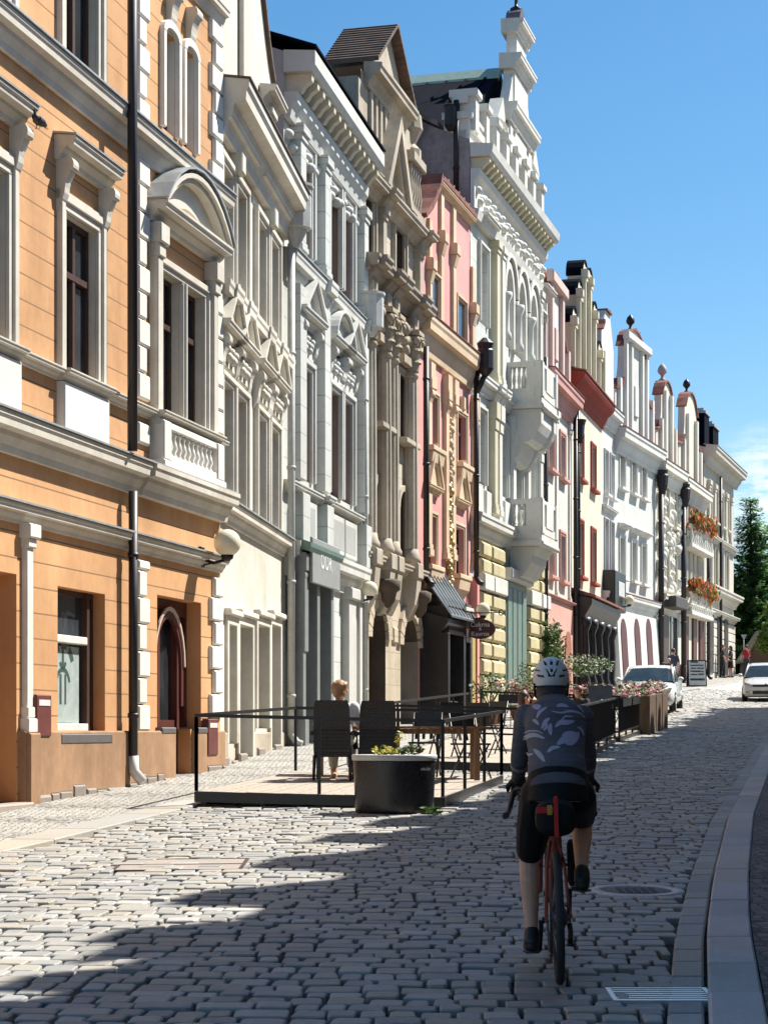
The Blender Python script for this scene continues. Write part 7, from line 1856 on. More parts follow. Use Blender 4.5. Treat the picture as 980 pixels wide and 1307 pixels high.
def standing(label, X, Y, rot, h, cols, arms=((.28, .05), (.28, .05)), hair=(.05, .035, .025), skirt=False, shorts=False, step=.1, group=None, z=None, longhair=False):
    """cols = (top colour, bottom colour); arms = (swing, bend) for left and right"""
    t = thing('person', label, 'person', (X, Y, gz(X, Y) + .02 if z is None else z), group, rotz=rot); k = h / 1.75
    P_ = lambda x, y, w: (x * k, y * k, w * k)
    J = {}
    for s, st in ((-1, step), (1, -step)):
        J[s] = dict(hip=P_(s * .09, 0, .92), knee=P_(s * .1, st * .55 + .02, .50), ank=P_(s * .1, st * .9 - .03, .09), sh=P_(s * .18, 0, 1.42))
    mb = MB()
    limb(mb, [P_(0, 0, 1.40), P_(0, .02, 1.54)], [.055 * k, .05 * k]); head(mb, P_(0, .03, 1.63), k)
    loft(mb, [(P_(0, 0, .86), .15 * k, .10 * k, 0), (P_(0, 0, 1.05), .135 * k, .095 * k, 0), (P_(0, 0, 1.28), .165 * k, .11 * k, 0), (P_(0, 0, 1.43), .13 * k, .08 * k, 0)])
    A = {}
    for i, s in enumerate((-1, 1)):
        j = J[s]; limb(mb, [j['hip'], j['knee'], j['ank']], [.085 * k, .055 * k, .038 * k])
        sw, be = arms[i]; el = P_(s * (.22 + .03), sw * .25 - .02, 1.14); wr = P_(s * (.22 + .0), sw * .25 + math.sin(be) * .24, 1.14 - .24 * math.cos(be)); A[s] = (el, wr)
        limb(mb, [j['sh'], el, wr], [.05 * k, .04 * k, .03 * k]); d = Vector(wr) - Vector(el); hand(mb, wr, d, k, .45, (-s, 0, 0), s)
    fuse(mb, .013, 'body', M['skin'], t, 3)
    mb = MB(); loft(mb, [(P_(0, 0, .88), .165 * k, .12 * k, 0), (P_(0, 0, 1.05), .155 * k, .115 * k, 0), (P_(0, 0, 1.28), .185 * k, .13 * k, 0), (P_(0, 0, 1.42), .16 * k, .10 * k, 0), (P_(0, .005, 1.49), .08 * k, .07 * k, 0)])
    for s in (-1, 1): a = Vector(J[s]['sh']); e = Vector(A[s][0]); limb(mb, [tuple(a), tuple(a.lerp(e, .75))], [.068 * k, .058 * k])
    fuse(mb, .018, 'shirt', plain('cloth_%d' % len(MATS), cols[0], .85, var=.15), t, 3)
    mb = MB(); 
    if skirt: loft(mb, [(P_(0, 0, .52), .22 * k, .17 * k, 0), (P_(0, 0, .8), .19 * k, .14 * k, 0), (P_(0, 0, .98), .16 * k, .12 * k, 0)])
    else:
        loft(mb, [(P_(0, 0, .82), .17 * k, .125 * k, 0), (P_(0, 0, 1.0), .16 * k, .12 * k, 0)])
        for s in (-1, 1): j = J[s]; limb(mb, [j['hip'], j['knee']] + ([] if shorts else [j['ank']]), [.105 * k, .078 * k] + ([] if shorts else [.066 * k]))
    fuse(mb, .018, 'trousers' if not skirt else 'skirt', plain('cloth_%d' % len(MATS), cols[1], .85, var=.15), t, 3)
    mb = MB(); ball_at(mb, P_(0, .0, 1.675), .1 * k, .98, 1.05, 1.0)
    if longhair: ball_at(mb, P_(0, -.04, 1.57), .09 * k, 1, .8, 1.6)
    hr = fuse(mb, .014, 'hair', plain('hair_%d' % len(MATS), hair, .6, var=.2), t, 2)
    for s in (-1, 1):
        a = J[s]['ank']; mb = MB(); limb(mb, [(a[0], a[1] - .03 * k, .05 * k), (a[0], a[1] + .06 * k, .045 * k), (a[0] + s * .01, a[1] + .15 * k, .035 * k)], [.045 * k, .046 * k, .035 * k]); fuse(mb, .012, 'shoe', plain('shoe_dark', (.03, .025, .022), .5), t, 2)
    return t
def seated(label, X, Y, z, rot, cols, hair, seat=.44, k=1.0, longhair=False, arms_fwd=.3, hair_style='short', lean=0.0):
    t = thing('person', label, 'person', (X, Y, z), None, rotz=rot)
    P_ = lambda x, y, w: (x * k, y * k, seat + w * k)
    mb = MB(); hd = P_(0, .045 + lean, .665)
    limb(mb, [P_(0, lean * .7, .47), P_(0, .03 + lean, .58)], [.055 * k, .055 * k]); head(mb, hd, k * 1.04)
    loft(mb, [(P_(0, .0, -.02 + .06), .16 * k, .12 * k, 0), (P_(0, -.02 + lean * .3, .2), .14 * k, .1 * k, 0), (P_(0, lean * .6, .38), .165 * k, .11 * k, 0), (P_(0, lean * .7, .5), .13 * k, .08 * k, 0)])
    L = {}
    for s in (-1, 1):
        hip, kn, an = P_(s * .09, .03, .07), P_(s * .12, .46, .08), (s * .11 * k, .42 * k, .09); limb(mb, [hip, kn, an], [.085 * k, .058 * k, .04 * k]); L[s] = (hip, kn, an)
        sh, el, wr = P_(s * .18, lean * .65, .47), P_(s * .24, .12 + lean * .4, .24), P_(s * .16, .12 + arms_fwd, .27); limb(mb, [sh, el, wr], [.05 * k, .04 * k, .03 * k]); hand(mb, wr, Vector(wr) - Vector(el), k, .5, (0, 0, -1), s); L[s] += (sh, el, wr)
        limb(mb, [(an[0], an[1] - .03, .05), (an[0], an[1] + .14, .04)], [.04 * k, .034 * k])
    fuse(mb, .011, 'body', M['skin'], t, 3)
    mb = MB(); loft(mb, [(P_(0, .0, .03), .185 * k, .145 * k, 0), (P_(0, -.02 + lean * .3, .2), .165 * k, .125 * k, 0), (P_(0, lean * .6, .38), .19 * k, .13 * k, 0), (P_(0, lean * .7, .49), .16 * k, .1 * k, 0), (P_(0, lean * .7, .54), .085 * k, .07 * k, 0)])
    for s in (-1, 1): a, e = Vector(L[s][3]), Vector(L[s][4]); limb(mb, [tuple(a), tuple(a.lerp(e, .8))], [.07 * k, .06 * k])
    fuse(mb, .016, 'shirt', plain('cloth_%d' % len(MATS), cols[0], .85, var=.12), t, 3)
    mb = MB()
    for s in (-1, 1): limb(mb, [L[s][0], L[s][1], tuple(Vector(L[s][1]).lerp(Vector(L[s][2]), .75))], [.105 * k, .08 * k, .065 * k])
    fuse(mb, .016, 'trousers', plain('cloth_%d' % len(MATS), cols[1], .85, var=.12), t, 3)
    mb = MB(); c = Vector(hd); ball_at(mb, (c.x, c.y - .022 * k, c.z + .04 * k), .105 * k, .95, 1.02, 1.02)
    if longhair: ball_at(mb, (c.x, c.y - .06 * k, c.z - .06 * k), .085 * k, 1.05, .8, 1.7)
    else:
        ball_at(mb, (c.x, c.y - .045 * k, c.z - .02 * k), .085 * k)
        for q in range(10): a = q * .63; ball_at(mb, (c.x + .07 * math.cos(a) * k, c.y - .04 * k + .06 * math.sin(a) * k, c.z + .05 * k + .035 * math.cos(q * 2.2) * k), .04 * k, n=8, m=6)
    fuse(mb, .012, 'hair', plain('hair_%d' % len(MATS), hair, .55, var=.25), t, 2)
    return t
seated('fair-haired woman in a white shirt seated with her back to us in a rattan chair', c1[0] + .07, c1[1] + .05, on(D1, *c1), R(-4), ((.62, .62, .62), (.50, .47, .42)), (.34, .19, .09), .45, 1.04)
seated('dark-haired woman in a pale pink sleeveless top seated on the middle terrace', 2.39, 33.2, on(D2, 2.39, 33.2) - .12, R(-75), ((.48, .25, .2), (.1, .1, .12)), (.06, .03, .02), .40, .92, True)
seated('red-haired person in black seated behind the cyclist on the middle terrace', 3.86, 38.0, on(D2, 3.8, 38.0) - .12, R(150), ((.02, .02, .022), (.03, .03, .04)), (.16, .05, .03), .42, .95)
standing('man in a navy shirt and pale trousers walking past the parked white car', 12.35, 82.0, R(-30), 1.74, ((.05, .06, .10), (.55, .53, .50)), step=.16)
standing('small fair-haired companion in dark clothes beside the man with pale trousers', 11.95, 80.5, R(150), 1.35, ((.03, .03, .035), (.04, .04, .05)), hair=(.4, .36, .3))
standing('person all in black at the corner of the grey stone house, left of a pair', 17.9, 101.5, R(-100), 1.74, ((.012, .012, .014), (.012, .012, .016)), hair=(.02, .015, .012), arms=((.3, .9), (.3, .4)))
standing('woman in dark top and black skirt, right of a pair by the grey stone house', 18.42, 102.0, R(80), 1.68, ((.05, .05, .06), (.012, .012, .014)), skirt=True, hair=(.03, .02, .018), arms=((.3, 1.2), (.25, .3)), longhair=True)
standing('person in a red top standing by the dark trees beyond the grey stone house', 20.05, 106.2, R(20), 1.70, ((.30, .02, .025), (.03, .03, .035)), hair=(.05, .03, .02), arms=((.3, 1.0), (.3, 1.0)))
# pigeon: body, head, beak, tail and feet in one piece
mb = MB(); limb(mb, [(0, -.09, .085), (0, 0, .10), (0, .07, .125)], [.03, .055, .042]); limb(mb, [(0, .07, .13), (0, .10, .175)], [.03, .024]); ball_at(mb, (0, .11, .19), .027); limb(mb, [(0, .13, .188), (0, .152, .182)], [.008, .004], 6); loft(mb, [((0, -.10, .085), .035, .012, 0), ((0, -.13, .078), .035, .01, 0), ((0, -.2, .06), .03, .008, 0)], 10)
for s in (-1, 1): limb(mb, [(s * .02, 0, .06), (s * .022, .005, .01), (s * .022, .03, .006)], [.007, .006, .006], 6); loft(mb, [((s * .045, .04, .11), .012, .035, R(80)), ((s * .05, -.05, .10), .014, .03, R(80)), ((s * .03, -.14, .085), .008, .012, R(80))], 10)
pb = fuse(mb, .005, 'body', plain('pigeon_grey', (.035, .034, .038), .6, var=.5, scale=25), pg, 2); pg.rotation_euler = (0, 0, R(160))
# ------------------------------------------------------------------ bicycle and cyclist
bx, by, bz = ground_pt(714, 1257)
YAW = R(-3.0); LEAN = R(-1.6)
def rigid(name, label, cat):
    t = thing(name, label, cat, (bx, by, bz + .006), None, rotz=YAW); sl = math.atan2(gz(bx, by + 1) - gz(bx, by), 1.0)
    t.rotation_euler = (sl, LEAN, YAW); return t
bk = rigid('bicycle', 'red-framed gravel bicycle with black saddle bag ridden away from the camera', 'bicycle')
RED = plain('frame_red', (.50, .018, .03), .3, var=.08, coat=.5); RUB = plain('tyre_black', (.022, .022, .026), .75, var=.3, scale=40); BLK = plain('bike_black', (.012, .012, .013), .4)
def wheel(y):
    z = .345; mb = MB(lambda u, v, w: Vector((w, y + u, z + v)))
    n = 56; R_ = .325; r = .023; rings = []
    for i in range(n):
        a = 2 * math.pi * i / n; rings.append([mb.p((R_ + r * math.cos(b)) * math.cos(a), (R_ + r * math.cos(b)) * math.sin(a), r * math.sin(b)) for b in [2 * math.pi * k / 10 for k in range(10)]])
    mb.smooth = True
    for i in range(n):
        p, q = rings[i], rings[(i + 1) % n]
        for k in range(10): j = (k + 1) % 10; mb.face([p[k], p[j], q[j], q[k]])
    mb.smooth = False
    for i in range(n):
        a = 2 * math.pi * i / n
        for s in (-1, 1): c0 = (R_ + r * .96); mb.box(0, 0, 0, 0, 0, 0) if False else None
    ty = mb.build('tyre', RUB, None); 
    mb = MB(mb.tf)
    for (ra, rb, h) in ((.288, .306, .012),):
        for i in range(n):
            a0, a1 = 2 * math.pi * i / n, 2 * math.pi * (i + 1) / n
            P_ = lambda rr, a, w: (rr * math.cos(a), rr * math.sin(a), w)
            mb.quad(P_(ra, a0, h), P_(rb, a0, h), P_(rb, a1, h), P_(ra, a1, h)); mb.quad(P_(ra, a0, -h), P_(ra, a1, -h), P_(rb, a1, -h), P_(rb, a0, -h)); mb.quad(P_(ra, a0, -h), P_(ra, a0, h), P_(ra, a1, h), P_(ra, a1, -h))
    rim = mb.build('rim', BLK, None)
    mb = MB(mb.tf)
    for i in range(28):
        a = 2 * math.pi * i / 28; s = .03 if i % 2 else -.03; mb.tube([(.02 * math.cos(a + .5), .02 * math.sin(a + .5), s), (.289 * math.cos(a), .289 * math.sin(a), 0)], .0011, 4)
    mb.tube([(0, 0, -.06), (0, 0, .06)], .017, 10); mb.lathe(0, 0, [(.03, -.034), (.03, -.028)], 12); sp = mb.build('spokes', M['zinc'], None)
    mb = MB(mb.tf); mb.lathe(0, 0, [(.045, -.046), (.078, -.046), (.078, -.043), (.045, -.043)], 24); br = mb.build('brake_disc', M['zinc'], None)
    w = ty; w.name = 'wheel'; w.data.name = 'wheel'; w.parent = bk
    for o in (rim, sp, br): o.parent = w
    return w
wheel(0.0); wheel(1.04)
mb = MB(); bb = (0, .43, .275); st = (0, .27, .80); hd_t = (0, .83, .90); hd_b = (0, .87, .76)
mb.tube([bb, st], .017, 10); mb.tube([(0, .28, .77), hd_t], .016, 10); mb.tube([bb, hd_b], .021, 10); mb.tube([hd_t, hd_b], .021, 10)
for s in (-1, 1):
    mb.tube([(s * .062, 0, .345), (s * .045, .10, .62), (s * .02, .235, .72)], .009, 8); mb.tube([(s * .062, 0, .345), (s * .05, .2, .32), (s * .03, .40, .28)], .010, 8)
    mb.box(s * .062 - .006, s * .062 + .006, -.02, .03, .32, .38)
mb.tube([(-.045, .12, .60), (.045, .12, .60)], .008, 6)
mb.build('frame', RED, bk)
mb = MB(); mb.tube([hd_b, (0, .89, .70)], .02, 8)
for s in (-1, 1): mb.tube([(0, .885, .71), (s * .05, .895, .69), (s * .055, .93, .55), (s * .058, 1.04, .345)], [.02, .016, .014, .010], 8)
mb.build('fork', RED, bk)
mb = MB(); mb.tube([(0, .275, .78), (0, .235, .94)], .0145, 10); mb.build('seat_post', BLK, bk)
mb = MB(); loft_secs = [((0, .10, .985), .074, .016, 0), ((0, .16, .985), .072, .02, 0), ((0, .25, .985), .045, .02, 0), ((0, .36, .98), .022, .016, 0)]
for (c, rx, rz_, _), (d, rx2, rz2, _) in zip(loft_secs, loft_secs[1:]):
    n = 12; a = [mb.p(c[0] + rx * math.cos(2 * math.pi * k / n), c[1], c[2] + rz_ * math.sin(2 * math.pi * k / n)) for k in range(n)]; b = [mb.p(d[0] + rx2 * math.cos(2 * math.pi * k / n), d[1], d[2] + rz2 * math.sin(2 * math.pi * k / n)) for k in range(n)]
    for k in range(n): j = (k + 1) % n; mb.face([a[k], a[j], b[j], b[k]])
mb.build('saddle', BLK, bk)
# drop bar, levers
mb = MB(); mb.tube([(0, .83, .90), (0, .82, .95), (0, .88, .965)], .016, 8)
for s in (-1, 1):
    pts = [(0, .88, .965), (s * .13, .88, .965), (s * .17, .89, .965), (s * .19, .95, .96), (s * .205, .99, .915), (s * .222, .965, .85), (s * .236, .90, .825), (s * .246, .82, .82)]
    mb.tube(pts, .0155, 10)
mb.build('handlebar', BLK, bk)
for s in (-1, 1):
    mb = MB(); mb.tube([(s * .19, .94, .965), (s * .193, 1.0, .99), (s * .193, 1.04, 1.03)], [.02, .021, .014], 8); mb.tube([(s * .193, 1.02, 1.0), (s * .212, 1.045, .92), (s * .235, 1.0, .82)], [.011, .009, .008], 6)
    mb.build('brake_lever', BLK, bk)
    mb = MB(); mb.tube([(s * .262, .86, .822), (s * .266, .78, .80), (s * .268, .72, .70)], [.02, .022, .022], 8) if False else mb.tube([(s * .242, .84, .822), (s * .249, .80, .818)], .019, 8); mb.build('bar_plug', BLK, bk)
# cranks, chainring, pedals, rear gears
mb = MB(lambda u, v, w: Vector((w, .43 + u, .275 + v))); mb.lathe(0, 0, [(.03, .042), (.088, .042), (.094, .045), (.088, .048), (.03, .048)], 28); mb.tube([(0, 0, -.07), (0, 0, .07)], .018, 8); mb.build('chainring', BLK, bk)
mb = MB(lambda u, v, w: Vector((w, u, .345 + v)))
for k, r in enumerate((.075, .065, .056, .047, .038, .03)): mb.lathe(0, 0, [(.02, .028 + k * .004), (r, .028 + k * .004), (r, .030 + k * .004), (.02, .030 + k * .004)], 20)
mb.build('cassette', plain('cassette_steel', (.25, .25, .26), .35, .9), bk)
mb = MB(); mb.tube([(.06, .02, .31), (.066, .03, .26), (.064, .06, .20)], .014, 8); mb.lathe(.064, .06, [(.02, .185), (.02, .2)], 10); mb.box(.056, .074, .0, .04, .23, .30); mb.build('derailleur', BLK, bk)
mb = MB(); mb.tube([(.046, .43, .365), (.046, .0, .40)], .004, 5); mb.tube([(.046, .43, .19), (.06, .06, .19)], .004, 5); mb.build('chain', BLK, bk)
PEDL = (-.125, .445, .105); PEDR = (.125, .415, .445)
for s, pd in ((-1, PEDL), (1, PEDR)):
    mb = MB(); mb.tube([(s * .075, .43, .275), (s * .085, pd[1], pd[2])], [.014, .011], 8); mb.build('crank', BLK, bk)
    mb = MB(); mb.box(min(s * .09, s * .165), max(s * .09, s * .165), pd[1] - .035, pd[1] + .035, pd[2] - .01, pd[2] + .01); mb.build('pedal', BLK, bk)
# seat pack with red straps, fork bags
mb = MB(); secs = [(-.14, .055, .05, .86), (-.12, .10, .085, .865), (.0, .105, .095, .87), (.12, .07, .085, .87), (.22, .035, .06, .86)]
n = 18; rings = [[mb.p(rx * math.copysign(abs(math.cos(2 * math.pi * k / n)) ** .7, math.cos(2 * math.pi * k / n)), y, z + rz_ * math.copysign(abs(math.sin(2 * math.pi * k / n)) ** .7, math.sin(2 * math.pi * k / n))) for k in range(n)] for y, rx, rz_, z in secs]
mb.smooth = True
for p, q in zip(rings, rings[1:]):
    for k in range(n): j = (k + 1) % n; mb.face([p[k], p[j], q[j], q[k]])
mb.face(rings[0]); mb.face(rings[-1])
sb = mb.build('saddle_bag', plain('bag_black_fabric', (.007, .007, .008), .75, var=.3, spec=.25, scale=30), bk)
mb = MB(); mb.box(-.011, .011, -.158, -.147, .78, .985); mb.box(-.10, -.012, -.150, -.140, .905, .935); mb.box(-.008, .008, -.17, -.158, .955, .99); mb.build('red_strap', plain('strap_red', (.55, .012, .012), .4), sb)
mb = MB(); mb.box(-.045, -.02, -.158, -.1505, .895, .945); mb.build('strap_buckle', plain('buckle_yellow', (.5, .28, .05), .5), sb)
for s in (-1, 1):
    mb = MB(); mb.tube([(s * .135, .93, .40), (s * .135, .93, .43), (s * .135, .915, .64), (s * .135, .915, .665)], [.03, .042, .042, .03], 12); fb = mb.build('fork_bag', sb.data.materials[0], bk)
    mb = MB(); mb.tube([(s * .055, .93, .52), (s * .1, .925, .52)], .01, 6); mb.build('bag_mount', BLK, fb)
# ---- rider
LEAN = R(-.2)
cy = rigid('person', 'cyclist in a leaf-patterned grey jersey, black shorts and white helmet riding up the street', 'person')
HL, HR = (-.10, .21, .965), (.10, .21, .965)
KL, KR_ = (-.145, .53, .60), (.15, .66, .80)
AL, AR = (-.135, .40, .215), (.135, .37, .55)
SL, SR = (-.155, .66, 1.375), (.152, .66, 1.37)
EL, ER = (-.192, .74, 1.13), (.188, .76, 1.12)
WL, WR = (-.195, .91, 1.015), (.195, .91, 1.015)
HC = (-.012, .86, 1.565)
mb = MB()
limb(mb, [HL, tuple(Vector(HL).lerp(Vector(KL), .5)), KL], [.095, .08, .058]); limb(mb, [KL, tuple(Vector(KL).lerp(Vector(AL), .3) + Vector((0, -.028, 0))), tuple(Vector(KL).lerp(Vector(AL), .6)), AL], [.056, .056, .046, .034])
limb(mb, [HR, tuple(Vector(HR).lerp(Vector(KR_), .5)), KR_], [.095, .08, .058]); limb(mb, [KR_, tuple(Vector(KR_).lerp(Vector(AR), .3) + Vector((0, -.028, 0))), tuple(Vector(KR_).lerp(Vector(AR), .6)), AR], [.056, .056, .046, .034])
for a, s, dn in ((AL, -1, -.05), (AR, 1, -.1)): limb(mb, [a, (a[0], a[1] - .03, a[2] - .06), (a[0] + s * .005, a[1] + .07, a[2] - .085), (a[0] + s * .01, a[1] + .16, a[2] - .1)], [.034, .032, .033, .025])
loft(mb, [((0, .17, .93), .15, .11, R(-10)), ((0, .22, 1.03), .155, .115, R(-25)), ((0, .38, 1.17), .14, .10, R(-45)), ((0, .56, 1.31), .142, .10, R(-50)), ((0, .68, 1.40), .13, .09, R(-45)), ((0, .74, 1.44), .08, .07, R(-40))])
limb(mb, [(0, .72, 1.42), (-.005, .80, 1.50), (-.01, .83, 1.54)], [.065, .055, .055]); head(mb, HC, 1.02, (-.05, 1))
for a, e, w, s in ((SL, EL, WL, -1), (SR, ER, WR, 1)):
    limb(mb, [a, tuple(Vector(a).lerp(Vector(e), .5)), e], [.056, .05, .042]); limb(mb, [e, w], [.041, .029]); hand(mb, w, (0, .85, -.25), 1.05, .75, (-s * .25, 0, -1), s)
fuse(mb, .0062, 'body', M['skin'], cy, 4)
JM, jn, jb = base_mat('jersey_grey', .8, 0, .25)
jc = jn.nodes.new('ShaderNodeTexCoord').outputs['Object']; n1 = noise(jn, jc, 3.0, 3); n2 = noise(jn, jc, 150, 2)
jn.links.new(mixc(jn, mth(jn, 'MULTIPLY', n2.outputs[0], .4), ramp(jn, n1.outputs[0], (.085, .08, .09), (.14, .132, .145), .35, .7).outputs[0], (.04, .04, .046)), jb.inputs['Base Color'])
fold = noise(jn, mapping(jn, jc, (3, 3, 14)), 1.6, 3, .5); bump(jn, jb, fold.outputs[0], .8, .04)
mb = MB()
loft(mb, [((0, .175, 1.0), .163, .14, R(-20)), ((0, .24, 1.08), .157, .138, R(-30)), ((0, .38, 1.19), .152, .128, R(-45)), ((0, .52, 1.30), .168, .135, R(-50)), ((0, .64, 1.385), .168, .118, R(-48)), ((0, .71, 1.425), .118, .095, R(-42)), ((-.002, .755, 1.465), .08, .072, R(-40))], 24)
for a, e, w in ((SL, EL, WL), (SR, ER, WR)):
    limb(mb, [a, tuple(Vector(a).lerp(Vector(e), .5)), e], [.07, .06, .052]); limb(mb, [e, tuple(Vector(e).lerp(Vector(w), .55)), tuple(Vector(e).lerp(Vector(w), .92))], [.051, .043, .037])
jersey = fuse(mb, .0065, 'jersey', JM, cy, 5)
mb = MB(); loft(mb, [((0, .15, .94), .164, .14, R(-5)), ((0, .19, 1.0), .168, .15, R(-15)), ((0, .235, 1.07), .162, .145, R(-28))], 24)
for h, k in ((HL, KL), (HR, KR_)): limb(mb, [h, tuple(Vector(h).lerp(Vector(k), .5)), tuple(Vector(h).lerp(Vector(k), .86))], [.105, .097, .08])
fuse(mb, .008, 'shorts', plain('lycra_black', (.005, .005, .006), .65, var=.2, spec=.25), cy, 4)
for a, s in ((AL, -1), (AR, 1)):
    mb = MB(); limb(mb, [(a[0], a[1] - .005, a[2] - .005), (a[0], a[1] - .03, a[2] - .05)], [.042, .045]); limb(mb, [(a[0], a[1] - .035, a[2] - .075), (a[0] + s * .004, a[1] + .06, a[2] - .085), (a[0] + s * .01, a[1] + .17, a[2] - .105)], [.04, .043, .033])
    sh = fuse(mb, .006, 'shoe', plain('shoe_black', (.014, .013, .014), .5, var=.3, scale=30), cy, 2)
    mb = MB(); mb.tube([(a[0] - s * .046, a[1] - .05, a[2] - .10), (a[0], a[1] - .082, a[2] - .105), (a[0] + s * .046, a[1] - .05, a[2] - .10)], .006, 6); mb.build('heel_trim', plain('heel_grey', (.05, .045, .045), .5), sh)
for w, s in ((WL, -1), (WR, 1)):
    mb = MB(); hand(mb, tuple(Vector(w) + Vector((0, -.012, .003))), (0, .85, -.25), 1.22, .75, (-s * .25, 0, -1), s); limb(mb, [tuple(Vector(w) + Vector((0, -.045, .01))), w], [.038, .036]); fuse(mb, .005, 'glove', plain('glove_black', (.015, .015, .016), .7), cy, 2)
# leaf print on the back of the jersey, laid onto its surface
from mathutils.bvhtree import BVHTree
bv = BVHTree.FromPolygons([v.co.copy() for v in jersey.data.vertices], [tuple(p.vertices) for p in jersey.data.polygons])
def px_local(zx, zy):
    x, y = 600 + zx / 4.9, 800 + zy / 4.9; Yq = by + .42; return ((x - CX) / FPX * Yq - bx - .022 + .008, EYE + (HY - y) / FPX * Yq - bz - .01)
leaves = [([(330, 735), (355, 700), (400, 688), (458, 708)], 22, 0), ([(388, 772), (420, 800), (452, 842)], 24, 0), ([(470, 788), (500, 762), (548, 756)], 18, 0), ([(528, 742), (575, 712), (610, 720), (645, 700), (668, 672)], 48, 1), ([(560, 690), (600, 678), (650, 676)], 22, 1), ([(522, 640), (555, 612), (600, 612), (645, 604)], 26, 1), ([(494, 688), (490, 650), (497, 618)], 22, 1), ([(440, 650), (462, 610), (490, 585)], 20, 1), ([(388, 598), (405, 606), (425, 628)], 18, 0), ([(412, 590), (432, 550), (478, 520)], 15, 1), ([(450, 660), (468, 640), (470, 600)], 14, 1), ([(500, 540), (560, 555), (620, 545), (690, 562), (722, 600)], 11, 1), ([(660, 640), (688, 660), (700, 700)], 12, 1), ([(345, 822), (365, 806), (388, 800)], 10, 1), ([(388, 512), (415, 520), (442, 512)], 26, 1), ([(535, 515), (570, 508), (612, 518)], 18, 1), ([(560, 600), (590, 575), (640, 580)], 9, 1), ([(330, 690), (360, 668), (410, 664), (450, 680)], 8, 1), ([(620, 470), (670, 510), (715, 560)], 10, 1)]
mb = MB()
for pts, wd, kd in leaves:
    L = [Vector(px_local(*p)) for p in pts]; m = 12; C = []
    for i in range(m + 1):
        t_ = i / m * (len(L) - 1); k = min(int(t_), len(L) - 2); f = t_ - k
        p0, p1, p2, p3 = L[max(k - 1, 0)], L[k], L[k + 1], L[min(k + 2, len(L) - 1)]
        C.append(.5 * ((2 * p1) + (p2 - p0) * f + (2 * p0 - 5 * p1 + 4 * p2 - p3) * f * f + (3 * p1 - p0 - 3 * p2 + p3) * f ** 3))
    w = wd / 4.9 / FPX * 10.45 * .62; prev = None
    for i, q in enumerate(C):
        d = (C[min(i + 1, m)] - C[max(i - 1, 0)]); d = d.normalized() if d.length > 1e-6 else Vector((1, 0)); nn = Vector((-d.y, d.x)); ww = w * math.sin(math.pi * (i + .15) / (m + .3)) ** .7
        row = []
        for s in (-1, -.33, .33, 1):
            a = q + nn * ww * s; hit = bv.ray_cast(Vector((a.x, -2, a.y)), Vector((0, 1, 0)))
            row.append(hit[0] + hit[1] * .0022 if hit[0] is not None and hit[0].y < .9 else None)
        if prev and all(r is not None for r in row + prev):
            mb.m = kd
            for j in range(3): mb.face([mb.p(*v) for v in (prev[j], prev[j + 1], row[j + 1], row[j])])
        prev = row
lp = mb.build('leaf_print', [plain('print_white', (.38, .37, .39), .8), plain('print_lilac', (.38, .32, .41), .8)], None, recalc=False); lp.parent = jersey
mb = MB()
for a, e in ((SL, EL), (SR, ER)):
    pass
# cuff stripes on the sleeves
for e, w in ((EL, WL), (ER, WR)):
    e_, w_ = Vector(e), Vector(w)
    for f, rr in ((.12, .0515), (.22, .050)): mb.tube([tuple(e_.lerp(w_, f)), tuple(e_.lerp(w_, f + .045))], rr, 20, caps=False)
st_ = mb.build('sleeve_stripe', plain('print_white', (.38, .37, .39), .8), None, recalc=False); st_.parent = jersey
# helmet: shell with vents cut as dark hollows between ribs
def helm(th, ph, k=1.0):
    """th from crown (0) down, ph around (0 = back centre, towards the camera)"""
    rx, ry, rz = .102 * k, .132 * k, .118 * k
    return (HC[0] + rx * math.sin(th) * math.sin(ph), HC[1] - .005 - ry * math.sin(th) * math.cos(ph), HC[2] + .022 + rz * math.cos(th))
mb = MB(); mb.smooth = True; nt_, np_ = 26, 72
vents = []
def in_vent(th, ph):
    a = math.degrees(ph); t = math.degrees(th); a = (a + 180) % 360 - 180; x = math.sin(th) * math.sin(ph); y = math.cos(th)
    if math.cos(ph) > 0:
        X_ = x * 1.0; Z_ = y
        if abs(X_) < .09 and .62 < Z_ < .86: return True
        for s in (-1, 1):
            if .26 < s * X_ - .25 * (Z_ - .72) < .42 and .60 < Z_ < .84: return True
            if abs((s * X_) - (.16 + .62 * (Z_ - .22))) < .055 and .14 < Z_ < .47: return True
            if .40 < s * X_ < .78 and abs(Z_ - (.08 + .10 * (s * X_ - .4))) < .052: return True
            if .62 < s * X_ < .88 and abs(Z_ - (.36 + .05 * (s * X_ - .6))) < .05: return True
        if abs(X_) < .2 and abs(Z_ - .10) < .045: return True
        if abs(X_) < .09 * (Z_ - .16) / .28 + .02 and .30 < Z_ < .47: return True
    else:
        for s in (-1, 0, 1):
            if abs(x - s * .42) < .1 and .35 < y < .9: return True
    return False
thm = lambda ph: math.radians(106 + 8 * math.cos(ph) - 4 * math.cos(2 * ph))
NT, NP = 60, 150
grid = [[(i / NT, 2 * math.pi * k / NP) for k in range(NP)] for i in range(NT + 1)]
vi = {}
def hv(i, k, lay):
    k %= NP; key = (i, k, lay)
    if key not in vi:
        ph = 2 * math.pi * k / NP; th = max(.004, i / NT * thm(ph)); vi[key] = mb.p(*helm(th, ph, 1.0 if lay == 0 else .9))
    return vi[key]
def vt(i, k):
    ph = 2 * math.pi * ((k % NP) + .5) / NP; th = (i + .5) / NT * thm(ph); return in_vent(th, ph)
V_ = [[vt(i, k) for k in range(NP)] for i in range(NT)]
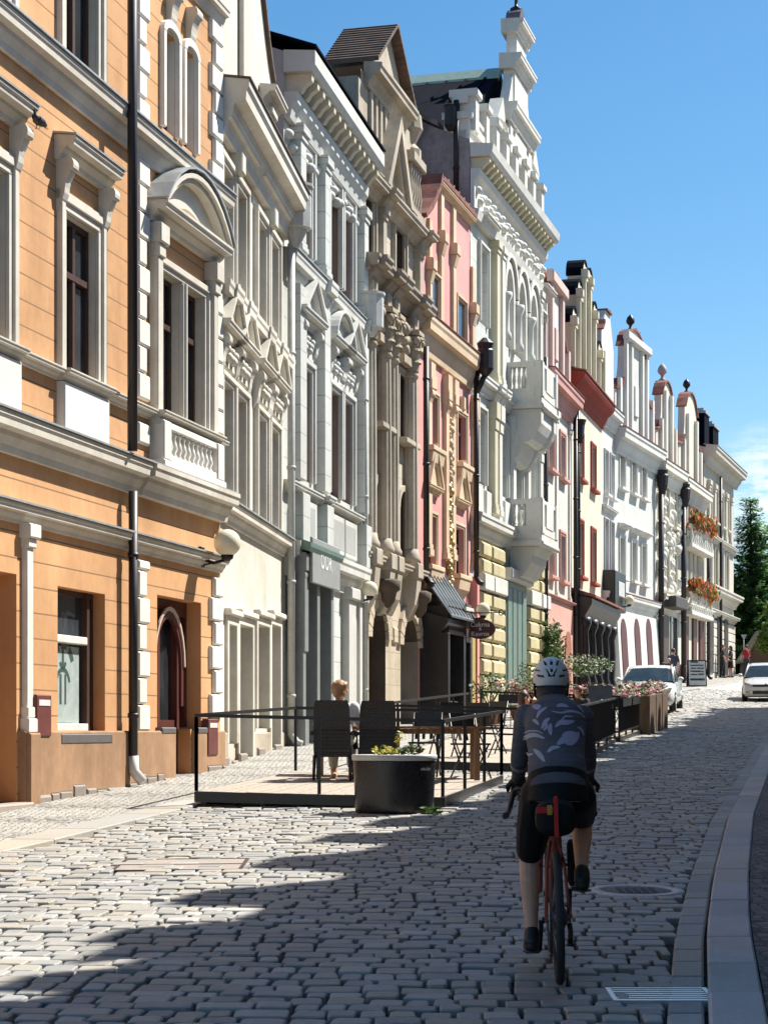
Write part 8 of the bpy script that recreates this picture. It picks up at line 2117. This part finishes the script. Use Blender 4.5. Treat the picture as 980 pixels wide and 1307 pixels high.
for i in range(NT):
    for k in range(NP):
        if not V_[i][k]:
            mb.m = 0; mb.face([hv(i, k, 0), hv(i, k + 1, 0), hv(i + 1, k + 1, 0), hv(i + 1, k, 0)])
            for (di, dk, e) in ((0, 1, ((i, k + 1), (i + 1, k + 1))), (0, -1, ((i, k), (i + 1, k))), (1, 0, ((i + 1, k), (i + 1, k + 1))), (-1, 0, ((i, k), (i, k + 1)))):
                ii, kk = i + di, (k + dk) % NP
                if ii < 0: continue
                if ii >= NT or V_[ii][kk]: mb.face([hv(*e[0], 0), hv(*e[1], 0), hv(*e[1], 1), hv(*e[0], 1)])
mb.m = 1
for i in range(NT):
    for k in range(NP): mb.face([hv(i, k, 1), hv(i, k + 1, 1), hv(i + 1, k + 1, 1), hv(i + 1, k, 1)])
hm = mb.build('helmet', [plain('helmet_white', (.62, .62, .62), .35, var=.03), plain('helmet_inner_black', (.012, .012, .013), .7)], None, recalc=False); hm.parent = cy
mb = MB(); ball_at(mb, (HC[0], HC[1] - .02, HC[2] - .055), .086, 1.0, 1.05, 1.0, 18, 12); limb(mb, [(HC[0] + .0, HC[1] - .075, HC[2] - .10), (HC[0] + .004, HC[1] - .07, HC[2] - .15)], [.05, .045]); fuse(mb, .007, 'hair', plain('hair_dark_brown', (.022, .015, .012), .6, var=.3), cy, 3)
mb = MB()
for s in (-1, 1): mb.tube([(HC[0] + s * .095, HC[1] - .05, HC[2] - .01), (HC[0] + s * .09, HC[1] + .0, HC[2] - .08), (HC[0] + s * .03, HC[1] + .05, HC[2] - .14)], .007, 6)
mb.build('helmet_strap', BLK, None).parent = cy
mb = MB(); mb.tube([(-.005, .70, 1.45), (-.005, .78, 1.475)], .004, 4); mb.v.clear(); mb.f.clear(); mb.mi.clear(); mb.sm.clear()
limb(mb, [(-.004, .735, 1.455), (-.006, .775, 1.49)], [.082, .072]); fuse(mb, .007, 'collar', plain('collar_black', (.016, .016, .018), .8), cy, 3)
def split_islands(o):
    me = o.data; n = len(me.vertices); par = list(range(n))
    def find(a):
        while par[a] != a: par[a] = par[par[a]]; a = par[a]
        return a
    for p in me.polygons:
        v = p.vertices; r = find(v[0])
        for q in v[1:]: par[find(q)] = r
    groups = {}
    for p in me.polygons: groups.setdefault(find(p.vertices[0]), []).append(p)
    if len(groups) < 2 or len(groups) > 90: return
    for k, ps in enumerate(groups.values()):
        ids = sorted({v for p in ps for v in p.vertices}); mp = {v: i for i, v in enumerate(ids)}
        m2 = bpy.data.meshes.new(o.name.split('.')[0]); m2.from_pydata([tuple(me.vertices[v].co) for v in ids], [], [[mp[v] for v in p.vertices] for p in ps])
        for m_ in me.materials: m2.materials.append(m_)
        m2.polygons.foreach_set('material_index', [p.material_index for p in ps]); m2.update()
        q = bpy.data.objects.new(o.name.split('.')[0], m2); COL.objects.link(q); q.parent = o.parent
        for c in list(o.children):
            if k == 0: c.parent = q
    COL.objects.unlink(o); bpy.data.objects.remove(o)
SPLIT = {'gable_cap', 'gable_pilaster', 'plinth', 'apron_panel', 'window_sill', 'gable_rib', 'attic_ornament', 'adjustable_foot', 'eaves_bracket', 'arch_ring', 'gable_crown', 'dormer', 'notice', 'pocket'}
for o in list(bpy.data.objects):
    if o.type == 'MESH' and o.name.split('.')[0] in SPLIT: split_islands(o)
# ------------------------------------------------------------------ tidy custom bookkeeping
for o in bpy.data.objects:
    if '_base' in o: del o['_base']
